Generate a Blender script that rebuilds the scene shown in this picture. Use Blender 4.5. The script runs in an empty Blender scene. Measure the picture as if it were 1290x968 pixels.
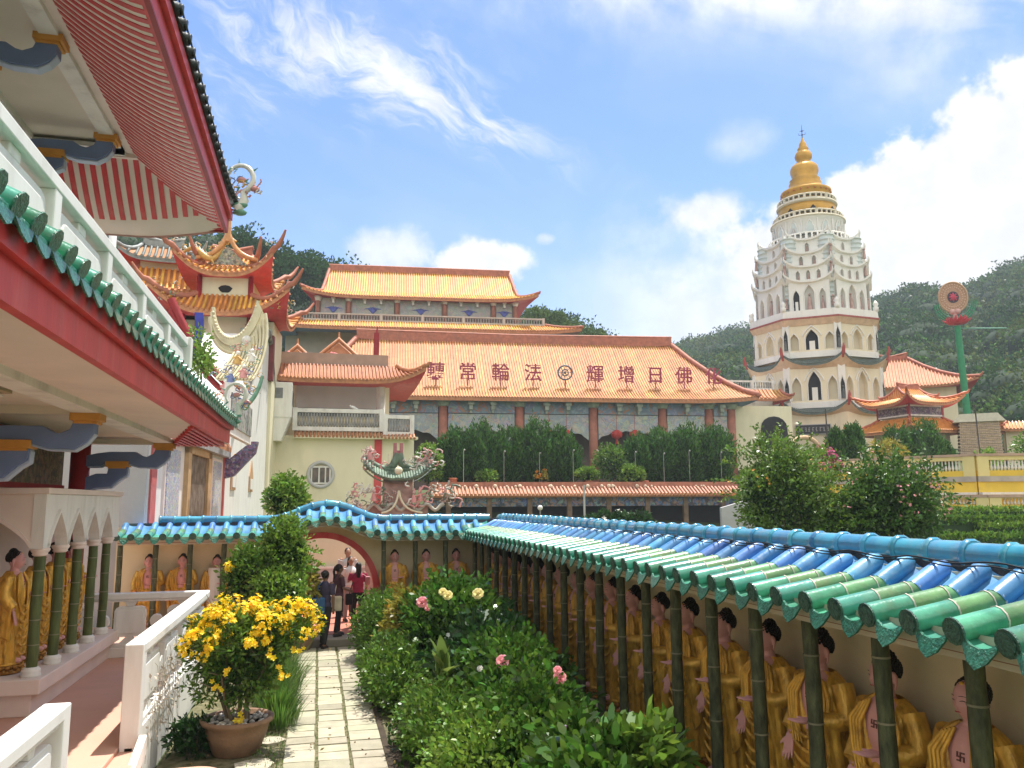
import bpy, math, random
import numpy as np
from mathutils import Vector, Matrix
R = math.radians
PI = math.pi
rnd = random.Random(11)
nrng = np.random.default_rng(5)
S = bpy.context.scene
COL = S.collection
I4 = Matrix.Identity(4)

def T(x, y, z=0.0, rz=0.0):
    return Matrix.Translation((x, y, z)) @ Matrix.Rotation(R(rz), 4, 'Z')

def tag(o, label=None, cat=None, group=None, kind=None):
    if label: o['label'] = label
    if cat: o['category'] = cat
    if group: o['group'] = group
    if kind: o['kind'] = kind
    return o

def thing(name, label, cat, loc=(0, 0, 0), rz=0.0, group=None):
    o = bpy.data.objects.new(name, None)
    o.empty_display_size = .2
    COL.objects.link(o)
    o.location = loc
    o.rotation_euler = (0, 0, R(rz))
    return tag(o, label, cat, group)

def mw(o):
    m = o.matrix_basis.copy()
    return mw(o.parent) @ m if o.parent else m

def copy_tree(o, parent=None):
    c = o.copy()
    COL.objects.link(c)
    c.parent = parent
    for ch in list(o.children):
        copy_tree(ch, c)
    return c

class MB:
    """collects geometry, then becomes one mesh object"""
    def __init__(s, M=None):
        s.v = []; s.f = []; s.mi = []; s.sm = []; s.M = M
    def add(s, vs, fs, mi=0, smooth=False):
        off = len(s.v)
        if s.M is not None:
            vs = [s.M @ Vector(p) for p in vs]
        s.v.extend((p[0], p[1], p[2]) for p in vs)
        s.f.extend(tuple(i + off for i in f) for f in fs)
        s.mi.extend([mi] * len(fs)); s.sm.extend([smooth] * len(fs))
    def box(s, x0, x1, y0, y1, z0, z1, mi=0):
        s.add([(x0,y0,z0),(x1,y0,z0),(x1,y1,z0),(x0,y1,z0),(x0,y0,z1),(x1,y0,z1),(x1,y1,z1),(x0,y1,z1)],
              [(0,3,2,1),(4,5,6,7),(0,1,5,4),(1,2,6,5),(2,3,7,6),(3,0,4,7)], mi)
    def cbox(s, c, d, rz=0, mi=0, rx=0, ry=0):
        m = Matrix.Translation(c) @ Matrix.Rotation(rz,4,'Z') @ Matrix.Rotation(ry,4,'Y') @ Matrix.Rotation(rx,4,'X')
        h = [k/2 for k in d]
        vs = [m @ Vector((a*h[0],b*h[1],e*h[2])) for e in (-1,1) for a,b in ((-1,-1),(1,-1),(1,1),(-1,1))]
        s.add(vs, [(0,3,2,1),(4,5,6,7),(0,1,5,4),(1,2,6,5),(2,3,7,6),(3,0,4,7)], mi)
    def prism(s, poly, fn, d0, d1, mi=0):
        """outline poly [(u,v)] extruded from d0 to d1, fn(u,v,d)->xyz"""
        n = len(poly)
        vs = [fn(u, v, d0) for u, v in poly] + [fn(u, v, d1) for u, v in poly]
        fs = [tuple(range(n-1, -1, -1)), tuple(range(n, 2*n))]
        fs += [(i, (i+1) % n, n+(i+1) % n, n+i) for i in range(n)]
        s.add(vs, fs, mi)
    def tube(s, path, r, n=8, cap=True, mi=0, smooth=True, up=(0,0,1), flat=1.0):
        path = [Vector(p) for p in path]
        k = len(path)
        rs = r if isinstance(r, (list, tuple)) else [r]*k
        vs = []; up = Vector(up); prevx = None
        for i, p in enumerate(path):
            t = (path[min(i+1,k-1)] - path[max(i-1,0)])
            if t.length < 1e-9: t = Vector((0,0,1))
            t.normalize()
            if prevx is None:
                x = up.cross(t)
                if x.length < 1e-3: x = Vector((1,0,0)).cross(t)
                if x.length < 1e-3: x = Vector((0,1,0)).cross(t)
            else:
                x = prevx - t*prevx.dot(t)
            x.normalize(); prevx = x
            y = t.cross(x)
            for j in range(n):
                a = 2*PI*j/n
                vs.append(p + x*(rs[i]*math.cos(a)) + y*(rs[i]*flat*math.sin(a)))
        fs = []
        for i in range(k-1):
            for j in range(n):
                a = i*n+j; b = i*n+(j+1)%n
                fs.append((a, b, b+n, a+n))
        s.add(vs, fs, mi, smooth)
        if cap:
            s.add(vs[:n], [tuple(range(n-1,-1,-1))], mi); s.add(vs[-n:], [tuple(range(n))], mi)
    def lathe(s, prof, n=16, o=(0,0,0), mi=0, smooth=True, sx=1, sy=1, a0=0.0):
        vs = []
        for r, z in prof:
            for j in range(n):
                a = a0 + 2*PI*j/n
                vs.append((o[0]+r*sx*math.cos(a), o[1]+r*sy*math.sin(a), o[2]+z))
        fs = []
        for i in range(len(prof)-1):
            for j in range(n):
                a = i*n+j; b = i*n+(j+1)%n
                fs.append((a, b, b+n, a+n))
        fs.append(tuple(range(n-1,-1,-1)))
        fs.append(tuple((len(prof)-1)*n+j for j in range(n)))
        s.add(vs, fs, mi, smooth)
    def ball(s, c, r, nu=10, nv=7, mi=0, smooth=True):
        rx, ry, rz = r if isinstance(r, (tuple, list)) else (r, r, r)
        vs = [(c[0],c[1],c[2]-rz)]
        for i in range(1, nv):
            b = -PI/2 + PI*i/nv
            for j in range(nu):
                a = 2*PI*j/nu
                vs.append((c[0]+rx*math.cos(b)*math.cos(a), c[1]+ry*math.cos(b)*math.sin(a), c[2]+rz*math.sin(b)))
        vs.append((c[0],c[1],c[2]+rz)); L = len(vs)-1
        fs = [(0, 1+(j+1)%nu, 1+j) for j in range(nu)]
        for i in range(nv-2):
            for j in range(nu):
                a = 1+i*nu+j; b = 1+i*nu+(j+1)%nu
                fs.append((a, b, b+nu, a+nu))
        fs += [(1+(nv-2)*nu+j, 1+(nv-2)*nu+(j+1)%nu, L) for j in range(nu)]
        s.add(vs, fs, mi, smooth)
    def grid(s, fn, nu, nv, mi=0, smooth=True, u0=0., u1=1., v0=0., v1=1.):
        vs = [fn(u0+(u1-u0)*i/nu, v0+(v1-v0)*j/nv) for j in range(nv+1) for i in range(nu+1)]
        fs = [(j*(nu+1)+i, j*(nu+1)+i+1, (j+1)*(nu+1)+i+1, (j+1)*(nu+1)+i) for j in range(nv) for i in range(nu)]
        s.add(vs, fs, mi, smooth)
    def build(s, name, mats, parent=None, bevel=0, world=True):
        v = np.array(s.v, dtype=np.float64).reshape(-1, 3)
        if parent is not None and world:
            m = np.array(mw(parent).inverted())
            v = v @ m[:3,:3].T + m[:3,3]
        me = bpy.data.meshes.new(name)
        me.from_pydata(v.tolist(), [], s.f)
        for m in (mats if isinstance(mats, (list, tuple)) else [mats]): me.materials.append(m)
        me.polygons.foreach_set('material_index', np.array(s.mi, dtype=np.int32))
        me.polygons.foreach_set('use_smooth', np.array(s.sm, dtype=bool))
        me.update()
        o = bpy.data.objects.new(name, me)
        COL.objects.link(o)
        o.parent = parent
        if bevel:
            b = o.modifiers.new('bevel', 'BEVEL'); b.width = bevel; b.segments = 2; b.limit_method = 'ANGLE'; b.angle_limit = R(40)
        return o

def remeshed(mb, name, mat, parent, voxel=.008, smooth=3, world=True):
    """unite the pieces of mb into one continuous skin"""
    o = mb.build(name, mat, None)
    m = o.modifiers.new('r', 'REMESH'); m.mode = 'VOXEL'; m.voxel_size = voxel; m.use_smooth_shade = True
    if smooth:
        k = o.modifiers.new('s', 'SMOOTH'); k.factor = .5; k.iterations = smooth
    dg = bpy.context.evaluated_depsgraph_get()
    me = bpy.data.meshes.new_from_object(o.evaluated_get(dg))
    old = o.data; o.modifiers.clear(); o.data = me; bpy.data.meshes.remove(old)
    me.materials.clear(); me.materials.append(mat)
    me.polygons.foreach_set('use_smooth', np.ones(len(me.polygons), dtype=bool))
    if parent is not None:
        if world: me.transform(mw(parent).inverted())
        o.parent = parent
    return o

def struct(name, mb, mats, bevel=0):
    return tag(mb.build(name, mats, None, bevel), kind='structure')

# ------------------------------------------------------------------ materials
def nd(nt, typ, **k):
    n = nt.nodes.new(typ)
    for a, b in k.items(): setattr(n, a, b)
    return n

def M(name, col, rough=.6, var=.18, scale=4., bump=.15, bscale=None, spec=.4, metal=0., coat=0.,
      stain=None, stain_scale=1.2, stain_amt=.5, stretch=(1,1,1), pos=True, island=0., trans=None, second=None):
    m = bpy.data.materials.new(name); m.use_nodes = True
    nt = m.node_tree; nt.nodes.clear(); L = nt.links.new
    out = nd(nt, 'ShaderNodeOutputMaterial'); p = nd(nt, 'ShaderNodeBsdfPrincipled')
    L(p.outputs[0], out.inputs[0])
    p.inputs['Roughness'].default_value = rough; p.inputs['Metallic'].default_value = metal
    p.inputs['Specular IOR Level'].default_value = spec
    p.inputs['Coat Weight'].default_value = coat; p.inputs['Coat Roughness'].default_value = .08
    g = nd(nt, 'ShaderNodeNewGeometry') if pos else nd(nt, 'ShaderNodeTexCoord')
    mp = nd(nt, 'ShaderNodeMapping'); mp.inputs['Scale'].default_value = stretch
    L(g.outputs['Position' if pos else 'Object'], mp.inputs[0])
    n = nd(nt, 'ShaderNodeTexNoise'); n.inputs['Scale'].default_value = scale; n.inputs['Detail'].default_value = 5
    L(mp.outputs[0], n.inputs[0])
    mx = nd(nt, 'ShaderNodeMix', data_type='RGBA')
    lo = [c*(1-var) for c in col]; hi = [min(1., c*(1+var)) for c in col]
    if second: hi = second
    mx.inputs[6].default_value = (*lo, 1); mx.inputs[7].default_value = (*hi, 1)
    rp = nd(nt, 'ShaderNodeMapRange'); rp.inputs[1].default_value = .3; rp.inputs[2].default_value = .7
    L(n.outputs[0], rp.inputs[0]); L(rp.outputs[0], mx.inputs[0])
    res = mx.outputs[2]
    if island:
        gi = nd(nt, 'ShaderNodeNewGeometry')
        hv = nd(nt, 'ShaderNodeHueSaturation')
        a = nd(nt, 'ShaderNodeMapRange'); a.inputs[3].default_value = 1-island; a.inputs[4].default_value = 1+island
        L(gi.outputs['Random Per Island'], a.inputs[0]); L(a.outputs[0], hv.inputs['Value']); L(res, hv.inputs['Color'])
        b = nd(nt, 'ShaderNodeMapRange'); b.inputs[3].default_value = .48; b.inputs[4].default_value = .525
        mu = nd(nt, 'ShaderNodeMath', operation='FRACT'); m2 = nd(nt, 'ShaderNodeMath', operation='MULTIPLY'); m2.inputs[1].default_value = 7.31
        L(gi.outputs['Random Per Island'], m2.inputs[0]); L(m2.outputs[0], mu.inputs[0]); L(mu.outputs[0], b.inputs[0]); L(b.outputs[0], hv.inputs['Hue'])
        res = hv.outputs[0]
    if stain:
        n2 = nd(nt, 'ShaderNodeTexNoise'); n2.inputs['Scale'].default_value = stain_scale; n2.inputs['Detail'].default_value = 8; n2.inputs['Roughness'].default_value = .65
        L(mp.outputs[0], n2.inputs[0])
        r2 = nd(nt, 'ShaderNodeMapRange'); r2.inputs[1].default_value = .5; r2.inputs[2].default_value = .75; r2.inputs[4].default_value = stain_amt
        L(n2.outputs[0], r2.inputs[0])
        m3 = nd(nt, 'ShaderNodeMix', data_type='RGBA'); m3.inputs[7].default_value = (*stain, 1)
        L(r2.outputs[0], m3.inputs[0]); L(res, m3.inputs[6]); res = m3.outputs[2]
    L(res, p.inputs['Base Color'])
    if bump:
        nb = nd(nt, 'ShaderNodeTexNoise'); nb.inputs['Scale'].default_value = bscale or scale*6; nb.inputs['Detail'].default_value = 4
        L(mp.outputs[0], nb.inputs[0])
        bp = nd(nt, 'ShaderNodeBump'); bp.inputs['Strength'].default_value = bump; bp.inputs['Distance'].default_value = .02
        L(nb.outputs[0], bp.inputs['Height']); L(bp.outputs[0], p.inputs['Normal'])
    if trans:
        tr = nd(nt, 'ShaderNodeBsdfTranslucent'); ms = nd(nt, 'ShaderNodeMixShader'); ms.inputs[0].default_value = trans
        hs = nd(nt, 'ShaderNodeHueSaturation'); hs.inputs['Hue'].default_value = .485 if col[1] > col[0] else .5; hs.inputs['Value'].default_value = 1.5
        L(res, hs.inputs['Color']); L(hs.outputs[0], tr.inputs[0])
        L(p.outputs[0], ms.inputs[1]); L(tr.outputs[0], ms.inputs[2]); L(ms.outputs[0], out.inputs[0])
    return m

def mosaic(name, cols, scale=14., rough=.5, dark=(.05,.05,.06)):
    """painted / porcelain-chip panel: voronoi chips in a few colours with figure-like blotches"""
    m = bpy.data.materials.new(name); m.use_nodes = True
    nt = m.node_tree; L = nt.links.new; p = nt.nodes['Principled BSDF']; p.inputs['Roughness'].default_value = rough
    g = nd(nt, 'ShaderNodeNewGeometry')
    n = nd(nt, 'ShaderNodeTexNoise'); n.inputs['Scale'].default_value = scale; n.inputs['Detail'].default_value = 6; n.inputs['Distortion'].default_value = 1.2
    v = nd(nt, 'ShaderNodeTexVoronoi'); v.inputs['Scale'].default_value = scale*1.6
    L(g.outputs['Position'], n.inputs[0]); L(g.outputs['Position'], v.inputs[0])
    rp = nd(nt, 'ShaderNodeValToRGB'); rp.color_ramp.interpolation = 'CONSTANT'
    e = rp.color_ramp.elements
    k = len(cols)
    while len(e) < k: e.new(.5)
    for i in range(k):
        e[i].position = 0 if i == 0 else .32 + .36*i/k; e[i].color = (*cols[i], 1)
    L(n.outputs[0], rp.inputs[0])
    mx = nd(nt, 'ShaderNodeMix', data_type='RGBA'); mx.blend_type = 'MULTIPLY'; mx.inputs[0].default_value = .22
    L(rp.outputs[0], mx.inputs[6]); L(v.outputs['Color'], mx.inputs[7])
    m3 = nd(nt, 'ShaderNodeMix', data_type='RGBA'); m3.inputs[7].default_value = (*dark, 1)
    w = nd(nt, 'ShaderNodeMapRange'); w.inputs[1].default_value = .55; w.inputs[2].default_value = .75; w.inputs[4].default_value = .7
    L(v.outputs['Distance'], w.inputs[0]); L(w.outputs[0], m3.inputs[0]); L(mx.outputs[2], m3.inputs[6])
    L(m3.outputs[2], p.inputs['Base Color'])
    b = nd(nt, 'ShaderNodeBump'); b.inputs['Strength'].default_value = .4; b.inputs['Distance'].default_value = .03
    L(n.outputs[0], b.inputs['Height']); L(b.outputs[0], p.inputs['Normal'])
    return m

GR = (.12,.11,.09)
white = M('white paint', (.80,.79,.75), .55, .05, 2, .12, stain=(.42,.38,.31), stain_amt=.34, stain_scale=2.2, stretch=(1.6,1.6,.35))
whitew = M('weathered white paint', (.78,.76,.71), .65, .07, 2, .2, stain=(.26,.24,.20), stain_amt=.5, stain_scale=1.8, stretch=(1.3,1.3,.5))
pinkwhite = M('pinkish white paint', (.80,.68,.61), .6, .06, 1.5, .08, stain=(.5,.42,.36), stain_amt=.25)
creamsoffit = M('cream ceiling paint', (.72,.66,.56), .65, .06, 1.5, .08)
red = M('red paint', (.60,.055,.06), .45, .12, 3, .1, stain=(.60,.20,.18), stain_amt=.5, stain_scale=2.2, stretch=(1.5,1.5,.4))
darkred = M('dark red paint', (.30,.02,.025), .5, .15, 3, .08)
brick = M('terracotta ridge', (.42,.15,.09), .6, .2, 3, .25, stain=(.15,.09,.07), stain_amt=.45)
cream = M('cream wall paint', (.78,.72,.52), .65, .06, .8, .12, stain=(.36,.33,.22), stain_amt=.3, stain_scale=.6, stretch=(1,1,.4))
tanwall = M('tan wall paint', (.76,.66,.44), .7, .08, 1, .15, stain=(.40,.31,.18), stain_amt=.45, stain_scale=1.5)
greywall = M('bare grey plaster', (.52,.52,.53), .75, .1, 1.2, .2, stain=(.3,.3,.3), stain_amt=.4)
ggreen = M('green glaze', (.035,.26,.165), .28, .3, 6, .15, coat=.15, spec=.6, second=(.08,.36,.24), stain=(.12,.15,.06), stain_amt=.6, stain_scale=5, island=.3)
ggreen2 = M('olive green glaze', (.11,.27,.10), .34, .25, 6, .15, coat=.1, spec=.6, stain=(.24,.20,.10), stain_amt=.6, stain_scale=5, island=.25)
ggdark = M('green glaze relief', (.025,.17,.11), .3, .4, 30, .9, bscale=60, coat=.25, spec=.5)
gblue = M('blue glaze', (.05,.23,.55), .34, .25, 4, .12, coat=.1, spec=.6, second=(.12,.36,.64), stain=(.42,.48,.52), stain_amt=.55, stain_scale=5, island=.25)
ggdisc = M('dark green end disc', (.012,.075,.055), .35, .5, 40, .9, bscale=70, coat=.15, spec=.5, second=(.05,.16,.11))
gpanb = M('matt blue glaze', (.05,.23,.52), .6, .25, 4, .15, spec=.25, second=(.09,.33,.60), stain=(.25,.30,.33), stain_amt=.5, stain_scale=5)
gteal = M('turquoise glaze', (.04,.27,.46), .18, .25, 4, .1, coat=.6, spec=.6, second=(.08,.38,.52), stain=(.25,.30,.28), stain_amt=.5, stain_scale=5, island=.2)
mortar = M('lime mortar', (.52,.46,.40), .85, .15, 8, .3)
darkvoid = M('dark interior', (.02,.02,.022), .8, .2, 3, 0)
bamboo = M('painted bamboo pole', (.075,.085,.04), .6, .55, 22, .6, bscale=60, stretch=(1,1,.35), stain=(.025,.03,.02), stain_amt=.7, stain_scale=16)
ring = M('bamboo joint ring', (.24,.22,.14), .6, .2, 8, .1)
gold = M('gilded robe', (.76,.43,.065), .36, .25, 12, .3, bscale=45, metal=.38, spec=.5, stain=(.17,.07,.015), stain_amt=.85, stain_scale=13, pos=True, stretch=(1,1,.45))  # dark streaks imitate shaded pleats as well as stained gilding
golddk = M('old gilding', (.36,.17,.03), .4, .3, 12, .3, bscale=50, metal=.5, stain=(.1,.045,.01), stain_amt=.6, stain_scale=9, pos=False)
pinkskin = M('pink painted skin', (.74,.38,.36), .5, .05, 6, .04, pos=False)
hairblk = M('black hair', (.008,.008,.010), .5, .2, 20, .2)
lipred = M('lip red', (.5,.10,.10), .5, .05, 5, 0)
orange = M('orange glazed tile', (.60,.29,.10), .5, .3, 1.3, .15, coat=.0, island=.16, stain=(.38,.14,.05), stain_amt=.65, stain_scale=.8)
yorange = M('yellow orange glazed tile', (.80,.42,.07), .45, .2, 1.3, .15, coat=.0, island=.13, stain=(.55,.24,.05), stain_amt=.5, stain_scale=.9)
roofpan = M('roof pan tile', (.42,.17,.05), .6, .25, 2, .2)
tilecap = M('terracotta tile ends', (.46,.20,.09), .55, .25, 5, .2)
teal = M('grey blue cloud bracket', (.17,.24,.45), .6, .12, 3, .1)
tealpale = M('pale blue trim', (.45,.54,.70), .6, .1, 3, .1)
ochre = M('ochre block', (.62,.30,.06), .55, .12, 4, .1)
pinkfloor = M('pink terrace tile', (.66,.38,.28), .6, .1, 1.2, .1, stain=(.45,.25,.19), stain_amt=.35)
redfloor = M('red brick paving', (.48,.15,.10), .7, .2, 3, .2)
stone = M('path slab', (.44,.40,.30), .8, .16, 5, .35, stain=(.26,.25,.16), stain_amt=.5, stain_scale=2.5)
soil = M('soil', (.055,.04,.025), .95, .4, 5, .6)
clay = M('clay pot', (.25,.15,.09), .75, .25, 5, .25, stain=(.12,.09,.07), stain_amt=.5, stain_scale=4)
terra = M('terracotta pot', (.42,.15,.08), .75, .2, 5, .2)
pebble = M('pebbles', (.4,.37,.33), .8, .4, 15, .2, island=.5)
bark = M('bark', (.20,.15,.10), .85, .3, 10, .5, stretch=(1,1,.3))
barkdk = M('dark bark', (.09,.07,.05), .85, .3, 10, .5, stretch=(1,1,.3))
def leafmat(n, c, isl=.5, tr=.24, rough=.38, sp=.5): return M(n, c, rough, .25, 3, 0, spec=sp, island=isl, trans=tr)
lf_mid = leafmat('leaf mid green', (.095,.19,.022))
lf_lime = leafmat('leaf lime green', (.155,.275,.035))
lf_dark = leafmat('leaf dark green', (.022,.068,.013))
lf_gloss = leafmat('leaf glossy green', (.068,.16,.02), rough=.22)
lf_cyp = leafmat('cypress foliage', (.05,.135,.02), isl=.5, tr=.2)
lf_far = leafmat('jungle foliage', (.045,.11,.032), isl=.35, tr=.1, rough=.9, sp=.05)
lf_far2 = leafmat('pale jungle foliage', (.11,.18,.05), isl=.35, tr=.1, rough=.9, sp=.05)
lf_grass = leafmat('grass blade', (.11,.22,.035), isl=.4)
lf_croton = leafmat('croton leaf', (.30,.26,.04), isl=.6)
lf_far3 = leafmat('olive jungle foliage', (.10,.135,.03), isl=.35, tr=.1, rough=.9, sp=.05)
lf_far4 = leafmat('deep jungle foliage', (.022,.07,.025), isl=.35, tr=.1, rough=.9, sp=.05)
lf_far5 = leafmat('fresh jungle foliage', (.075,.165,.03), isl=.35, tr=.1, rough=.9, sp=.05)
fl_yel = M('yellow petal', (.88,.64,.025), .5, .08, 3, 0, island=.15, trans=.3)
fl_orange = M('orange petal', (.75,.30,.03), .5, .1, 3, 0, island=.3, trans=.3)
fl_pink = M('pink petal', (.80,.34,.38), .5, .1, 3, 0, island=.2, trans=.3)
fl_pale = M('pale yellow petal', (.85,.75,.35), .5, .1, 3, 0, island=.15, trans=.3)
fl_white = M('white petal', (.8,.78,.72), .5, .05, 3, 0, trans=.3)
fl_mag = M('magenta bract', (.42,.06,.16), .5, .2, 3, 0, island=.4, trans=.3)

# ------------------------------------------------------------------ foliage
def unit(v): return v/np.maximum(np.linalg.norm(v, axis=1, keepdims=True), 1e-9)

def leaves(P, N, ln, wd, fold=.15, jit=.5, bend=.0, hexa=False):
    """leaf quads at points P whose blades run roughly along N"""
    n = len(P)
    D = unit(N + jit*nrng.normal(size=(n,3)))
    A = nrng.normal(size=(n,3)); A[:,2] *= .4
    W = unit(np.cross(D, A)); U = np.cross(W, D)
    U *= np.where(U[:,2:3] < 0, -1, 1)
    l = (ln*nrng.uniform(.45, 1.4, (n,1))); w = wd*nrng.uniform(.7, 1.2, (n,1))
    b = P; m = P + D*l*.5 + U*l*fold; t = P + D*l - np.array([0,0,1.])*l*bend
    if hexa:
        m2 = P + D*l*.74 + U*l*fold*.75; m1 = P + D*l*.32 + U*l*fold*.8
        return np.stack([b, m1+W*w*.46, m2+W*w*.36, t, m2-W*w*.36, m1-W*w*.46], axis=1).reshape(-1,3)
    V = np.stack([b, m+W*w*.5, t, m-W*w*.5], axis=1).reshape(-1,3)
    return V

def leafobj(name, V, mat, parent=None, kfaces=4, extra=None):
    n = len(V)//kfaces
    me = bpy.data.meshes.new(name)
    if parent is not None:
        m = np.array(mw(parent).inverted()); V = V @ m[:3,:3].T + m[:3,3]
    me.vertices.add(len(V)); me.vertices.foreach_set('co', V.astype(np.float32).ravel())
    me.loops.add(n*kfaces); me.loops.foreach_set('vertex_index', np.arange(n*kfaces, dtype=np.int32))
    me.polygons.add(n); me.polygons.foreach_set('loop_start', np.arange(n, dtype=np.int32)*kfaces)
    me.update(calc_edges=True); me.validate()
    me.materials.append(mat)
    o = bpy.data.objects.new(name, me); COL.objects.link(o); o.parent = parent
    return o

def clumps(c, rad, k, per, cr, shell=.75, flat=1., low=-.5):
    """points grouped in k clumps over an ellipsoid; returns points and outward directions"""
    c = np.array(c, float); rad = np.array(rad, float)
    d = unit(nrng.normal(size=(k*3,3))); d = d[d[:,2] > low][:k]
    rr = nrng.uniform(shell, 1., (len(d),1))*nrng.uniform(.85,1.12,(len(d),1))
    cc = c + d*rr*rad
    P = np.repeat(cc, per, axis=0); D = np.repeat(d, per, axis=0)
    q = unit(nrng.normal(size=P.shape))*nrng.uniform(.2,1.,(len(P),1))**.6*cr
    q[:,2] *= flat
    return P + q, unit(unit(q) + .7*D + np.array([0,0,.35]))

def fill(c, rad, n, low=-1.):
    d = unit(nrng.normal(size=(n,3))); r = nrng.uniform(.0,1.,(n,1))**.4
    P = np.array(c) + d*r*np.array(rad)
    return P, unit(d + np.array([0,0,.4]))

def branchy(mb, base, top, r0, n, spread, seed=0, mi=0):
    rr = random.Random(seed)
    base = Vector(base); top = Vector(top)
    mid = base.lerp(top, .5) + Vector((rr.uniform(-.05,.05), rr.uniform(-.05,.05), 0))*(top-base).length
    mb.tube([base, mid, top], [r0, r0*.75, r0*.35], 7, mi=mi)
    for i in range(n):
        t = rr.uniform(.35, .95)
        p = base.lerp(top, t); a = rr.uniform(0, 2*PI)
        L = spread*rr.uniform(.5, 1.)
        q = p + Vector((math.cos(a)*L, math.sin(a)*L, L*rr.uniform(.3, 1.)))
        mb.tube([p, p.lerp(q,.5)+Vector((0,0,-.06*L)), q], [r0*.45, r0*.3, r0*.12], 5, mi=mi)
# ------------------------------------------------------------------ camera, sun, sky
cam = bpy.data.cameras.new('camera'); co = bpy.data.objects.new('camera', cam); COL.objects.link(co)
cam.sensor_width = 36; cam.lens = 36*1010/1290; cam.clip_end = 5000; cam.clip_start = .05
yaw, pitch, roll = R(13.5), R(8.375), R(.3)
fwv = Vector((math.sin(yaw)*math.cos(pitch), math.cos(yaw)*math.cos(pitch), math.sin(pitch)))
r0 = Vector((math.cos(yaw), -math.sin(yaw), 0)); u0 = r0.cross(fwv)
rv = r0*math.cos(roll) - u0*math.sin(roll); uv = r0*math.sin(roll) + u0*math.cos(roll)
mm = Matrix((rv, uv, -fwv)).transposed().to_4x4(); mm.translation = (0, 0, 3.05)
co.matrix_world = mm
S.camera = co
sd = Vector((.205, .20, .955)).normalized()
sl = bpy.data.lights.new('sun', 'SUN'); sl.energy = 4.9; sl.angle = R(.53); sl.color = (1, .955, .88)
so = bpy.data.objects.new('sun', sl); COL.objects.link(so)
so.rotation_euler = sd.to_track_quat('Z', 'Y').to_euler(); so.location = (30, 10, 60)
SUN_EL = math.asin(sd.z); SUN_AZ = math.atan2(sd.x, sd.y)

wd = bpy.data.worlds.new('World'); S.world = wd; wd.use_nodes = True
nt = wd.node_tree; nt.nodes.clear(); L = nt.links.new
out = nd(nt, 'ShaderNodeOutputWorld'); bg = nd(nt, 'ShaderNodeBackground'); bg.inputs[1].default_value = .15
sky = nd(nt, 'ShaderNodeTexSky', sky_type='NISHITA'); sky.sun_disc = False
sky.sun_elevation = SUN_EL; sky.sun_rotation = SUN_AZ; sky.air_density = 1.0; sky.dust_density = .6; sky.ozone_density = 1.2; sky.altitude = 50
tc = nd(nt, 'ShaderNodeTexCoord'); sep = nd(nt, 'ShaderNodeSeparateXYZ'); L(tc.outputs['Generated'], sep.inputs[0])
def mth(op, a, b=None, c=None, clamp=False):
    n = nd(nt, 'ShaderNodeMath', operation=op, use_clamp=clamp)
    for i, k in enumerate((a, b, c)):
        if k is None: continue
        if isinstance(k, (int, float)): n.inputs[i].default_value = k
        else: L(k, n.inputs[i])
    return n.outputs[0]
az = mth('MULTIPLY', mth('ARCTAN2', sep.outputs[0], sep.outputs[1]), 180/PI)
el = mth('MULTIPLY', mth('ARCSINE', sep.outputs[2]), 180/PI)
def sstep(x, a, b):
    n = nd(nt, 'ShaderNodeMapRange', interpolation_type='SMOOTHSTEP'); n.inputs[1].default_value = a; n.inputs[2].default_value = b
    L(x, n.inputs[0]); return n.outputs[0]
def noise(u, v, sc, det=8, rough=.55, dist=0., off=0.):
    c = nd(nt, 'ShaderNodeCombineXYZ'); L(u, c.inputs[0]); L(v, c.inputs[1]); c.inputs[2].default_value = off
    n = nd(nt, 'ShaderNodeTexNoise'); n.inputs['Scale'].default_value = sc; n.inputs['Detail'].default_value = det
    n.inputs['Roughness'].default_value = rough; n.inputs['Distortion'].default_value = dist
    L(c.outputs[0], n.inputs[0]); return n.outputs[0]
def gauss(u, v, u1, v1, su, sv, ang=0.):
    du = mth('SUBTRACT', u, u1); dv = mth('SUBTRACT', v, v1)
    ca, sa = math.cos(R(ang)), math.sin(R(ang))
    p = mth('ADD', mth('MULTIPLY', du, ca/su), mth('MULTIPLY', dv, sa/su))
    q = mth('ADD', mth('MULTIPLY', du, -sa/sv), mth('MULTIPLY', dv, ca/sv))
    r2 = mth('ADD', mth('MULTIPLY', p, p), mth('MULTIPLY', q, q))
    return mth('POWER', 2.718, mth('MULTIPLY', r2, -1.))
nA = noise(az, el, .16, 9, .58)
nB = noise(az, el, .42, 9, .6, 0, 5.)
nAc = mth('ADD', mth('MULTIPLY', mth('SUBTRACT', nA, .5), 9.), mth('MULTIPLY', mth('SUBTRACT', nB, .5), 7.))
# big cumulus bank behind the tower, its top rising to the right
top = mth('ADD', mth('MULTIPLY', mth('SUBTRACT', az, 34.), .40), 20.5)
side = mth('MULTIPLY', mth('SUBTRACT', az, 29.6), 1.3)
cum = sstep(mth('ADD', mth('MINIMUM', mth('SUBTRACT', top, el), side), mth('MULTIPLY', nAc, .8)), -.4, 1.1)
# smaller cumulus heads
def puff(u1, v1, su, sv, lo=.55, hi=.8, k=1.):
    g = gauss(az, el, u1, v1, su, sv)
    return mth('MULTIPLY', sstep(mth('ADD', g, mth('MULTIPLY', nAc, .085)), lo, hi), k)
c2 = puff(11.5, 16.8, 5.5, 2.6); c3 = puff(4.6, 17.6, 4.6, 2.6, .5, .95, .8); c4 = puff(27.6, 19.8, 4.2, 2.0, .45, .9, .9)
c5 = puff(16., 18.6, 1.1, .9, .55, .9, .6); c8 = puff(30.5, 24.2, 4.2, 2.0, .5, 1.2, .45)
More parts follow.
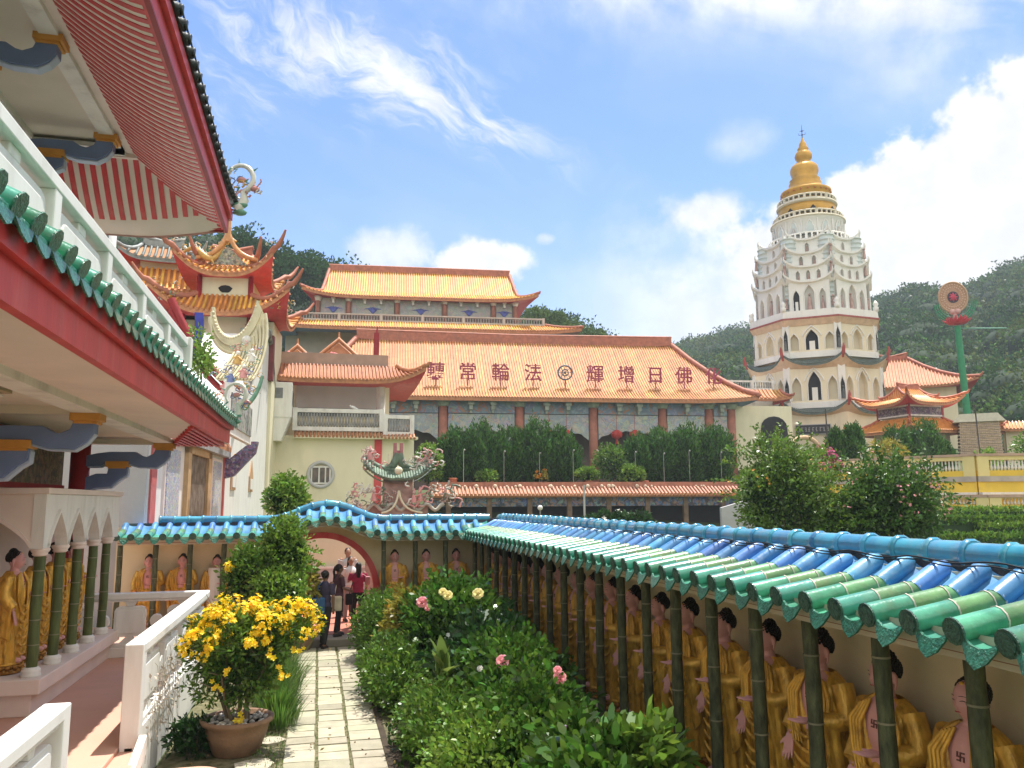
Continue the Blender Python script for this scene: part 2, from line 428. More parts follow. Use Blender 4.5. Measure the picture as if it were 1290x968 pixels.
# streaky cirrus, upper left, sweeping down to the right
ang = -24.
ca, sa = math.cos(R(ang)), math.sin(R(ang))
su = mth('ADD', mth('MULTIPLY', az, ca), mth('MULTIPLY', el, sa)); sv = mth('ADD', mth('MULTIPLY', az, -sa), mth('MULTIPLY', el, ca))
svw = mth('ADD', sv, mth('MULTIPLY', mth('SUBTRACT', noise(az, el, .11, 3, .5, 0, 17.), .5), 9.))
nC = noise(mth('MULTIPLY', su, .34), svw, .55, 12, .66, .5, 2.)
nC2 = noise(mth('MULTIPLY', su, .35), sv, .16, 6, .55, .6, 9.)
band = mth('ADD', gauss(az, el, 5.5, 28.3, 12., 1.5, -21.), mth('MULTIPLY', gauss(az, el, -6., 29., 5., 5.), .55))
band = mth('ADD', band, mth('MULTIPLY', gauss(az, el, 5., 29.6, 8., 4.0, -15.), .7))
c6 = mth('MULTIPLY', mth('MULTIPLY', sstep(mth('ADD', nC, mth('MULTIPLY', band, .16)), .50, .86), mth('MINIMUM', mth('MULTIPLY', band, 1.3), 1.)), .95)
# veil along the top and right, and a thin one everywhere
topv = mth('ADD', gauss(az, el, 36., 32.5, 13., 2.6, -10.), mth('ADD', mth('MULTIPLY', gauss(az, el, 20., 34., 12., 3.), .6), mth('MULTIPLY', gauss(az, el, 44., 27., 6., 4.), .55)))
c7 = mth('MULTIPLY', mth('MINIMUM', topv, 1.), sstep(mth('ADD', nC2, mth('MULTIPLY', nB, .3)), .45, .85))
veil = mth('MULTIPLY', sstep(nC2, .42, .8), .10)
low = mth('MULTIPLY', sstep(mth('SUBTRACT', mth('ADD', 19., mth('MULTIPLY', nAc, .9)), el), -2., 5.), sstep(az, 14., 27.))
low = mth('MULTIPLY', low, .8)
hz = mth('MULTIPLY', sstep(el, 24., 0.), .2)
mask = cum
fill_mask = mth('MULTIPLY', sstep(mth('ABSOLUTE', az), 65., 105.), .9)  # unseen bright cloud cover added behind the camera as warm fill
for c in (c2, c3, c4, c5, c6, c7, c8, veil, low, hz, fill_mask): mask = mth('SUBTRACT', 1., mth('MULTIPLY', mth('SUBTRACT', 1., mask), mth('SUBTRACT', 1., c)))
shade = mth('MULTIPLY', mth('MULTIPLY_ADD', sstep(nB, .3, .75), .9, 4.3), mth('MULTIPLY_ADD', fill_mask, .34, 1.))
cw = nd(nt, 'ShaderNodeCombineColor')
L(mth('MULTIPLY', shade, mth('MULTIPLY_ADD', fill_mask, .06, .985)), cw.inputs[0]); L(shade, cw.inputs[1]); L(mth('MULTIPLY', shade, mth('MULTIPLY_ADD', fill_mask, -.09, 1.02)), cw.inputs[2])
mx = nd(nt, 'ShaderNodeMix', data_type='RGBA'); mx.clamp_factor = True
hs = nd(nt, 'ShaderNodeMix', data_type='RGBA', blend_type='MULTIPLY'); hs.inputs[0].default_value = 1; hs.inputs[7].default_value = (.64, .79, 1.02, 1)
L(sky.outputs[0], hs.inputs[6])
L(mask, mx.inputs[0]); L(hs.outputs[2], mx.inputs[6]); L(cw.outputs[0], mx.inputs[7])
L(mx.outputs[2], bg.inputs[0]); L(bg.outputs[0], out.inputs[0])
S.view_settings.view_transform = 'Standard'; S.view_settings.look = 'None'; S.view_settings.gamma = 1; S.view_settings.exposure = .62
S.view_settings.use_curve_mapping = False
S.cycles.use_denoising = True; S.cycles.max_bounces = 6; S.cycles.transparent_max_bounces = 4
S.cycles.diffuse_bounces = 4; S.cycles.glossy_bounces = 2; S.cycles.transmission_bounces = 3; S.cycles.volume_bounces = 0
S.cycles.sample_clamp_indirect = 6; S.cycles.caustics_reflective = False; S.cycles.caustics_refractive = False

# ------------------------------------------------------------------ ground and terraces
def noise2(x, y): return (math.sin(x*.021+1.3)*math.cos(y*.017+.4) + .5*math.sin(x*.053+y*.041) + .25*math.sin(x*.11-y*.09+2.))/1.75
def gz(x, y):
    h = -.06
    def ss(a, b, t): t = max(0, min(1, (t-a)/(b-a))); return t*t*(3-2*t)
    h += 4.0*ss(50, 58, y)*(1-ss(62, 90, x))
    d = math.hypot(x-56, y-81); h = max(h, 8.6*(1-ss(11, 40, d)) - .06)
    r = math.hypot(x, y)
    h += 14*ss(95, 200, r)
    return h
mb = MB()
def gr(u, v):
    s = lambda t: math.copysign(abs(t)**2.4, t)
    x, y = 20+s(u)*730, 30+s(v)*730
    return (x, y, gz(x, y))
mb.grid(gr, 140, 140, u0=-1, v0=-1)
grassy = M('rough grass ground', (.07,.10,.035), .95, .35, .4, .4, stain=(.12,.09,.05), stain_amt=.4)
struct('ground', mb, grassy)
mb = MB(); mb.grid(lambda u, v: (.9+u*3.3, 3+v*16, .0+.05*math.sin(u*23)*math.sin(v*31)), 20, 60); mb.box(.88,.96,3,18.2,-.05,.03)
struct('flower_bed', mb, soil)
mb = MB(); mb.box(-1.75, 1.1, 2, 18.3, -.05, .0); struct('path_joints', mb, M('mossy joint', (.13,.14,.045), .95, .5, 9, .5, second=(.22,.19,.11)))
# paving slabs: one surface with open joints
mb = MB(); r2 = random.Random(3)
cols = [(-.32,.06), (.075,.46), (.475,.93)]
for ci, (a, b) in enumerate(cols):
    y = 3.0 + ci*.13
    while y < 18.05:
        ln = r2.uniform(.27, .36) if r2.random() < .8 else r2.uniform(.4, .5); g = r2.uniform(.012, .022)
        z = .016 + r2.uniform(-.004, .006); t = r2.uniform(-.012, .012); w = .008
        xs = (a+r2.uniform(0,.02), b-r2.uniform(0,.02)); ys = (y+g/2, min(y+ln-g/2, 18.1))
        P = [(xs[0],ys[0]+t),(xs[1],ys[0]-t),(xs[1],ys[1]-t),(xs[0],ys[1]+t)]
        c = ((xs[0]+xs[1])/2, (ys[0]+ys[1])/2)
        up = [(p[0]+(w if p[0]<c[0] else -w), p[1]+(w if p[1]<c[1] else -w), z+r2.uniform(-.002,.002)) for p in P]
        mb.add([(p[0],p[1],-.01) for p in P]+up, [(4,5,6,7),(0,1,5,4),(1,2,6,5),(2,3,7,6),(3,0,4,7)])
        y += ln
stone2 = M('path slabs', (.40,.37,.265), .85, .12, 6, .35, stain=(.27,.26,.16), stain_amt=.5, stain_scale=2.2, island=.2)
struct('path', mb, stone2)
# irregular flat stones left of the path, near the pot
mb = MB(); r2 = random.Random(8)
for cx, cy, rr in ((-.62,10.35,.24),(-.45,9.75,.28),(-.95,9.95,.26),(-.5,11.3,.17),(-1.1,9.3,.3),(-.62,9.15,.25),(-.5,12.1,.15)):
    k = 7; pl = [(cx+rr*r2.uniform(.8,1.15)*math.cos(2*PI*i/k), cy+rr*r2.uniform(.8,1.15)*math.sin(2*PI*i/k)) for i in range(k)]
    mb.prism(pl, lambda u, v, d: (u, v, d), -.02, .035)
struct('stepping_stones', mb, stone)
# moon gate threshold and the passage beyond
mb = MB(); mb.box(-1.25, 1.25, 18.3, 18.99, -.05, .14); struct('threshold_step', mb, M('step stone', (.30,.27,.22), .8, .15, 3, .2), .01)
mb = MB(); mb.box(-1.6, 3.2, 19.0, 30, -.05, .145)
redt = M('red tile paving', (.55,.20,.13), .65, .12, 2, .15, stain=(.4,.15,.1))
struct('passage_floor', mb, redt)
# raised left terrace
mb = MB(); mb.box(-6.5, -1.98, 1.0, 18.9, -.1, .5); struct('terrace_floor', mb, pinkfloor, .01)
mb = MB(); mb.box(-1.972, -1.0, 7.9, 9.75, -.06, .28)
k = 8; pl = [(-1.972,7.9),(-.9,7.9)] + [(-1.2+.3*math.cos(a*PI/2/k), 9.4+.3*math.sin(a*PI/2/k)) for a in range(k+1)] + [(-1.972,9.7)]
mb = MB(); mb.prism(pl, lambda u, v, d: (u, v, d), -.06, .25); struct('terrace_step', mb, pinkfloor, .015)
# ------------------------------------------------------------------ tiled garden walls
EAVE_Q, EAVE_Z, RIDGE_Z, POLE_Q = .98, 2.34, 2.69, .715
def make_wall(root, fn, s0, s1, ridge0, ridge1, sp, hump, corner, poles, seed, holes=None):
    """fn(s,q,z) places along-wall s, q metres out from the ridge line"""
    r = random.Random(seed)
    zc = lambda q: EAVE_Z + .17*(EAVE_Q-max(q,.37)) + .60*max(0,.37-q)
    lo = MB(); pan = MB(); drip = MB(); n = int((s1-s0)/sp)
    rj = .069
    for i in range(n+1):
        s = s0 + i*sp
        qe = EAVE_Q if corner is None else min(EAVE_Q, corner(s))
        h = hump(s); j = r.uniform(-.013, .013); h += r.uniform(-.006,.006)
        if qe > .3:
            P = lambda q, dz=0: fn(s+j*(q-.1)*1.6, q, zc(q)+h+.03+dz)
            q1 = .11 + r.uniform(-.012, .012)
            if qe > .6:
                a, b = qe, max(qe-.28, .41); lo.tube([P(a), P(b)], [rj, rj*.97], 12, mi=0, cap=False)
                lo.tube([P(b+.004,.001), P(b-.006,.001)], [rj*1.015]*2, 12, mi=4)
                c_ = max(b-.25, .40); lo.tube([P(b, -.003), P(c_, -.003)], [rj*.97, rj*.95], 12, mi=1); lo.tube([P(c_+.004,-.001), P(c_-.004,-.001)], [rj*1.0]*2, 12, mi=4); lo.tube([P(c_, -.004), P(.37, -.004)], [rj*.96, rj*.93], 12, mi=1)
                e = .385; lo.tube([P(.385,.0),P(.372,.0)], [rj*.99]*2, 12, mi=4)
                lo.tube([P(a+.014), P(a+.004)], [rj*1.06, rj*1.07], 12, mi=3)
                lo.tube([P(a+.02), P(a+.008)], [rj*.8, rj*.8], 12, mi=3)
            else: e = qe
            lo.tube([P(e, .0), P((e+q1)/2, .004), P(q1+.05, .0), P(q1, -.012)], [rj*1.0, rj*.98, rj*.92, rj*.5], 10, mi=2)
            lo.tube([P(q1+.012, -.004), P(q1-.012, -.012)], [rj*.57, rj*.2], 8, mi=4)
        # concave pan between this cover tile and the next, and its drip end
        sm = s + sp/2; hm = hump(sm); qe = EAVE_Q-.01 if corner is None else min(EAVE_Q-.01, corner(sm))
        if qe > .2 and i < n:
            for (qa, qb, mi) in ((qe, max(qe-.58, .1), 0), (max(qe-.58,.1), .09, 1)):
                def g(u, v, qa=qa, qb=qb):
                    q = qa+(qb-qa)*v; c = (u-.5)*2
                    return fn(sm + c*(sp/2), q, zc(q)+hm - .05*(1-c*c) + .006)
                pan.grid(g, 6, 5, mi)
            if qe > .6:
                w = sp*.34
                pl = [(-w,.012),(-w*.93,-.03),(-w*.55,-.092),(0,-.128),(w*.55,-.092),(w*.93,-.03),(w,.012),(w*.5,-.018),(0,-.028),(-w*.5,-.018)]
                tl = r.uniform(.25,.4)
                f2 = lambda u, v, d: fn(sm+u, qe + .012 + d - v*tl, EAVE_Z+hm+.0 + v)
                drip.add([f2(u,v,0) for u,v in pl]+[f2(u,v,-.016) for u,v in pl],
                         [(0,1,9),(1,2,8,9),(2,3,8),(3,4,8),(4,5,7,8),(5,6,7)] +
                         [(19,11,10),(19,18,12,11),(18,13,12),(18,14,13),(18,17,15,14),(17,16,15)] +
                         [(k,(k+1)%10,10+(k+1)%10,10+k) for k in range(10)])
    lo.build('cover_tiles', [ggreen, ggreen2, gblue, ggdisc, mortar], root)
    pan.build('pan_tiles', [ggreen, gpanb], root)
    drip.build('drip_tiles', ggdark, root)
    # ridge pipe with collars
    rd = MB(); n = int((ridge1-ridge0)/sp)
    for i in range(n):
        a, b = ridge0+i*sp, ridge0+(i+1)*sp
        dz = r.uniform(-.006,.006)
        pts = [fn(a+(b-a)*t, 0, RIDGE_Z+hump(a+(b-a)*t)+dz) for t in (0,.5,1.02)]
        rd.tube(pts, [.088,.087,.085], 14)
        pts = [fn(a+t, 0, RIDGE_Z+hump(a+t)+dz) for t in (-.028,-.014,.014,.028)]
        rd.tube(pts, [.092,.104,.104,.092], 14)
    rd.build('ridge_pipe', gteal, root)
    bd_ = MB(); k = max(8, int((s1-s0)/.2))
    for a0 in range(k):
        a, b = ridge0+(ridge1-ridge0)*a0/k, ridge0+(ridge1-ridge0)*(a0+1)/k; ha, hb = hump(a), hump(b)
        bd_.add([fn(a,.085,EAVE_Z+.16+ha), fn(b,.085,EAVE_Z+.16+hb), fn(b,.07,RIDGE_Z-.02+hb), fn(a,.07,RIDGE_Z-.02+ha), fn(a,-.07,RIDGE_Z-.02+ha), fn(b,-.07,RIDGE_Z-.02+hb), fn(b,-.1,EAVE_Z+.1+hb), fn(a,-.1,EAVE_Z+.1+ha)], [(0,1,2,3),(3,2,5,4),(4,5,6,7)])
    bd_.build('ridge_gap_fill', M('ridge gap shade', (.055,.06,.07), .9, .4, 8, .4) if 'ridge gap shade' not in bpy.data.materials else bpy.data.materials['ridge gap shade'], root)  # near-black fill colour stands in for the shadow gap under the ridge
    # back slope, eave board, soffit
    k = max(8, int((s1-s0)/.25)); bb = MB(); sf = MB()
    def cl(s, q): return min(q, corner(s)) if corner else q
    for a0 in range(k):
        a, b = s0+(s1-s0)*a0/k, s0+(s1-s0)*(a0+1)/k
        ha, hb = hump(a), hump(b)
        def quad(m, q0, z0, q1, z1, mi=0):
            m.add([fn(a,cl(a,q0),z0+ha), fn(b,cl(b,q0),z0+hb), fn(b,cl(b,q1),z1+hb), fn(a,cl(a,q1),z1+ha)], [(0,1,2,3)], mi)
        quad(bb, .88, EAVE_Z-.09, .88, EAVE_Z+.02); quad(bb, .88, EAVE_Z-.09, .84, EAVE_Z-.09); quad(bb, .84, EAVE_Z-.09, .84, EAVE_Z-.105, 1); quad(bb, .84, EAVE_Z-.105, .83, EAVE_Z-.105); quad(bb, .83, EAVE_Z-.105, .83, EAVE_Z-.14); quad(bb, .83, EAVE_Z-.14, .66, EAVE_Z-.14)
        quad(sf, .66, EAVE_Z-.145, .09, EAVE_Z-.03)
        quad(sf, -.02, RIDGE_Z-.06, -.75, EAVE_Z-.05, 1)
    bb.build('eave_board', [M('eave board', (.56,.49,.38), .7, .08, 2, .1), M('eave brown line', (.25,.11,.06), .7, .1, 2, .1)], root)
    sf.build('soffit', [tanwall, gblue], root)
    for s in poles:
        pm = MB(); tx, ty = r.uniform(-.02,.02), r.uniform(-.012,.012)
        zt = EAVE_Z-.12+hump(s)
        N = 12; rr0 = r.uniform(.049, .056)
        path = [fn(s+tx*(1-t)+.004*math.sin(t*9+s), POLE_Q+ty*(1-t), .1+(zt-.1)*t) for t in [i/N for i in range(N+1)]]
        pm.tube(path, [rr0*(1+.05*math.sin(i*2.1+s*5)) for i in range(N+1)], 10)
        z = .1 + r.uniform(.2,.4)
        while z < zt-.1:
            t = (z-.1)/(zt-.1); c = fn(s+tx*(1-t)+.004*math.sin(t*9+s), POLE_Q+ty*(1-t), 0)
            pm.tube([(c[0],c[1],z-.006),(c[0],c[1],z+.006)], rr0*1.09, 10, mi=1)
            z += r.uniform(.3,.5)
        pm.build('pole', [bamboo, ring], root)

zero = lambda s: 0.
# right-hand wall
rw = thing('garden_wall', 'long tan garden wall with blue and green tiled roof on dark bamboo poles along the flower bed', 'wall', (4.19, 10, 0))
fr = lambda s, q, z: (4.22-q, s, z)
make_wall(rw, fr, 1.0, 19.1, .9, 19.15, .333, zero, lambda s: 19.2-s, [3.84+.76*k for k in range(-3, 20)], 5)
mb = MB(); mb.box(4.1, 4.28, .6, 19.1, -.05, 2.58); mb.build('wall_panel', tanwall, rw)
mb = MB(); mb.box(3.42, 4.098, .6, 18.4, -.05, .3); mb.box(3.40, 4.098, .6, 18.4, .3, .38); mb.build('plinth', tanwall, rw, .006)
# gate wall
def hump(x):
    d = (x-.22)/1.3
    return .34*math.cos(d*PI/2)**2 if abs(d) < 1 else 0.
fg = lambda s, q, z: (s, 19.2-q, z)
gw = thing('gate_wall', 'tan garden wall with red moon gate under a humped blue and green tiled roof', 'wall', (0, 19.19, 0))
GC, GRR = (.10, 1.06), 1.33
make_wall(gw, fg, -4.02, 4.1, -3.36, 4.2, .295, hump, lambda s: 4.22-s, [-3.98,-3.29,-2.61,-1.93,1.46,2.17,2.86], 9)
# wall panel with the round opening: a ring of quads out to the rectangle
mb = MB(); N = 64; xl, xr, zb, zt = -4.2, 4.1, -.05, 2.55
for f, y in ((0, 19.1), (1, 19.3)):
    inn, outp = [], []
    for i in range(N):
        a = 2*PI*i/N; c, s_ = math.cos(a), math.sin(a)
        inn.append((GC[0]+GRR*.93*c, y, GC[1]+GRR*.93*s_))
        k = min(((xr if c > 0 else xl)-GC[0])/c if abs(c) > 1e-6 else 1e9, ((zt if s_ > 0 else zb)-GC[1])/s_ if abs(s_) > 1e-6 else 1e9)
        outp.append((GC[0]+k*c, y, GC[1]+k*s_))
    o_ = len(mb.v)
    mb.add(inn+outp, [(i, (i+1)%N, N+(i+1)%N, N+i) for i in range(N)])
for i in range(N):
    mb.f.append((i, (i+1)%N, 2*N+(i+1)%N, 2*N+i)); mb.mi.append(0); mb.sm.append(True)
for cx, cz in ((xl,zt),(xr,zt),(xl,zb),(xr,zb)): pass
def archtop(u, v, y): return (u, y, 2.55 if v == 0 else 2.55 + hump(u) - .02)
for y in (19.1, 19.3): mb.grid(lambda u, v, y=y: archtop(-1.1+u*2.65, v, y), 24, 1)
# fill the four outer corners of the ring
for y in (19.1, 19.3):
    for cx, cz in ((xl,zt),(xr,zt),(xl,zb),(xr,zb)):
        pts = sorted([(GC[0]+min(((xr if math.cos(a)>0 else xl)-GC[0])/math.cos(a) if abs(math.cos(a))>1e-6 else 1e9, ((zt if math.sin(a)>0 else zb)-GC[1])/math.sin(a) if abs(math.sin(a))>1e-6 else 1e9)*math.cos(a), GC[1]+min(((xr if math.cos(a)>0 else xl)-GC[0])/math.cos(a) if abs(math.cos(a))>1e-6 else 1e9, ((zt if math.sin(a)>0 else zb)-GC[1])/math.sin(a) if abs(math.sin(a))>1e-6 else 1e9)*math.sin(a)) for a in [2*PI*i/N for i in range(N)]], key=lambda p: (p[0]-cx)**2+(p[1]-cz)**2)
        a_ = [p for p in pts if abs(p[0]-cx) < 1e-6][0]; b_ = [p for p in pts if abs(p[1]-cz) < 1e-6][0]
        mb.add([(cx,y,cz),(a_[0],y,a_[1]),(b_[0],y,b_[1])], [(0,1,2)])
mb.build('wall_panel', tanwall, gw)
mb = MB()
pr = [(GRR*.90,19.04),(GRR*.90,19.34),(GRR,19.34),(GRR,19.04)]
a0, a1 = -PI*.30, PI*1.30
K = 72
vs = []
for i in range(K+1):
    a = a0+(a1-a0)*i/K
    vs += [(GC[0]+r_*math.cos(a), y, GC[1]+r_*math.sin(a)) for r_, y in pr]
mb.add(vs, [(i*4+j, i*4+(j+1)%4, i*4+4+(j+1)%4, i*4+4+j) for i in range(K) for j in range(4)])
mb.build('moon_gate_ring', red, gw)
for nm, x0, x1 in (('plinth', -4.1, -1.75), ('plinth', 1.3, 3.4)):
    mb = MB(); mb.box(x0, x1, 18.42, 19.098, -.05, .3); mb.box(x0, x1, 18.40, 19.098, .3, .38); mb.build(nm, tanwall, gw, .006)

# passage wall seen through the gate
pw = thing('passage_wall', 'pale yellow wall with grey dado seen through the moon gate', 'wall', (1.6, 26, .14))
mb = MB(); mb.box(-.35, 3.4, 26, 26.2, .1, 3.0); mb.build('wall_panel', cream, pw)
mb = MB(); mb.box(-.35, 3.4, 25.93, 25.998, .14, 1.05); mb.box(-.35, 3.4, 25.88, 25.998, 1.05, 1.12, 1); mb.build('dado', [greywall, whitew], pw)
mb = MB(); mb.box(-1.2, -.36, 25.7, 26.2, .1, 3.0); mb.build('dark_doorway', M('dark brown timber', (.10,.06,.04), .7, .2, 5, .2), pw)
mb = MB(); mb.box(.2, 3.4, 24.4, 24.55, .14, .34); mb.box(.2, 3.4, 24.36, 24.59, .34, .40); mb.build('low_kerb', whitew, pw)

# black cable lying across the upper tiles of the right wall
mb = MB(); r2 = random.Random(4)
pts = [(4.22-.22+.015*math.sin(y*2.1), y, 2.46+.6*.15+.105+.012*math.sin(y*PI/.333)+.004*r2.random()) for y in np.arange(1.2, 16, .08)]
mb.tube(pts, .006, 5); 
pts = [(4.22-.25+.02*math.sin(y*1.3+1), y, 2.46+.6*.12+.105+.012*math.sin(y*PI/.333)) for y in np.arange(1.2, 12, .08)]
mb.tube(pts, .005, 5)
tag(mb.build('cable', M('black rubber', (.015,.015,.015), .6, .1, 5, 0)), 'thin black cable lying along the blue tiles of the garden wall roof', 'cable')
# ------------------------------------------------------------------ statues
def finger(mb, p, d, up, ln, r, curl):
    d = Vector(d).normalized(); up = Vector(up).normalized(); p = Vector(p)
    pts = [p]
    for i in range(3):
        pts.append(pts[-1] + d*ln*(.42, .32, .26)[i]); d = (d + up*curl).normalized()
    mb.tube(pts, [r, r*.95, r*.85, r*.62], 7); mb.ball(pts[-1], r*.62, 7, 5); mb.ball(p, r, 7, 5)

def hand(mb, w, d, palm, size=.17, side=1, curl=.12):
    """open hand at wrist w pointing along d with its palm facing palm; side: thumb side sign"""
    w = Vector(w); d = Vector(d).normalized(); n = Vector(palm).normalized(); x = d.cross(n)*side
    k = size/.17
    for i in range(5):
        t = i/4; c = w + d*(.012+.078*t)*k
        for j in (-1, -.33, .33, 1):
            mb.ball(c + x*j*(.022+.010*t)*k, (.014*k,)*3, 6, 5)
    for j, (off, ln, sp) in enumerate(((.034,.068,.10),(.012,.078,.03),(-.011,.073,-.03),(-.033,.058,-.10))):
        finger(mb, w + d*.088*k + x*off*k, d + x*sp, n, ln*k, .0095*k, curl*(1+.15*j))
    finger(mb, w + d*.03*k + x*.03*k, d*.75 + x*.65 + n*.15, d - x*.4, .062*k, .0115*k, .12)

def head_pts(mb, c, s, n=22, m=18, female=0.):
    """sculpted head, face towards -Y; s = face height"""
    cx, cy, cz = c
    def fn(u, v):
        a = 2*PI*u; b = -PI/2+PI*v
        x = math.cos(b)*math.sin(a); y = -math.cos(b)*math.cos(a); z = math.sin(b)
        rx, ry, rz = .37*s, .43*s, .54*s
        if z < 0: rx *= 1 - .26*(-z)**1.5; ry *= 1 - .10*(-z)
        X, Y, Z = x*rx, y*ry, z*rz
        if y < 0:
            f = -y
            g = lambda x0, z0, sx, sz: math.exp(-((X/s-x0)/sx)**2 - ((Z/s-z0)/sz)**2)
            Y -= s*(.085*g(0,-.08,.05,.075) + .035*g(0,.04,.035,.1))        # nose
            Y += s*.035*(g(.14,.05,.07,.045) + g(-.14,.05,.07,.045))        # eye sockets
            Y -= s*(.022*g(0,-.24,.09,.025) + .018*g(0,-.30,.07,.022))      # lips
            Y -= s*.025*g(0,-.42,.09,.06)                                  # chin
            Y -= s*.018*(g(.2,-.1,.09,.09) + g(-.2,-.1,.09,.09))
        return (cx+X, cy+Y, cz+Z)
    mb.grid(fn, n, m)

st = thing('statue', 'x', 'statue')
mb = MB(); HC = (0, -.03, 1.415); HS = .215
head_pts(mb, HC, HS, 30, 26)
for sx in (-1, 1):   # long ears
    mb.tube([(sx*.083,-.015,1.445),(sx*.092,-.012,1.42),(sx*.09,-.014,1.37),(sx*.083,-.018,1.335)], [.010,.017,.013,.012], 8, flat=.6)
mb.tube([(0,0,1.22),(0,-.01,1.28),(0,-.015,1.36)], [.075,.056,.052], 12)
mb.ball((0,-.02,1.08), (.17,.115,.22), 16, 12)
mb.ball((0,0,1.2), (.2,.09,.075), 14, 10)
# hanging right arm, forward left arm
mb.tube([(-.19,0,1.2),(-.245,.01,.98),(-.235,-.11,.80)], [.06,.046,.030], 10); hand(mb, (-.235,-.115,.79), (-.02,-.22,-1), (.1,-1,.15), .19, 1, .05)
mb.tube([(.19,0,1.2),(.245,-.02,.97),(.14,-.2,.975)], [.06,.046,.03], 10); hand(mb, (.135,-.21,.975), (-.22,-1,.06), (0,0,1), .19, 1, .06)
mb.tube([(0,0,.5),(0,-.02,.95)], [.11,.13], 10)
for sx in (-1, 1): mb.ball((sx*.075,-.115,.16), (.045,.09,.04), 10, 7)
body = remeshed(mb, 'body', pinkskin, st, .0075, 2)

# robe: lofted cloth with folds, open at the chest
mb = MB()
prof = [(.13,.20,.155),(.30,.205,.155),(.5,.20,.15),(.7,.205,.152),(.85,.21,.155),(.98,.215,.155),(1.08,.222,.15),(1.16,.228,.14),(1.22,.205,.12),(1.265,.15,.095),(1.285,.105,.08)]
def robe(u, v):
    z = .13 + 1.155*v
    for i in range(len(prof)-1):
        if z <= prof[i+1][0]+1e-9: break
    t = (z-prof[i][0])/(prof[i+1][0]-prof[i][0]); w = prof[i][1]+(prof[i+1][1]-prof[i][1])*t; d = prof[i][2]+(prof[i+1][2]-prof[i][2])*t
    a = 2*PI*u
    low = max(0, 1-z/1.1)
    f = 1 + .05*(.4+low)*math.sin(a*11+z*4+2*math.sin(z*5)) + .022*math.sin(a*23+z*2)
    f += .018*math.sin((z*30)+4*math.cos(a))*max(0, -math.cos(a)*-1)*(z < .95)
    x, y = w*f*math.sin(a), -d*f*math.cos(a)
    if y < 0 and z > .86:
        k = (z-.86)/.42; half = .03+.085*k
        if abs(x) < half+.03: y *= 1-.55*min(1, (half+.03-abs(x))/.03)*min(1,k*4)
    return (x, y, z)
mb.grid(robe, 96, 44)
mb.lathe([(.19,.10),(.215,.12),(.2,.145)], 24, sy=.78)
# sleeves and hanging drapes
mb.tube([(-.17,.01,1.2),(-.225,.01,1.08),(-.255,.0,.96),(-.245,-.06,.88),(-.24,-.10,.83)], [.09,.085,.082,.075,.07], 14)
mb.tube([(.17,.01,1.2),(.225,0,1.08),(.25,-.02,.98),(.2,-.11,.975),(.155,-.175,.975)], [.09,.085,.082,.075,.068], 14)
def drape(x0, y0, z0, z1, w, dx, dy, seed):
    def g(u, v):
        z = z0+(z1-z0)*v; a = 2*PI*u
        ww = w*(1-.25*v); f = 1+.16*math.sin(a*5+seed)+.08*math.sin(v*14+seed)
        return (x0+dx*v+ww*f*math.cos(a)*.55, y0+dy*v+ww*f*math.sin(a), z - .05*math.cos(a+seed)*v)
    mb.grid(g, 28, 14)
    mb.add([g(i/28,1) for i in range(28)], [tuple(range(28))])
drape(-.25,-.045,.88,.46,.085,.02,.03,1.); drape(.205,-.11,.96,.42,.09,.03,.05,2.2)
# sash folds in relief down the front and over the shoulder
for k in range(7):
    z = .92-.1*k
    mb.tube([(x, -.155-.012*math.cos(x*9)-(.01 if z<.7 else 0), z-.09+(.9*x*x*3)) for x in (-.15,-.1,-.05,0,.05,.1,.15)], [.008,.014,.017,.018,.017,.014,.008], 6)
for sx in (-1, 1):
    for k in range(4):
        x = .07+.035*k
        mb.tube([(sx*x*.75,-.10,1.265-.012*k),(sx*(x+.03),-.155+.006*k,1.12),(sx*(x+.02),-.165+.008*k,.95),(sx*x*.8,-.165,.78)], [.012,.016,.014,.008], 6)
mb.build('robe', gold, st)
mb = MB()   # lotus base
mb.lathe([(.2,0),(.235,.012),(.24,.03),(.19,.05),(.205,.075),(.22,.1),(.18,.105)], 28, sy=.85)
for ring_, z, r_ in ((14,.085,.205),(14,.04,.215)):
    for i in range(ring_):
        a = 2*PI*(i+.5*(ring_==14 and z<.05))/ring_
        mb.ball((r_*math.cos(a), r_*.85*math.sin(a), z), (.036,.036,.032), 7, 5)
mb.build('lotus_base', golddk, st)
mb = MB()   # hair of small curls with its top knot
hc = Vector((0,.0,1.455))
for i in range(210):
    z = 1-2*(i+.5)/210; a = i*2.39996
    d = Vector((math.sqrt(1-z*z)*math.cos(a), math.sqrt(1-z*z)*math.sin(a), z))
    if d.z < -.55 or (d.y < -.1 and d.z < .18+.35*max(0,-d.y-.3)): continue
    p = hc + Vector((d.x*.083, d.y*.095+.005, d.z*.085)); mb.ball(p, .0125, 6, 4)
mb.ball(hc+Vector((0,.006,0)), (.082,.092,.084), 16, 10)
for i in range(26):
    a = i*2.39996; z = (i+.5)/26
    mb.ball(hc+Vector((.045*math.sqrt(1-z*z)*math.cos(a), .02+.045*math.sqrt(1-z*z)*math.sin(a), .07+.045*z)), .0125, 6, 4)
mb.ball(hc+Vector((0,.02,.07)), .044, 10, 7)
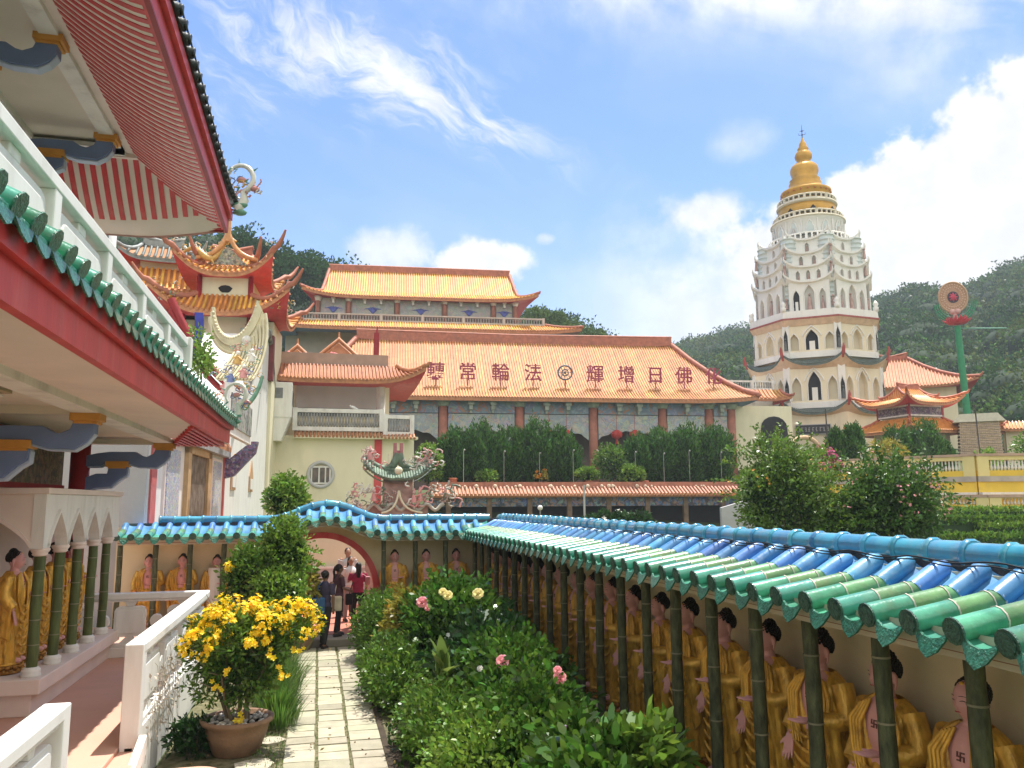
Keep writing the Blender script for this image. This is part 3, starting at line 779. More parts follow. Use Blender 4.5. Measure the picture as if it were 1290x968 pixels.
# cut the hairline: curls only above the forehead are kept, so the face stays clear
mb.build('hair', hairblk, st)
mb = MB(); mb.ball(hc+Vector((0,-.078,.052)), (.016,.010,.016), 10, 7); mb.build('hair_jewel', gold, st)
mb = MB()
for sx in (-1, 1):
    mb.tube([(sx*(.016+.008*k), -.124+.0022*k*k*.6, 1.426-.0028*abs(k-1.8)) for k in range(5)], [.0012,.002,.0022,.002,.001], 5)
    mb.tube([(sx*(.014+.009*k), -.128+.0022*k*k*.6, 1.447+.004*math.sin(k*.8)) for k in range(5)], [.001,.0018,.0018,.0014,.0008], 5)
mb.build('eyes', hairblk, st)
mb = MB(); mb.tube([(-.02,-.126,1.362),(-.008,-.132,1.364),(0,-.133,1.3625),(.008,-.132,1.364),(.02,-.126,1.362)], [.001,.004,.004,.004,.001], 6); mb.build('lips', lipred, st)
mb = MB(); q = M('emblem paint', (.16,.07,.06), .6, .1, 5, 0)
for c, d in (((0,0),(.008,.05)),((0,0),(.05,.008)),((.0125,.021),(.025,.008)),((-.0125,-.021),(.025,.008)),((.021,-.0125),(.008,.025)),((-.021,.0125),(.008,.025))):
    x, z = c; zz = 1.12+z; y = -.02-.115*math.sqrt(max(0,1-((zz-1.08)/.22)**2-(x/.17)**2))
    mb.cbox((x, y-.001, zz), (d[0], .006, d[1]), rx=R(-8))
mb.build('chest_emblem', q, st)

first = [True]
def place_statue(x, y, z, rz, label, group, sc=1.):
    o = st if first[0] else copy_tree(st)
    first[0] = False
    o.location = (x, y, z); o.rotation_euler = (0, 0, R(rz)); o.scale = (sc, sc, sc)
    o['label'] = label; o['group'] = group
    return o
ORD = ['nearest','second','third','fourth','fifth','sixth','seventh','eighth','ninth','tenth','eleventh','twelfth','thirteenth','fourteenth','fifteenth','sixteenth','seventeenth','eighteenth','farthest']
r2 = random.Random(2)
for k in range(-1, 19):
    lab = 'gold Buddha statue in the %s bay of the right wall counted from the camera' % ORD[k] if k >= 0 else 'gold Buddha statue cut off by the right edge of the picture'
    if k == 18: lab = 'gold Buddha statue in the farthest bay of the right wall'
    place_statue(3.845+r2.uniform(-.01,.01), 3.84+.76*k+.40+r2.uniform(-.02,.02), .385, -90+r2.uniform(-4,4)+6, lab, 'Buddha statues along the right wall', r2.uniform(1.035,1.065))
for x, lab in ((-3.47,'gold robed Buddha statue left of the gate, leftmost under the green eave'),(-2.80,'gold robed Buddha statue left of the gate, middle of three under the green eave'),(1.74,'gold robed Buddha statue right beside the red moon gate ring'),(2.46,'gold robed Buddha statue second to the right of the moon gate'),(3.16,'gold robed Buddha statue right of the gate, next to the wall corner')):
    place_statue(x, 18.84, .385, 0, lab, 'Buddha statues along the gate wall', 1.02)
b = place_statue(-2.1, 18.84, .38, 0, 'Buddha statue with a white cloth apron, nearest the potted shrubs left of the gate', 'Buddha statues along the gate wall')
mb = MB(); mb.grid(lambda u, v: (-2.1+.17*math.sin((u-.5)*2.4), 18.84-.19*math.cos((u-.5)*2.0)-.02-.01*math.sin(u*30)*v, 1.68-.8*v), 20, 10)
mb.build('cloth_apron', M('white satin cloth', (.75,.75,.72), .5, .05, 4, .1), b)
for y, lab in ((11.75,'gold Buddha statue at the near end of the white arcade'),(12.6,'gold Buddha statue second from the near end of the white arcade'),(13.42,'gold Buddha statue third from the near end of the white arcade'),(14.25,'gold Buddha statue deepest inside the white arcade')):
    place_statue(-3.78, y, .95, 90, lab, 'Buddha statues in the white arcade', .98)
# ------------------------------------------------------------------ left veranda building
vh = thing('veranda_hall', 'white two storey temple veranda with red eaves, striped soffit and blue cloud brackets', 'building', (-4.2, 9, .5))
LX = -1.6
mb = MB()
mb.box(-5.9, -5.6, .5, 16.2, .5, 9.3)
mb.box(-5.9, -4.75, 16.0, 16.2, 4.3, 9.0)
mb.build('wall', white, vh)
mb = MB(); mb.box(-5.6, -2.86, .5, 16.0, 4.22, 4.5); mb.box(-2.9, -2.62, .5, 16.0, 4.14, 4.225, 1)
for y in (5.6, 10.68, 15.76): mb.box(-5.6, -2.9, y-.12, y+.12, 4.12, 4.222)
mb.build('ceiling', [creamsoffit, whitew], vh)
mb = MB()
mb.grid(lambda u, v: (-1.74-.9*u, .5+15.0*v, 4.19+.03*u), 2, 8)
mb.build('lower_soffit', pinkwhite, vh)
# fascia with its long end return
def fascia(mb, x, y1, z0, z1, d, lift=0., mi=0, y0=.5, xl=-6.):
    N = 40
    pr = []
    for i in range(N+1):
        y = y0+(y1-y0)*i/N; l = lift*max(0,(y-(y1-2.2))/2.2)**2
        pr.append((x, y, l, 1, 0))
    for i in range(1, 31):
        xx = x+(xl-x)*i/30; l = lift*max(0,1-(x-xx)/2.2)**2
        pr.append((xx, y1, l, 0, 1))
    vs = []
    for (a, b, l, nx, ny) in pr:
        ins = (a-(d if (nx or a > x-d) else 0), b-(d if (ny or b > y1-d) else 0))
        if ny and a <= x-d: ins = (a, b-d)
        if nx and b <= y1-d: ins = (a-d, b)
        vs += [(a,b,z0+l),(a,b,z1+l),(ins[0],ins[1],z1+l),(ins[0],ins[1],z0+l)]
    n = len(pr)
    mb.add(vs, [(i*4+j, i*4+(j+1)%4, i*4+4+(j+1)%4, i*4+4+j) for i in range(n-1) for j in range(4)], mi)
mb = MB(); fascia(mb, -1.70, 16.35, 4.15, 4.40, .08, .06); fascia(mb, -1.64, 16.41, 4.40, 4.54, .12, .06)
mb.build('lower_fascia', red, vh)
# end soffit with red rafters
def striped(root, x0, x1, y0, y1, ze, zi, lift, pitch, nm, ylong0, powr=1.5):
    """soffit: eave line x0 (outer) / y0 (far end), inner line x1 / y1"""
    base = MB(); raf = MB()
    D = x0-x1; E = y0-y1
    def zl(t, dist): return ze + (zi-ze)*t**powr
    def ze_(t, dist): return ze - .24 + .24*max(0, 1-dist/1.5)**1.6 + (zi-ze+.24-.24*max(0, 1-dist/1.5)**1.6)*t**powr
    # long side
    base.grid(lambda u, v: (x0-D*v, ylong0+((y0-E*v)-ylong0)*u, zl(v, (y0-E*v)-(ylong0+((y0-E*v)-ylong0)*u))), 40, 8)
    base.grid(lambda u, v: (-6.+((x0-D*v)+6.)*u, y0-E*v, ze_(v, (x0-D*v)-(-6.+((x0-D*v)+6.)*u))), 40, 8)
    w = pitch*.5
    y = ylong0
    while y < y0-.05:
        tm = min(1, max(0, (y0-.03-y)/E)) if y > y1 else 1.
        N = 7; vs = []
        for i in range(N+1):
            t = tm*i/N; x = x0-D*t
            for dy, dz in ((-w/2,-.007),(w/2,-.007),(w/2,.01),(-w/2,.01)): vs.append((x, y+dy, zl(t, y0-E*t-y)+dz-.004))
        raf.add(vs, [(i*4+j, i*4+(j+1)%4, i*4+4+(j+1)%4, i*4+4+j) for i in range(N) for j in range(4)])
        y += pitch
    x = x0-.12
    while x > -5.9:
        tm = min(1, max(0, (x0-.03-x)/D)) if x > x1 else 1.
        N = 7; vs = []
        for i in range(N+1):
            t = tm*i/N; yy = y0-.40-(E-.40)*t
            for dx, dz in ((-w/2,-.012),(w/2,-.012),(w/2,0),(-w/2,0)): vs.append((x+dx, yy, ze_((y0-yy)/E, max(0,x0-D*(y0-yy)/E-x))+dz-.004))
        raf.add(vs, [(i*4+j, i*4+(j+1)%4, i*4+4+(j+1)%4, i*4+4+j) for i in range(N) for j in range(4)])
        x -= pitch
    base.build(nm, pinkwhite, root); raf.build('rafters', red, root)
mb = MB(); mb.grid(lambda u, v: (-6.+4.28*u, 15.5+.8*v, 4.21-.03*v), 6, 3); mb.build('end_soffit', pinkwhite, vh)
mb = MB()
for k in range(9):
    x = -1.80-.10*k
    y1 = 16.2; y0 = 12.3+4.3*(-1.80-x)
    mb.add([(x+d, y, z) for y in (y0, y1) for d, z in ((-.027,4.12),(.027,4.12),(.027,4.19),(-.027,4.19))], [(0,1,5,4),(1,2,6,5),(2,3,7,6),(3,0,4,7),(0,3,2,1),(4,5,6,7)])
mb.build('end_rafters', red, vh)
# lower skirt of green tiles
lo = MB(); dr = MB(); r2 = random.Random(21)
y = .6
def ltile(a, b, cap=True):
    lo.tube([a, b], [.072, .068], 9, mi=0)
    A = Vector(a); d = (A-Vector(b)).normalized()
    lo.tube([A+d*.004, A+d*.016], [.08,.08], 10, mi=1)
while y < 16.3:
    l = .06*max(0,(y-14.2)/2.2)**2
    ltile((-1.575, y, 4.60+l), (-2.02, y, 4.80+l))
    ym = y+.15
    lo.grid(lambda u, v: (-1.6-.42*v, y+.3*u, 4.585+.19*v+l-.03*math.sin(PI*u)), 5, 1, 0)
    w = .15; pl = [(-w,.01),(-w*.9,-.03),(-w*.5,-.09),(0,-.12),(w*.5,-.09),(w*.9,-.03),(w,.01)]
    dr.prism(pl, lambda u, v, d: (-1.585-d-v*.2, ym+u, 4.565+l+v), 0, .015)
    y += .3
x = -1.85
while x > -5.8:
    ltile((x, 16.47, 4.60), (x, 16.1, 4.8)); x -= .3
lo.build('skirt_tiles', [ggreen, ggdark], vh); dr.build('drip_tiles', ggdark, vh)
# upper balustrade
def baluster_panel(mb, y0, y1, x, z0, z1, t=.07):
    """solid plate with rounded cut corners"""
    c = .09
    pl = [(y0,z0+c),(y0+c*.3,z0+c*.3),(y0+c,z0),(y1-c,z0),(y1-c*.3,z0+c*.3),(y1,z0+c),(y1,z1-c),(y1-c*.3,z1-c*.3),(y1-c,z1),(y0+c,z1),(y0+c*.3,z1-c*.3),(y0,z1-c)]
    mb.prism(pl, lambda u, v, d: (x+d, u, v), -t/2, t/2)
    i = .07; pl2 = [((p-(y0+y1)/2)*(1-2*i/(y1-y0))+(y0+y1)/2, (q-(z0+z1)/2)*(1-2*i/(z1-z0))+(z0+z1)/2) for p, q in pl]
    mb.prism(pl2, lambda u, v, d: (x+d, u, v), -t/2-.015, t/2+.015)
ub = MB()
ub.box(-2.10, -1.94, .6, 12.62, 5.36, 5.47); ub.box(-2.08, -1.96, .6, 12.62, 4.56, 4.68)
for k in range(8):
    y0 = 12.55-1.55*k
    ub.box(-2.095, -1.945, y0-.08, y0+.08, 4.5, 5.362)
    if y0-1.5 > .5: baluster_panel(ub, y0-1.40, y0-.15, -2.02, 4.76, 5.28)
    for zz in (4.72, 5.32): ub.cbox((-2.02, y0-.775, zz), (.07, .2, .09))
ub.box(-2.14, -1.9, 12.46, 12.66, 4.5, 5.50)
ub.build('upper_balustrade', white, vh, .012)
# columns and cloud brackets
for y in (5.6, 10.68, 15.76):
    mb = MB(); mb.lathe([(.16,0),(.16,3.62)], 20, (-4.15, y, .5)); mb.build('red_column', darkred, vh)
for y in (2., 4.8, 7.6, 10.4, 13.2):
    mb = MB(); mb.lathe([(.13,0),(.13,4.4)], 16, (-4.95, y, 4.5)); mb.build('red_column', darkred, vh)
UA = [(-.10,0),(-.10,.15),(-.02,.26),(.11,.345),(.40,.335),(.61,.27),(.93,.25),(1.03,.325),(1.4,.335),(1.4,.17),(1.1,.10),(.89,.07),(.47,.07),(.36,.14),(.28,.158),(.17,.105),(.13,0)]
LA = [(.59,.345),(.60,.48),(.70,.545),(.85,.69),(1.1,.71),(1.25,.775),(1.45,.775),(1.45,.61),(1.1,.46),(.92,.46),(.90,.345)]
def bracket(x, y, z):
    f = lambda u, v, d: (x-u, y+d, z-v)
    mb = MB(); mb.prism(UA, f, -.10, .10); mb.prism(LA, f, -.095, .095)
    sh = [(a-.0, b+.03) for a, b in UA[1:9]]; mb.prism(UA[1:9]+sh[::-1], f, -.07, .07, 1)
    sh = [(a-.02, b+.035) for a, b in LA[0:7]]; mb.prism(LA[0:7]+sh[::-1], f, -.065, .065, 1)
    b = mb.build('cloud_bracket', [teal, tealpale], vh, .008)
    m2 = MB(); m2.cbox((x, y, z+.045), (.34,.3,.09)); m2.cbox((x, y, z-.012), (.27,.25,.05)); m2.build('ochre_block', ochre, b, .006)
    m2 = MB(); m2.cbox((x-.76, y, z-.29), (.38,.28,.10)); m2.cbox((x-.76, y, z-.345), (.30,.24,.05)); m2.build('ochre_block', ochre, b, .006)
for y in (5.6, 10.68, 15.76): bracket(-2.76, y, 4.05)
for y in (4.8, 7.6, 10.4, 13.2): bracket(-3.42, y, 8.74)
# mural board over the arcade
mb = MB(); mb.box(-4.46, -4.40, 1, 15.7, 3.38, 4.1); mb.build('mural_panel', mosaic('mural', [(.20,.16,.09),(.30,.25,.14),(.12,.12,.07),(.32,.20,.12),(.22,.22,.15)], 5.), vh)
mb = MB(); mb.box(-4.47, -4.36, 1, 15.7, 3.30, 3.38); mb.box(-4.47, -4.36, 1, 15.7, 4.05, 4.12); mb.build('mural_frame', darkred, vh)
mb = MB(); mb.box(-4.62, -4.462, 1, 15.9, .5, 4.2); mb.build('inner_wall', pinkwhite, vh)
mb = MB(); mb.cbox((-4.05, 10.72, 3.98), (.1,.1,.1)); mb.tube([(-4.15,10.7,4.02),(-3.55,10.78,3.93)], .05, 8); mb.build('red_strut', darkred, vh)
# upper soffit, fascia, roof
striped(vh, -1.84, -3.17, 15.28, 13.9, 8.13, 8.86, .16, .172, 'upper_soffit', .5)
mb = MB(); mb.box(-3.55, -3.15, .5, 13.9, 8.87, 9.1); mb.box(-5.6, -3.12, 13.88, 14.05, 8.795, 9.12); mb.build('soffit_band', pinkwhite, vh)
mb = MB(); mb.box(-3.52, -3.30, .5, 13.8, 8.80, 8.872); mb.box(-5.6, -3.3, 13.55, 13.85, 8.80, 8.874); mb.box(-4.9,-4.6,.5,13.6,8.82,8.92,1); mb.build('eave_beam', whitew, vh)
mb = MB(); mb.box(-5.6, -3.5, .5, 14.1, 8.92, 9.1); mb.build('upper_ceiling', creamsoffit, vh)
mb = MB(); mb.grid(lambda u, v: (-6.+4.22*u, 15.27+.02*v, (8.13-.24+.24*max(0, 1-(4.22-4.22*u)/1.5)**1.6-.03)*(1-v)+8.5*v), 40, 1); mb.build('end_fascia_board', M('dusty pink board', (.62,.36,.34), .6, .1, 2, .1), vh)
mb = MB(); fascia(mb, -1.80, 15.32, 8.10, 8.34, .1, .0); mb.build('upper_fascia', red, vh)
mb = MB(); fascia(mb, -1.73, 15.39, 8.34, 8.50, .16, .0); mb.build('upper_fascia_moulding', red, vh)
mb = MB(); fascia(mb, -1.795, 15.318, 8.07, 8.10, .06, .0); mb.build('fascia_lip', darkred, vh)
rt = MB()
y = .6
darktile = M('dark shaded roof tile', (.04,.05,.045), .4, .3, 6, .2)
while y < 15.4:
    l = .16*max(0,(y-13.1)/2.2)**2
    rt.tube([(-1.66, y, 8.57+l), (-2.6, y, 8.86+l*.5), (-5.6, y, 11.2)], .075, 7); 
    rt.tube([(-1.645, y, 8.575+l), (-1.665, y, 8.57+l)], .08, 8)
    rt.add([(-1.70,y,8.505+l),(-1.70,y+.3,8.505+l),(-2.6,y+.3,8.80+l*.5),(-2.6,y,8.80+l*.5),(-5.6,y+.3,11.14),(-5.6,y,11.14)], [(0,1,2,3),(3,2,4,5)])
    y += .3
rt.build('upper_roof_tiles', darktile, vh)

# arcade for the statues
ar = thing('statue_arcade', 'white pointed-arch arcade with green bamboo columns sheltering gold statues on a ledge', 'arcade', (-3.8, 13.3, .5))
CY = [11.45, 12.28, 13.12, 13.95, 14.78]
mb = MB(); mb.box(-4.46, -3.33, 11.3, 15.2, .5, .77); mb.box(-4.46, -3.22, 11.2, 15.3, .77, .95); mb.build('plinth', pinkwhite, ar, .012)
arch = lambda t: 2.5+.44*(1-abs(t))**.72
pts = []
def arcadeplate(fn, spans, ztop, nm):
    mb = MB()
    for a, b in spans:
        N = 16
        for i in range(N):
            u0, u1 = a+(b-a)*i/N, a+(b-a)*(i+1)/N
            t0, t1 = -1+2*i/N, -1+2*(i+1)/N
            z0, z1 = arch(t0), arch(t1)
            v = [fn(u0,0,z0),fn(u1,0,z1),fn(u1,0,ztop),fn(u0,0,ztop),fn(u0,1,z0),fn(u1,1,z1),fn(u1,1,ztop),fn(u0,1,ztop)]
            mb.add(v, [(0,1,2,3),(7,6,5,4),(0,4,5,1)])
            # raised moulding following the arch
            o0, o1 = z0+.055, z1+.055
            v = [fn(u0,-.3,z0+.004),fn(u1,-.3,z1+.004),fn(u1,-.3,o1),fn(u0,-.3,o0),fn(u0,.02,o0),fn(u1,.02,o1),fn(u0,.02,z0+.004),fn(u1,.02,z1+.004)]
            mb.add(v, [(0,1,2,3),(3,2,5,4),(0,6,7,1)])
    mb.build(nm, white if nm == 'arched_side' else pinkwhite, ar)
arcadeplate(lambda u, d, z: (-3.34-.12*d, u, z), [(CY[i]+.04, CY[i+1]-.04) for i in range(4)], 3.18, 'arched_side')
for y0_, y1_ in [(y-.042, y+.042) for y in CY[1:-1]]+[(11.33,11.492),(14.738,15.25)]:
    mb = MB(); mb.box(-3.462 if y0_ > 11.4 else -3.483, -3.338, y0_, y1_, 2.5, 3.182); mb.build('arcade_spandrel', white, ar)
arcadeplate(lambda u, d, z: (u, 11.34+.12*d, z), [(-4.55,-3.48)], 3.18, 'arched_front')
mb = MB(); mb.box(-4.62,-4.55,11.34,11.46,.95,3.18); mb.box(-4.62,-3.30,11.28,15.3,3.183,3.26); mb.build('arcade_cornice', pinkwhite, ar, .01)
for y in CY:
    mb = MB()
    mb.tube([(-3.4+.004*math.sin(k+y*5), y+.004*math.cos(k*1.7+y), 1.06+1.36*k/8) for k in range(9)], [.066*(1+.04*math.sin(k*2+y)) for k in range(9)], 14)
    for k in (1,2,3,4): mb.tube([(-3.4, y, 1.02+.3*k), (-3.4, y, 1.032+.3*k)], .071, 14, mi=1)
    c = mb.build('bamboo_column', [M('green bamboo column', (.085,.115,.035), .5, .35, 12, .2, stretch=(1,1,.25)) if y == CY[0] else bpy.data.materials['green bamboo column'], ring], ar)
    mb = MB(); mb.lathe([(.11,0),(.115,.02),(.10,.04),(.11,.06),(.105,.085),(.08,.11)], 18, (-3.4,y,.95)); mb.build('column_base', whitew, c)
    mb = MB(); mb.lathe([(.07,0),(.095,.02),(.085,.035),(.105,.06),(.115,.085),(.10,.10)], 18, (-3.4,y,2.405)); mb.build('capital', pinkwhite, c)

# fluorescent tube fitting under the ceiling
fl = thing('tube_light', 'unlit fluorescent tube fitting under the veranda ceiling', 'ceiling light', (-3.0, 8.0, 4.2))
mb = MB(); mb.box(-3.08,-2.94,7.3,8.7,4.12,4.22); mb.build('fitting', M('fitting metal', (.45,.36,.22), .5, .1, 3, .05), fl, .005)
mb = MB(); mb.tube([(-3.01,7.36,4.095),(-3.01,8.64,4.095)], .014, 8); mb.build('tube', whitew, fl)

# terrace balustrades
def balustrade(root, P0, P1, z, h, mid=True, steps=3, cap=True):
    """white balustrade from P0 to P1"""
    d = Vector((P1[0]-P0[0], P1[1]-P0[1], 0)); Ln = d.length; a = math.atan2(d.y, d.x)
    Mx = T(P0[0], P0[1], z, math.degrees(a))
    mb = MB(Mx); mb.box(0, Ln, -.1, .1, h-.10, h); mb.box(.01, Ln-.01, -.075, .075, h-.14, h-.102); mb.build('handrail', white, root, .012)
    mb = MB(Mx); mb.box(0, Ln, -.09, .09, 0, .16); mb.box(0, Ln, -.07, .07, .16, .22); mb.build('base', white, root, .01)
    n = steps; w = Ln/n
    pm = MB(Mx)
    for i in range(n):
        x0, x1 = w*i+.17, w*(i+1)-.17; z0, z1 = .33, h-.22; c = .08
        pl = [(x0,z0+c),(x0+c*.3,z0+c*.3),(x0+c,z0),(x1-c,z0),(x1-c*.3,z0+c*.3),(x1,z0+c),(x1,z1-c),(x1-c*.3,z1-c*.3),(x1-c,z1),(x0+c,z1),(x0+c*.3,z1-c*.3),(x0,z1-c)]
        pm.prism(pl, lambda u, v, d: (u, d, v), -.05, .05)
        xm, zm = (x0+x1)/2, (z0+z1)/2
        pl2 = [((p-xm)*.88+xm, (q-zm)*.78+zm) for p, q in pl]
        pm.prism(pl2, lambda u, v, d: (u, d, v), -.063, .063)
        for xx in (x0+(x1-x0)*.5,):
            pm.prism([(xx-.16,.22),(xx+.16,.22),(xx+.05,z0),(xx-.05,z0)], lambda u, v, d: (u, d, v), -.045, .045)
            pm.prism([(xx-.05,z1),(xx+.05,z1),(xx+.1,h-.14),(xx-.1,h-.14)], lambda u, v, d: (u, d, v), -.045, .045)
        if i < n-1 or True:
            c_ = w*(i+1) if i < n-1 else None
            if c_: pm.prism([(c_+.1*math.cos(k*PI/6), zm+.11*math.sin(k*PI/6)) for k in range(12)], lambda u, v, d: (u, d, v), -.05, .05)
    pm.build('panels', white, root, .006)
b1 = thing('balustrade', 'sunlit white balustrade running away beside the flower pot, seen end on', 'balustrade', (-1.88, 9.75, .5), group=None)
balustrade(b1, (-1.88, 9.75), (-1.88, 15.1), .5, 1.05, steps=4)
mb = MB(); mb.box(-1.975,-1.785,9.66,9.86,-.06,1.552); mb.box(-1.93,-1.83,9.66,15.1,-.06,.5); mb.build('end_post', white, b1, .012)
mb = MB(); mb.box(-1.98,-1.80,9.87,15.1,-.06,.497); mb.build('retaining_face', whitew, b1)
b2 = thing('balustrade', 'shaded white balustrade crossing at the back in front of three wall statues', 'balustrade', (-3.0, 15.2, .5))
balustrade(b2, (-4.3, 15.2), (-1.80, 15.2), .5, 1.05, steps=3)
b3 = thing('balustrade', 'white balustrade end cut off in the bottom left corner', 'balustrade', (-1.95, 6.5, .5))
balustrade(b3, (-1.95, 2.2), (-1.95, 7.2), .5, 1.0, steps=4)
mb = MB(); mb.box(-2.05,-1.85,7.1,7.28,.5,1.502); mb.build('end_post', white, b3, .012)
ck = MB(); ck.prism([(9.66,.62),(7.6,-.06),(7.9,-.06),(9.66,.42)], lambda u, v, d: (d, u, v), -1.78, -1.70)
mb = MB(); mb.box(-1.978, -1.74, 7.3, 9.70, -.06, .46); struct('terrace_edge_step', mb, pinkfloor, .012)
tag(ck.build('stair_kerb', white, None, .006), 'low white sloping kerb at the foot of the balustrade post', 'kerb')
# ------------------------------------------------------------------ chinese roof generator
def hiproof(root, Mx, a, b, ia, ib, z0, z1, lift=.6, ext=.3, conc=1.35, sp=.32, tr=.09, tile=None, pan=None, rid=None, sof=None,
            ridge_h=.6, fas=.22, hipr=.16, wall=None, tips=.8, sides='SNEW', capm=None, ridge=True, nm='roof', pw=5.):
    """frustum roof: eave half sizes a,b at z0, upper half sizes ia,ib at z1"""
    tile = tile or orange; pan = pan or roofpan; rid = rid or brick; sof = sof or red; capm = capm or tilecap
    def P(side, p_s, t, dz=0.):
        """side S/N run along x, E/W along y ; p_s in -1..1 along the side"""
        A, B, IA, IB = (a, b, ia, ib) if side in 'SN' else (b, a, ib, ia)
        Ls = A+(IA-A)*t; dp = B+(IB-B)*t
        e = abs(p_s)**pw*(1-t)**2
        x = Ls*p_s + math.copysign(ext*e, p_s); y = dp + ext*e; z = z0+(z1-z0)*t**conc + lift*e + dz
        return {'S': (x,-y,z), 'N': (-x,y,z), 'E': (y,x,z), 'W': (-y,-x,z)}[side]
    sh = MB(Mx); tl = MB(Mx); so_ = MB(Mx); fa = MB(Mx); rd = MB(Mx)
    for sd in sides:
        A, IA = (a, ia) if sd in 'SN' else (b, ib)
        sh.grid(lambda u, v: P(sd, u, v), 26, 7, 0, True, -1, 1, 0, 1)
        n = max(2, int(2*A/sp)); 
        for i in range(n+1):
            p = -A+2*A*i/n
            tm = 1. if abs(p) <= IA else (A-abs(p))/(A-IA+1e-6)
            if tm < .04: continue
            pts = []
            for k in range(6):
                t = tm*k/5; Ls = A+(IA-A)*t
                pts.append(P(sd, max(-1,min(1,p/max(Ls,1e-6))), t, tr*.35))
            tl.tube(pts, tr, 5, cap=False)
            q = P(sd, p/A, -.0, tr*.2); q2 = P(sd, p/A, .03, tr*.2)
            d = Vector(q)-Vector(q2); d.normalize()
            tl.tube([Vector(q)-d*.02, Vector(q)+d*.05], tr*1.15, 6, mi=1)
        # fascia of drip tiles and soffit
        N = 30
        fa.grid(lambda u, v: P(sd, u, .0, -fas*v-.01), N, 1, 0, False, -1, 1)
        wa, wb = wall or (ia, ib if ib > .3*b else b*.75)
        WA, WB = (wa, wb) if sd in 'SN' else (wb, wa)
        def sf(u, v):
            q = P(sd, u, 0., -fas)
            if sd in 'SN': w = (WA*u*(1 if sd == 'S' else -1), -WB if sd == 'S' else WB, z0-fas+.12)
            else: w = (WB if sd == 'E' else -WB, WA*u*(1 if sd == 'E' else -1), z0-fas+.12)
            return tuple(q[k]+(w[k]-q[k])*v for k in range(3))
        so_.grid(sf, 26, 3, 0, True, -1, 1)
    # hip ridges with upturned tips
    for sx in (-1, 1):
        for s in ('S', 'N'):
            if s not in sides: continue
            e = P(s, sx, 0.); e1 = P(s, sx, .12)
            d = Vector(e)-Vector(e1); d.z = 0; d.normalize()
            tip = [Vector(e)+d*tips*k+Vector((0,0,tips*(.25*k+.75*k*k))) for k in (1., .66, .33)] if tips else []
            pts = tip + [P(s, sx, t, hipr*.6) for t in (0,.15,.3,.5,.75,1.)]
            rr = ([hipr*.35, hipr*.7, hipr*.9] if tips else []) + [hipr]*6
            rd.tube(pts, rr, 7)
    if ridge and ib < .3*b:
        N = 14
        f = lambda x: lift*.5*abs(x/ia)**6
        vs = []
        for i in range(N+1):
            x = -ia+2*ia*i/N; l = f(x)
            vs += [(x,-.16,z1-.12+l),(x,.16,z1-.12+l),(x,.16,z1+ridge_h+l),(x,-.16,z1+ridge_h+l)]
        rd.add(vs, [(i*4+j,i*4+(j+1)%4,i*4+4+(j+1)%4,i*4+4+j) for i in range(N) for j in range(4)]+[(0,1,2,3),(N*4+3,N*4+2,N*4+1,N*4)])
        rd.tube([(-ia-.05,0,z1+ridge_h+f(ia)),(0,0,z1+ridge_h),(ia+.05,0,z1+ridge_h+f(ia))], .13, 6)
    r = sh.build(nm, pan, root)
    tl.build('roof_tiles', [tile, capm], r); fa.build('eave_fascia', capm, r); so_.build('soffit', sof, r); rd.build('roof_ridges', rid, r)
    return r

def swirl(mb, c, sc, seed, n=9, cols=5, axis=(1,0,0)):
    """a knot of curling porcelain ornament: scrolls, fins and small figures"""
    r = random.Random(seed); ax = Vector(axis).normalized(); c = Vector(c)
    for i in range(n):
        p = c + ax*sc*r.uniform(-.5,.5) + Vector((r.uniform(-.1,.1)*sc, r.uniform(-.1,.1)*sc, sc*r.uniform(0,.6)))
        pts = []; a = r.uniform(0,6.28); rad = sc*r.uniform(.08,.2); d = r.choice((-1,1))
        for k in range(10):
            t = k/9; q = a+d*t*4.6; rr_ = rad*(1-.65*t)
            pts.append(p + ax*rr_*math.cos(q) + Vector((0,0,rr_*math.sin(q))) + Vector((.2*rad*math.sin(3*q), .4*rad*(t-.5), 0)))
        mb.tube(pts, [sc*.035*(1-.75*k/9) for k in range(10)], 6, mi=r.randrange(cols))
        for k in (2,5,8):
            dd = (pts[k]-p).normalized(); mb.tube([pts[k], pts[k]+dd*sc*.07], [sc*.022, .003], 5, mi=r.randrange(cols))

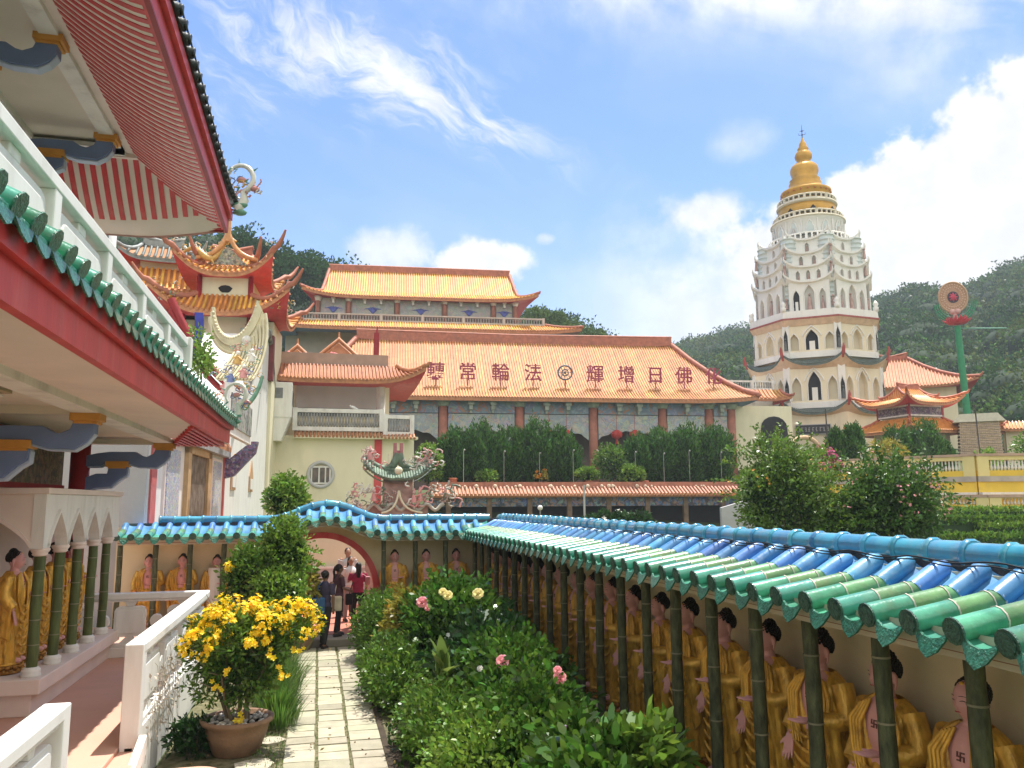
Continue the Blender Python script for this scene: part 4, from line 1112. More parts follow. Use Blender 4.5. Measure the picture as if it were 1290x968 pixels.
porc = [M('porcelain white', (.72,.70,.62), .3, .1, 6, .1), M('porcelain pink', (.62,.28,.26), .35, .15, 6, .1), M('porcelain green', (.15,.32,.22), .3, .2, 6, .1),
        M('porcelain ochre', (.60,.36,.10), .35, .15, 6, .1), M('porcelain blue', (.16,.20,.40), .3, .2, 6, .1)]
def dragon(name, label, loc, sc, seed, rz=0., parent=None, mats=None):
    """sinuous dragon with a raised crested head and fins"""
    mb = MB(T(*loc, rz)); r = random.Random(seed)
    pts = []; rs = []
    for k in range(26):
        t = k/25; pts.append((sc*(-.55+1.1*t), 0.05*sc*math.sin(t*9), sc*(.16+.14*math.sin(t*7.5)+.5*max(0,t-.7)*1.6)))
        rs.append(sc*(.03+.055*math.sin(PI*min(1,t*1.05))))
    mb.tube(pts, rs, 8, mi=2)
    for k in range(2, 25, 2):
        p = Vector(pts[k]); mb.tube([p+Vector((0,0,rs[k]*.7)), p+Vector((-.04*sc,0,rs[k]+.10*sc))], [.035*sc,.004], 5, mi=3)
    h = Vector(pts[-1]); mb.ball(h+Vector((.05*sc,0,.03*sc)), (.11*sc,.07*sc,.075*sc), 9, 6, mi=3); mb.ball(h+Vector((.15*sc,0,0)), (.07*sc,.05*sc,.04*sc), 8, 5, mi=0)
    for s in (-1,1): mb.tube([h+Vector((0,s*.03*sc,.07*sc)), h+Vector((-.1*sc,s*.06*sc,.2*sc))], [.02*sc,.004], 5, mi=0)
    for k in (6, 16):
        p = Vector(pts[k])
        for s in (-1,1): mb.tube([p, p+Vector((.06*sc,s*.09*sc,-.08*sc)), p+Vector((.10*sc,s*.1*sc,-.16*sc))], [.04*sc,.03*sc,.015*sc], 5, mi=2)
    swirl(mb, Vector((-.3*sc,0,.15*sc)), sc*.5, seed+1, 5); swirl(mb, Vector((.3*sc,0,.25*sc)), sc*.5, seed+2, 5)
    return tag(mb.build(name, mats or porc), label, 'roof ornament')

# ornament on the near veranda's two eave corners
def corner_scroll(loc, sc, label, rz, seed):
    mb = MB(T(*loc, rz)); pts = []
    for k in range(15):
        a = -1.3+5.2*k/14; pts.append((.25*sc*math.cos(a), 0, sc*(.62+.27*math.sin(a))))
    mb.tube([(-.05*sc,0,0),(.1*sc,0,.2*sc)]+pts, [.10*sc,.09*sc]+[.06*sc*(1-.5*k/14) for k in range(15)], 8, mi=0)
    for k in range(2, 15, 3):
        p = Vector(pts[k]); d = (p-Vector((0,0,.62*sc))).normalized(); mb.tube([p, p+d*.14*sc], [.03*sc,.004], 5, mi=k % 3)
    mb.ball((.28*sc,0,.42*sc), (.09*sc,.06*sc,.06*sc), 8, 6, mi=1); mb.ball((.0,0,.1*sc), (.17*sc,.1*sc,.07*sc), 8, 6, mi=2); mb.ball((.02,0,-.05*sc), (.14*sc,.1*sc,.06*sc), 8, 6, mi=2)
    mb.ball((.02*sc,0,.6*sc), (.10*sc,.06*sc,.06*sc), 8, 6, mi=1)
    swirl(mb, (.05*sc,0,.1*sc), sc*.6, seed, 12); swirl(mb, (.1*sc,0,.5*sc), sc*.5, seed+1, 8)
    return tag(mb.build('roof_ornament', porc), label, 'roof ornament')
corner_scroll((-1.62, 15.35, 8.55), 1.0, 'looped white dragon scroll on the upper eave corner against blue sky', -13, 31)
corner_scroll((-1.62, 16.30, 4.66), .8, 'coloured dragon scroll on the lower green eave corner', -13, 35)

# ------------------------------------------------------------------ white side building behind the gate wall
an = math.degrees(math.atan2(25.4, 1.22))
sbM = T(-3.72, 19.6, 0, an)      # local x runs along the wall, local -y faces the garden
sb = thing('side_temple', 'white side temple with porcelain panels and tall brown doorway behind the gate wall', 'building', (-3.72, 19.6, 0))
def sbf(u, v, d): return sbM @ Vector((u, d, v))
mb = MB(); mb.prism([(0,0),(0,4.75),(11.4,4.75),(11.5,5.6),(13.,6.9),(17,9.2),(21,11.3),(22.3,11.0),(24.0,9.2),(25.3,7.6),(25.3,0)], sbf, 0, 5.0); mb.build('wall', white, sb)
mb = MB(); mb.box(-6.6, -3.76, 19.5, 19.6, 0, 4.7); mb.build('grey_end_wall', greywall, sb)
mp = mosaic('porcelain panel', [(.76,.74,.68),(.72,.73,.74),(.22,.34,.62),(.75,.72,.66),(.45,.50,.40),(.74,.72,.70)], 7., .35, (.3,.34,.45))
for x0, x1 in ((1.35,2.75),(7.7,9.1)):
    mb = MB(sbM); mb.box(x0-.12, x1+.12, -.06, .02, .5, 4.5, 1); mb.box(x0, x1, -.085, -.06, .6, 4.4); mb.build('porcelain_panel', [mp, pinkwhite], sb)
rst = M('pink red plaster', (.52,.13,.12), .7, .15, 3, .1, stain=(.6,.35,.3), stain_amt=.5)
for a_, b_ in ((.02,.5),(9.9,10.15)): mb = MB(sbM); mb.box(a_,b_,-.05,.02,.3,4.65); mb.build('red_strip', rst, sb)
mb = MB(sbM); mb.box(3.6,4.0,-.12,.02,.3,4.6); mb.box(6.6,7.1,-.12,.02,.3,4.6); mb.box(3.6,7.1,-.12,.02,4.42,4.62); mb.build('door_frame', M('tan door frame', (.50,.34,.18), .6, .15, 4, .15), sb)
mb = MB(sbM); mb.box(4.0,6.6,-.04,.01,.3,4.42); mb.build('door', M('dark brown door', (.13,.08,.05), .6, .3, 4, .2, second=(.25,.21,.17)), sb)
mb = MB(sbM); mb.box(0,9.9,-.25,.0,4.62,4.8); mb.build('frieze_band', M('grey frieze', (.35,.36,.38), .6, .2, 6, .3), sb)
# short projecting eave over the door, its end carved in purple blue
mb = MB(sbM); mb.prism([(0,4.7),(-.15,4.85),(-.15,5.0),(0,5.3)], lambda u, v, d: (d, u, v), 4.5, 10.6); mb.build('door_eave', tilecap, sb)
mb = MB(sbM); mb.prism([(0,3.9),(-.35,4.0),(-1.05,4.8),(-1.12,5.2),(-.9,5.2),(-.2,4.6),(0,4.7)], lambda u, v, d: (d, u, v), 9.95, 10.3); mb.build('carved_bracket', mosaic('carved bracket paint', [(.10,.08,.22),(.25,.12,.2),(.16,.18,.35),(.45,.35,.35)], 6.), sb)
for x in (12.2, 17.2):
    mb = MB(sbM); mb.prism([(x-.55,3.55),(x+.55,3.55),(x+.55,4.2),(x,4.9),(x-.55,4.2)], lambda u, v, d: (u, d, v), -.05, .02, 0); mb.prism([(x-.35,3.65),(x+.35,3.65),(x+.35,4.1),(x-.35,4.1)], lambda u, v, d: (u, d, v), -.07, -.045, 1); mb.build('small_window', [M('ochre window frame', (.5,.3,.16), .7, .15, 4, .1), white], sb)
mb = MB(sbM); mb.tube([(11.5,-.05,5.7),(13,-.05,7.0),(17,-.05,9.3),(21,-.05,11.4),(22.3,-.05,11.1),(24,-.05,9.3),(25.4,-.05,7.6),(25.5,-.05,5.)], .16, 7); mb.build('stained_coping', M('stained coping', (.08,.07,.06), .8, .5, 4, .3, second=(.3,.28,.25)), sb)
for (x0,x1) in ((4.5,9.5),):
    mb = MB(sbM); mb.box(x0, x1, -.95, -.8, 5.05, 6.5, 1); mb.box(x0+.3, x1-.3, -.99, -.94, 5.3, 6.25); mb.build('painted_parapet', [mosaic('ink painted plaster', [(.42,.44,.42),(.30,.32,.30),(.5,.5,.46),(.36,.38,.36)], 3.), whitew], sb)
# swallow-tail ridge in cream tiles
cr = M('cream glazed ridge', (.66,.60,.40), .4, .12, 3, .15, stain=(.35,.33,.2), stain_amt=.3)
def bez(p, n=16):
    p = [Vector(q) for q in p]; out_ = []
    for i in range(n+1):
        t = i/n; out_.append(p[0]*(1-t)**3+p[1]*3*t*(1-t)**2+p[2]*3*t*t*(1-t)+p[3]*t**3)
    return out_
mb = MB(T(-3.05, 31, 0, -5))
up = bez([(-.98,0,10.3),(-.85,0,8.75),(.3,0,8.7),(.64,0,10.6)], 24); lo_ = bez([(-1.05,0,9.9),(-.95,0,8.15),(.45,0,8.1),(.95,0,9.9)], 24)
for y0_, y1_ in ((-.16,.16),):
    vs = []
    for p, q in zip(up, lo_): vs += [(p.x,y0_,p.z),(p.x,y1_,p.z),(q.x,y1_,q.z),(q.x,y0_,q.z)]
    mb.add(vs, [(i*4+j,i*4+(j+1)%4,i*4+4+(j+1)%4,i*4+4+j) for i in range(24) for j in range(4)])
mb.tube([(p.x,0,p.z+.02) for p in up], .075, 6); mb.tube([(p.x,-.2,p.z) for p in lo_], .07, 6)
mb.tube([(p.x*.5+q.x*.5,-.18,p.z*.5+q.z*.5) for p, q in zip(up, lo_)], .035, 5)
for i in range(1, 24): mb.ball((up[i].x, -.12, up[i].z-.02), .07, 6, 4)
for k in range(11):     # tile ribs sweeping down at its right
    x = -.25+.125*k; e = max(0, k-4)
    mb.tube(bez([(x*.85+.12,-.15-.02*k,8.75+.22*e),(x+.2,-.4,8.55+.10*e),(x+.02,-.8,7.95),(x-.25,-1.2,7.45)], 10), .052, 6)
mb.add([(-.2,-.12,8.6),(1.02,-.3,9.75),(.95,-.75,7.9),(.7,-1.2,7.38),(-.5,-1.2,7.38),(-.2,-.75,7.85)], [(0,1,2,5),(5,2,3,4)])
mb.build('swallow_tail_ridge', cr, sb)
mb = MB(T(-3.9, 31, 0, 0)); mb.tube(bez([(-1.5,-.6,10.4),(-.6,-.6,8.4),(.3,-.8,7.4),(1.0,-1.,7.1)]), .16, 6); mb.tube(bez([(-1.5,-.6,10.0),(-.6,-.6,8.0),(.3,-.8,7.0),(1.0,-1.,6.7)]), .12, 6); mb.build('dark_ridge_moulding', darkred, sb)
mb = MB()
for k, (x, z) in enumerate(((-3.1,6.6),(-2.7,6.9),(-2.3,6.7),(-2.9,7.4),(-2.5,7.5),(-2.2,7.3),(-3.2,7.2),(-2.75,8.0),(-2.35,8.1),(-3.4,6.4))): swirl(mb, (x,28+.1*(k%3),z), .62, 40+k, 9)
for x, z, m_ in ((-2.95,7.0,4),(-2.55,7.2,1),(-2.3,7.75,0),(-3.1,6.7,1),(-2.75,7.65,3)):
    mb.tube([(x,27.8,z),(x,27.8,z+.22),(x,27.8,z+.32)], [.13,.10,.05], 8, mi=m_); mb.ball((x,27.78,z+.38), .07, 8, 6, mi=0); mb.tube([(x-.16,27.75,z+.2),(x,27.72,z+.25),(x+.16,27.75,z+.12)], .035, 5, mi=m_)
mb.tube(bez([(-3.3,27.9,6.25),(-2.7,27.9,5.9),(-2.1,27.9,6.3),(-1.95,27.9,7.3)]), [.12-.004*i for i in range(17)], 7, mi=2)
mb.ball((-2.75,30.8,9.05), (.2,.2,.2), mi=0)
mb.build('porcelain_figures', porc, sb)
# shrub climbing on the parapet + blue drape
mb = MB(); mb.grid(lambda u, v: (-4.55+.3*u+.05*math.sin(v*5), 30.2, 9.9-1.7*v), 4, 8); mb.build('blue_drape', M('blue cloth', (.05,.06,.36), .7, .2, 3, .1), sb)
tr_ = thing('rooftop_shrub', 'small yellow-green shrub growing on the side temple parapet', 'shrub', (-4.2, 29.5, 6.3))
P1, N1 = clumps((-4.2, 29.5, 8.0), (.55,.5,1.1), 26, 40, .35, .3); leafobj('foliage', leaves(P1, N1, .16, .09), lf_lime, tr_)
mb = MB(); branchy(mb, (-4.2,29.5,6.3), (-4.2,29.5,8.4), .05, 6, .5, 2); mb.build('stem', barkdk, tr_)

# ------------------------------------------------------------------ ornate gate tower
tw = thing('gate_tower', 'ornate two tier temple tower with steep orange tiled horned roofs above the white building', 'tower', (-4.8, 43.5, 0))
tm_ = T(-4.8, 43.6, 0, -4)
mb = MB(tm_); mb.box(-1.25,1.25,-1.6,1.6,0,14.6); mb.box(-2.6,2.4,-1.2,2.5,0,12.3); mb.build('wall', cream, tw)
mb = MB(tm_); mb.prism([(-.35,13.9),(-.25,13.75),(-.15,13.68),(.15,13.68),(.25,13.75),(.35,13.9),(.2,14.02),(0,14.06),(-.2,14.02)], lambda u, v, d: (u, d, v), -1.64, -1.55); mb.build('fan_window', darkvoid, tw)
for x in (-1.25, 1.25, 1.95, -1.9):
    mb = MB(tm_); mb.lathe([(.13,0),(.13,14.5 if abs(x) < 1.5 else 12.6)], 10, (x, -1.66 if abs(x) < 1.5 else -1.9, 0)); mb.build('red_pillar', darkred, tw)
tmh = dict(tile=M('amber glazed tile', (.70,.33,.06), .45, .3, 1.6, .15, island=.2, stain=(.38,.14,.05), stain_amt=.5), lift=1.15, tips=.9, sp=.24, tr=.08, hipr=.15, pw=3.)
hiproof(tw, tm_, 2.15, 2.3, 1.15, 1.2, 14.55, 15.15, ridge=False, wall=(1.25,1.6), ext=.3, conc=1.2, **tmh)
tmh['lift'] = .5
hiproof(tw, tm_, 1.35, 1.3, 1.0, 0, 15.1, 16.0, wall=(.8,1.0), ext=.1, conc=1.2, ridge_h=.35, **tmh)
mb = MB(tm_); mb.prism([(-1.0,15.2),(1.0,15.2),(0,16.2)], lambda u, v, d: (u, d, v), -1.42, -1.35, 0); mb.tube(bez([(-1.5,-1.5,15.5),(-.5,-1.5,15.6),(-.2,-1.5,16.3),(0,-1.5,16.9)]), .13, 6, mi=1); mb.tube(bez([(1.5,-1.5,15.5),(.5,-1.5,15.6),(.2,-1.5,16.3),(0,-1.5,16.9)]), .13, 6, mi=1); mb.tube([(0,-1.5,16.4),(0,-1.5,17.6)], [.16,.12], 8, mi=1)
mb.build('front_gable', [mosaic('gable porcelain', [(.5,.4,.25),(.3,.33,.25),(.6,.55,.45)], 5.), M('orange ridge glaze', (.62,.30,.12), .4, .25, 4, .2)], tw)
tmh['lift'] = 1.3; tmh['tips'] = .8
hiproof(tw, tm_, 3.0, 2.7, 1.3, 1.65, 12.45, 13.5, ridge=False, wall=(2.2,1.9), ext=.35, **tmh)
mb = MB(tm_)
for k in range(9): swirl(mb, (-2.7+.15*k if k < 4 else 2.2+.12*k, -2.6, 12.6+.35*(k % 4)), .8, 60+k, 4)
for x, z in ((-2.3,15.9),(2.35,15.9),(3.3,13.9),(-3.3,13.9)): swirl(mb, (x,-2.3,z), .7, int(80+x*3), 5)
mb.build('porcelain_figures', [porc[0], porc[3], porc[2], porc[3], porc[1]], tw)
mb = MB(tm_)
for k in range(7): mb.cbox((1.0+.22*k, -1.9, 11.9-.13*abs(k-3)), (.16,.5,.5+.1*(k%2)), mi=k%2)
mb.box(.7,2.5,-1.7,-1.2,9.2,11.5,1)
mb.build('dougong_brackets', [M('grey green bracket', (.30,.34,.28), .6, .2, 4, .2), M('shadow red wall', (.2,.05,.05), .6, .2, 3, .1)], tw)
tag(dragon('dragon_ornament', 'golden dragon crouching on the tower roof left of its gable', (-6.0, 42.2, 15.4), 2.0, 77, -4, mats=[porc[3],porc[3],porc[3],porc[0],porc[3]]))

fp = thing('far_pavilion', 'small distant pavilion with dark tiled roof above orange tiled eaves', 'pavilion', (-9.3, 49, 0))
fm = T(-9.3, 49.2, 0, 6)
mb = MB(fm); mb.box(-1.1,1.1,-1,1,10,17.2); mb.box(-3,4.,-2.,3,0,14.2); mb.build('wall', cream, fp)
hiproof(fp, fm, 1.9, 1.7, 1.1, 0, 16.9, 18.1, lift=.5, tips=.5, tile=M('dark slate tile', (.12,.14,.13), .5, .2, 4, .2), capm=M('grey cap tile', (.25,.27,.26), .6, .2, 4, .1), rid=M('grey ridge', (.3,.31,.3), .6, .2, 4, .2), wall=(1,.9), sp=.3, hipr=.12, ridge_h=.25)
hiproof(fp, fm, 2.6, 2.4, 1.15, 1.1, 14.9, 16.4, lift=.5, tips=.5, tile=yorange, wall=(1.1,1), sp=.3, ridge=False, hipr=.13)
hiproof(fp, fm, 4.2, 3.4, 2.4, 2.2, 13.0, 14.3, lift=.8, tips=.7, tile=yorange, wall=(3,2), sp=.3, ridge=False, hipr=.14)
mb = MB(fm); mb.lathe([(.2,0),(.2,4)], 8, (-2.4,-2.5,13.8)); mb.build('grey_post', greywall, fp)

# ------------------------------------------------------------------ cream building with balcony
yb = thing('cream_building', 'cream building with round window, white balcony and red tiled upturned roof', 'building', (1.5, 46, 0))
Y0 = 45.
mb = MB(); mb.prism([(-3.2,Y0),(4.6,Y0),(5.2,Y0+.6),(5.2,Y0+8),(-3.2,Y0+8)], lambda u, v, d: (u, v, d), 0, 6.7)
mb.box(-3.2, 3.9, Y0+2.2, Y0+8, 6.7, 10.6); mb.build('wall', cream, yb)
mb = MB(); mb.box(2.95,3.35,Y0-.06,Y0+.1,0,6.6); mb.build('red_pilaster', red, yb)
# projecting white corner balcony
mb = MB(); mb.prism([(-3.1,7.55),(-1.55,7.55),(-1.5,9.4),(-3.1,9.4)], lambda u, v, d: (u, d, v), Y0-1.3, Y0-1.2); mb.prism([(-3.0,6.3),(-2.0,6.3),(-1.55,7.55),(-3.1,7.55)], lambda u, v, d: (u, d, v), Y0-1.25, Y0+.5); mb.box(-1.62,-1.5,Y0-1.199,Y0+1.8,7.55,9.4); mb.box(-3.1,-1.6,Y0-1.2,Y0+2,7.5,7.62); mb.build('corner_balcony', white, yb, .01)
mb = MB(); mb.box(-2.75,-1.98,Y0-1.32,Y0-1.29,8.55,9.1); mb.box(-1.52,-1.47,Y0-.9,Y0+.7,8.3,9.0); mb.build('balcony_opening', M('grey opening', (.18,.19,.2), .6, .3, 3, 0), yb)
# parapet with small balusters
def rail(root, P0, P1, z, h, n, post, mat, bmat, nm='balcony_rail', th=.1):
    d = Vector((P1[0]-P0[0], P1[1]-P0[1], 0)); Ln = d.length; a = math.degrees(math.atan2(d.y, d.x)); Mx = T(P0[0], P0[1], z, a)
    mb = MB(Mx); mb.box(0,Ln,-th,th,h*.82,h); mb.box(0,Ln,-th,th,0,h*.18)
    for k in range(post+1):
        x = Ln*k/post; mb.box(x-.12,x+.12,-th-.03,th+.03,0,h+.03)
    r_ = mb.build(nm, mat, root)
    mb = MB(Mx)
    for i in range(n):
        x = Ln*(i+.5)/n
        mb.lathe([(th*.55,h*.18),(th*.8,h*.3),(th*.45,h*.5),(th*.75,h*.7),(th*.5,h*.83)], 7, (x,0,0))
    mb.build('balusters', bmat, r_)
    return r_
greyb = M('weathered grey baluster', (.3,.3,.29), .7, .3, 3, .1)
rail(yb, (-1.35,Y0-.1), (3.3,Y0-.1), 6.95, 1.22, 30, 1, whitew, greyb); rail(yb, (3.5,Y0-.1), (5.0,Y0+.1), 6.75, 1.15, 10, 1, whitew, greyb)
mb = MB()
x = -1.3
while x < 5.3: 
    mb.tube([(x,Y0-.55,6.62-(.05 if x>3.4 else 0)),(x,Y0+.1,6.92-(.05 if x>3.4 else 0))], .075, 6); x += .2
mb.box(-1.4,5.3,Y0-.5,Y0+.2,6.52,6.66,1); mb.build('tile_skirt', [tilecap, cream], yb)
mb = MB(); mb.box(-1.3,3.2,Y0+2.1,Y0+2.22,8.0,8.45); mb.build('dark_gap', darkvoid, yb)
mb = MB(); mb.box(-1.4,3.4,Y0+2.12,Y0+2.22,8.45,10.2); mb.build('plaster_panel', M('pale lilac plaster', (.56,.53,.50), .7, .06, 1, .1), yb)
mb = MB(); mb.lathe([(.32,0),(.32,.5),(.26,.55),(.26,2.0),(.4,2.3),(.45,2.6)], 12, (3.35,Y0+1.5,7.6)); mb.build('pillar', [whitew], yb)
hiproof(yb, T(.6, Y0+4.4, 0, 0), 4.7, 5.1, 3.6, 3.6, 9.75, 10.75, lift=.8, ext=.35, sp=.19, tr=.065, tile=M('rusty red tile', (.38,.14,.07), .5, .3, 3, .2), ridge=False, wall=(3.3,2.9), tips=.25, pw=5., sof=red, hipr=.15, rid=tilecap)
mb = MB(); mb.box(-3.2, 3.7, Y0+.9, Y0+1.2, 10.7, 11.45); mb.build('roof_parapet', M('brown rendered parapet', (.42,.29,.22), .7, .12, 2, .1), yb)
# gables behind the parapet
for (cx, w, zt, zb, yy) in ((.95,3.2,12.9,11.3,Y0+4),(-1.5,1.8,12.6,11.6,Y0+5)):
    mb = MB(); mb.prism([(cx-w/2,zb),(cx+w/2,zb),(cx,zt-.15)], lambda u, v, d: (u, d, v), yy, yy+.2); mb.build('gable', M('rust gable %d' % int(cx*10), (.5,.24,.14), .7, .15, 3, .15), yb)
    mb = MB(); mb.tube([(cx-w/2-.2,yy-.05,zb-.05),(cx,yy-.05,zt),(cx+w/2+.2,yy-.05,zb-.05)], .14, 6); mb.tube([(cx-w/2+.1,yy-.2,zb),(cx,yy-.2,zt-.3),(cx+w/2-.1,yy-.2,zb)], .06, 6); mb.tube([(cx,yy,zt-.1),(cx,yy,zt+.45)], [.12,.05], 6); mb.build('gable_ridge', tilecap, yb)
mb = MB(); mb.box(3.0,3.3,Y0+3,Y0+3.3,11.3,13.2); mb.tube([(3.15,Y0+3.1,13.2),(3.2,Y0+3.1,13.6)], [.1,.03], 6); mb.build('red_finial_post', darkred, yb)
mb = MB(); r2 = random.Random(5)
for k in range(50): mb.ball((-2.0+2.9*r2.random(), Y0+1.8+.4*r2.random(), 11.35+.25*r2.random()), .13, 5, 4)
mb.build('pink_bunting', M('pink bunting', (.62,.18,.18), .6, .2, 3, 0), yb)
# round window
w_ = MB(); w_.tube([(.09+.66*math.cos(2*PI*k/24),Y0-.04,4.58+.66*math.sin(2*PI*k/24)) for k in range(25)], .10, 7, cap=False)
wf = w_.build('round_window', greywall, yb)
mb = MB(); mb.prism([(.09+.64*math.cos(2*PI*k/24),4.58+.64*math.sin(2*PI*k/24)) for k in range(24)], lambda u, v, d: (u, d, v), Y0-.03, Y0+.02); mb.build('window_reveal', M('grey stone reveal', (.42,.38,.27), .7, .1, 3, .1), wf)
mb = MB()
for x0, x1 in ((-.36,-.02),(.06,.30),(.36,.56)): mb.box(.0+x0,.0+x1,Y0-.06,Y0-.031,4.15,4.95)
mb.build('pane', M('dim window glass', (.08,.09,.09), .15, .2, 3, 0, second=(.22,.16,.13)), wf)
mb = MB(); mb.box(-.42,.62,Y0-.09,Y0-.05,4.95,5.03); mb.box(-.42,.62,Y0-.09,Y0-.05,4.07,4.15)
for x in (-.42,-.03,.31,.55): mb.box(x,x+.07,Y0-.085,Y0-.052,4.1,5.0)
mb.build('frame', whitew, wf)
# side window on the white wall's end and a white bird on the rail
mb = MB(); mb.prism([(-2.62+.16*math.cos(2*PI*k/16),4.75+.75*math.sin(2*PI*k/16)) for k in range(16)], lambda u, v, d: (u, d, v), Y0-.05, Y0+.01); mb.build('side_window', M('grey louvre', (.3,.31,.32), .6, .3, 8, .2), yb)
mb = MB(); bx, by, bz = 1.75, Y0-.1, 8.28
mb.tube([(bx-.16,by,bz+.05),(bx-.08,by,bz+.03),(bx+.03,by,bz-.02),(bx+.12,by,bz-.05),(bx+.27,by,bz-.10)], [.045,.075,.085,.06,.015], 8); mb.ball((bx-.18,by,bz+.09), .05, 8, 6); mb.tube([(bx-.22,by,bz+.09),(bx-.27,by,bz+.08)], [.015,.004], 5)
mb.tube([(bx,by,bz-.08),(bx,by,bz-.13)], .012, 5)
bd = remeshed(mb, 'bird', M('white feathers', (.8,.8,.78), .7, .05, 8, .1), None, .015, 2); tag(bd, 'white bird resting on the balcony rail of the cream building', 'bird')

# ------------------------------------------------------------------ small dragon-crested gateway just beyond the gate wall
dg = thing('dragon_gateway', 'weathered green tiled gateway crowded with porcelain dragons above the garden wall', 'gateway', (2.3, 24.2, 0))
dm = T(2.3, 24.3, 0, 0)
mossy = M('mossy glazed tile', (.14,.20,.14), .5, .35, 5, .3, stain=(.35,.3,.25), stain_amt=.4)
mb = MB(dm); mb.box(-.42,.42,-.3,.3,0,3.75); mb.box(-.9,.9,-.15,.15,0,3.0); mb.build('wall', M('worn red plaster', (.36,.23,.19), .8, .3, 4, .3, stain=(.3,.28,.25), stain_amt=.5), dg)
mb = MB(dm)
for k in range(27):
    x = -1.0+2.0*k/26; l = .42*abs(x)**2.6
    mb.tube([(x,-.42,3.72+l),(x,-.2,3.86+l),(x,.0,3.98+l)], .05, 6)
mb.grid(lambda u, v: (-1.02+2.04*u, -.4+.4*v, 3.7+.26*v+.42*abs(-1.02+2.04*u)**2.6), 20, 2)
mb.grid(lambda u, v: (-1.02+2.04*u, -.42+.84*v, 3.62+.42*abs(-1.02+2.04*u)**2.6), 20, 2)
mb.tube([(-1.0+2.0*k/16, 0, 4.02+.4*abs(-1+2*k/16)**2.6) for k in range(17)], .09, 7)
mb.tube([(-.55,0,4.02),(-.15,0,4.15),(0,0,4.5)], [.06,.12,.16], 8); mb.tube([(.55,0,4.02),(.15,0,4.15),(0,0,4.5)], [.06,.12,.16], 8)
mb.build('roof', mossy, dg)
mb = MB(dm); mb.box(-.14,-.05,-.1,.1,4.2,4.82); mb.box(.05,.14,-.1,.1,4.2,4.82); mb.box(-.14,.14,-.06,.06,4.2,4.6); mb.build('red_prongs', M('faded red plaster', (.42,.17,.17), .7, .2, 4, .2), dg)
mb = MB(dm); mb.box(-.3,-.25,-.05,.05,4.1,4.5); mb.box(-.2,-.15,-.05,.05,4.1,4.52); mb.ball((-.02,-.45,3.98), (.12,.1,.12)); mb.build('pale_finials', M('cream plaster', (.72,.66,.48), .7, .1, 4, .1), dg)
figs = [porc[1], M('faded pink porcelain', (.56,.38,.34), .5, .15, 6, .1), M('grey porcelain', (.42,.40,.34), .5, .2, 6, .1), mossy, porc[0]]
mb = MB(dm)
for x, z, s, sd_ in ((-.85,4.1,.75,1),(.85,4.1,.8,2),(-.95,3.0,.9,3),(.75,3.0,1.,4),(1.25,3.0,.9,5),(-1.2,2.9,.6,6),(.3,4.1,.35,7),(-.5,3.0,.6,8),(.95,4.2,.7,9),(-.85,4.35,.5,10)):
    swirl(mb, (x,-.35,z), s*1.05, 100+sd_, 12)
for x, z in ((-.72,3.1),(-.85,4.3),(.45,3.05),(.62,3.1)):
    mb.tube([(x,-.4,z),(x,-.4,z+.22)], [.09,.06], 8, mi=0); mb.ball((x,-.4,z+.29), .06, 7, 5, mi=1); mb.tube([(x,-.42,z+.18),(x+.16,-.5,z+.22)], .025, 5, mi=0); mb.tube([(x,-.4,z+.33),(x,-.4,z+.42)], [.05,.01], 5, mi=0)
mb.tube([(-1.35+.09*k, -.3, 2.92+.10*math.sin(k*1.1)) for k in range(31)], .06, 6, mi=2)
mb.build('porcelain_figures', figs, dg)
mb = MB(dm); mb.tube(bez([(-.5,-.4,2.75),(-.1,-.4,2.8),(-.05,-.4,3.1),(0,-.4,3.4)],8), .035, 6); mb.tube(bez([(.7,-.4,2.75),(.15,-.4,2.8),(.05,-.4,3.1),(0,-.4,3.4)],8), .035, 6); mb.build('cream_scroll', [M('cream scroll', (.66,.62,.45), .6, .1, 4, .1)], dg)
# ------------------------------------------------------------------ great hall in the middle
gh = thing('great_hall', 'long temple hall with wide orange tiled roof and red columns behind a cypress hedge', 'temple hall', (18, 76, 3.9))
hM = T(0, 70, 0, -5.1)
hiproof(gh, hM @ T(18.3, 7.6), 20.6, 7.6, 15.8, 0, 12.25, 18.7, lift=.35, ext=.5, conc=1.22, sp=.25, tr=.07, ridge_h=.75, fas=.35, hipr=.26, wall=(19.3,6.4), tips=.2, sof=teal, sides='SNE', pw=9.)
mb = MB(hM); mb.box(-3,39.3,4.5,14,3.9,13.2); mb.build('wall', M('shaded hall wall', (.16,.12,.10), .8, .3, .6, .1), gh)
mb = MB(hM); mb.box(-3,39.,.3,4.4,3.0,3.95); mb.build('plinth', greywall, gh)
colx = [3.7, 10.5, 17.35, 24.15, 30.7, 35.2, 37.4]
for x in colx:
    mb = MB(hM); mb.lathe([(.42,0),(.40,7.9)], 14, (x,1.2,3.9)); mb.lathe([(.5,0),(.6,.3),(.75,.55)], 10, (x,1.2,11.5), 1); mb.build('red_column', [M('faded red column', (.36,.14,.09), .6, .2, 2, .15) if x == colx[0] else bpy.data.materials['faded red column'], M('bracket grey green', (.33,.36,.30), .6, .3, 3, .2) if x == colx[0] else bpy.data.materials['bracket grey green']], gh)
fz = mosaic('painted frieze', [(.46,.49,.49),(.36,.42,.47),(.52,.51,.46),(.48,.44,.36),(.27,.35,.43),(.47,.50,.48),(.48,.32,.24)], 1.3, .7, (.30,.34,.38))
fz2 = mosaic('painted beam', [(.24,.31,.39),(.32,.37,.41),(.21,.28,.36),(.46,.22,.15),(.26,.33,.39)], 1.0, .7, (.17,.21,.27))
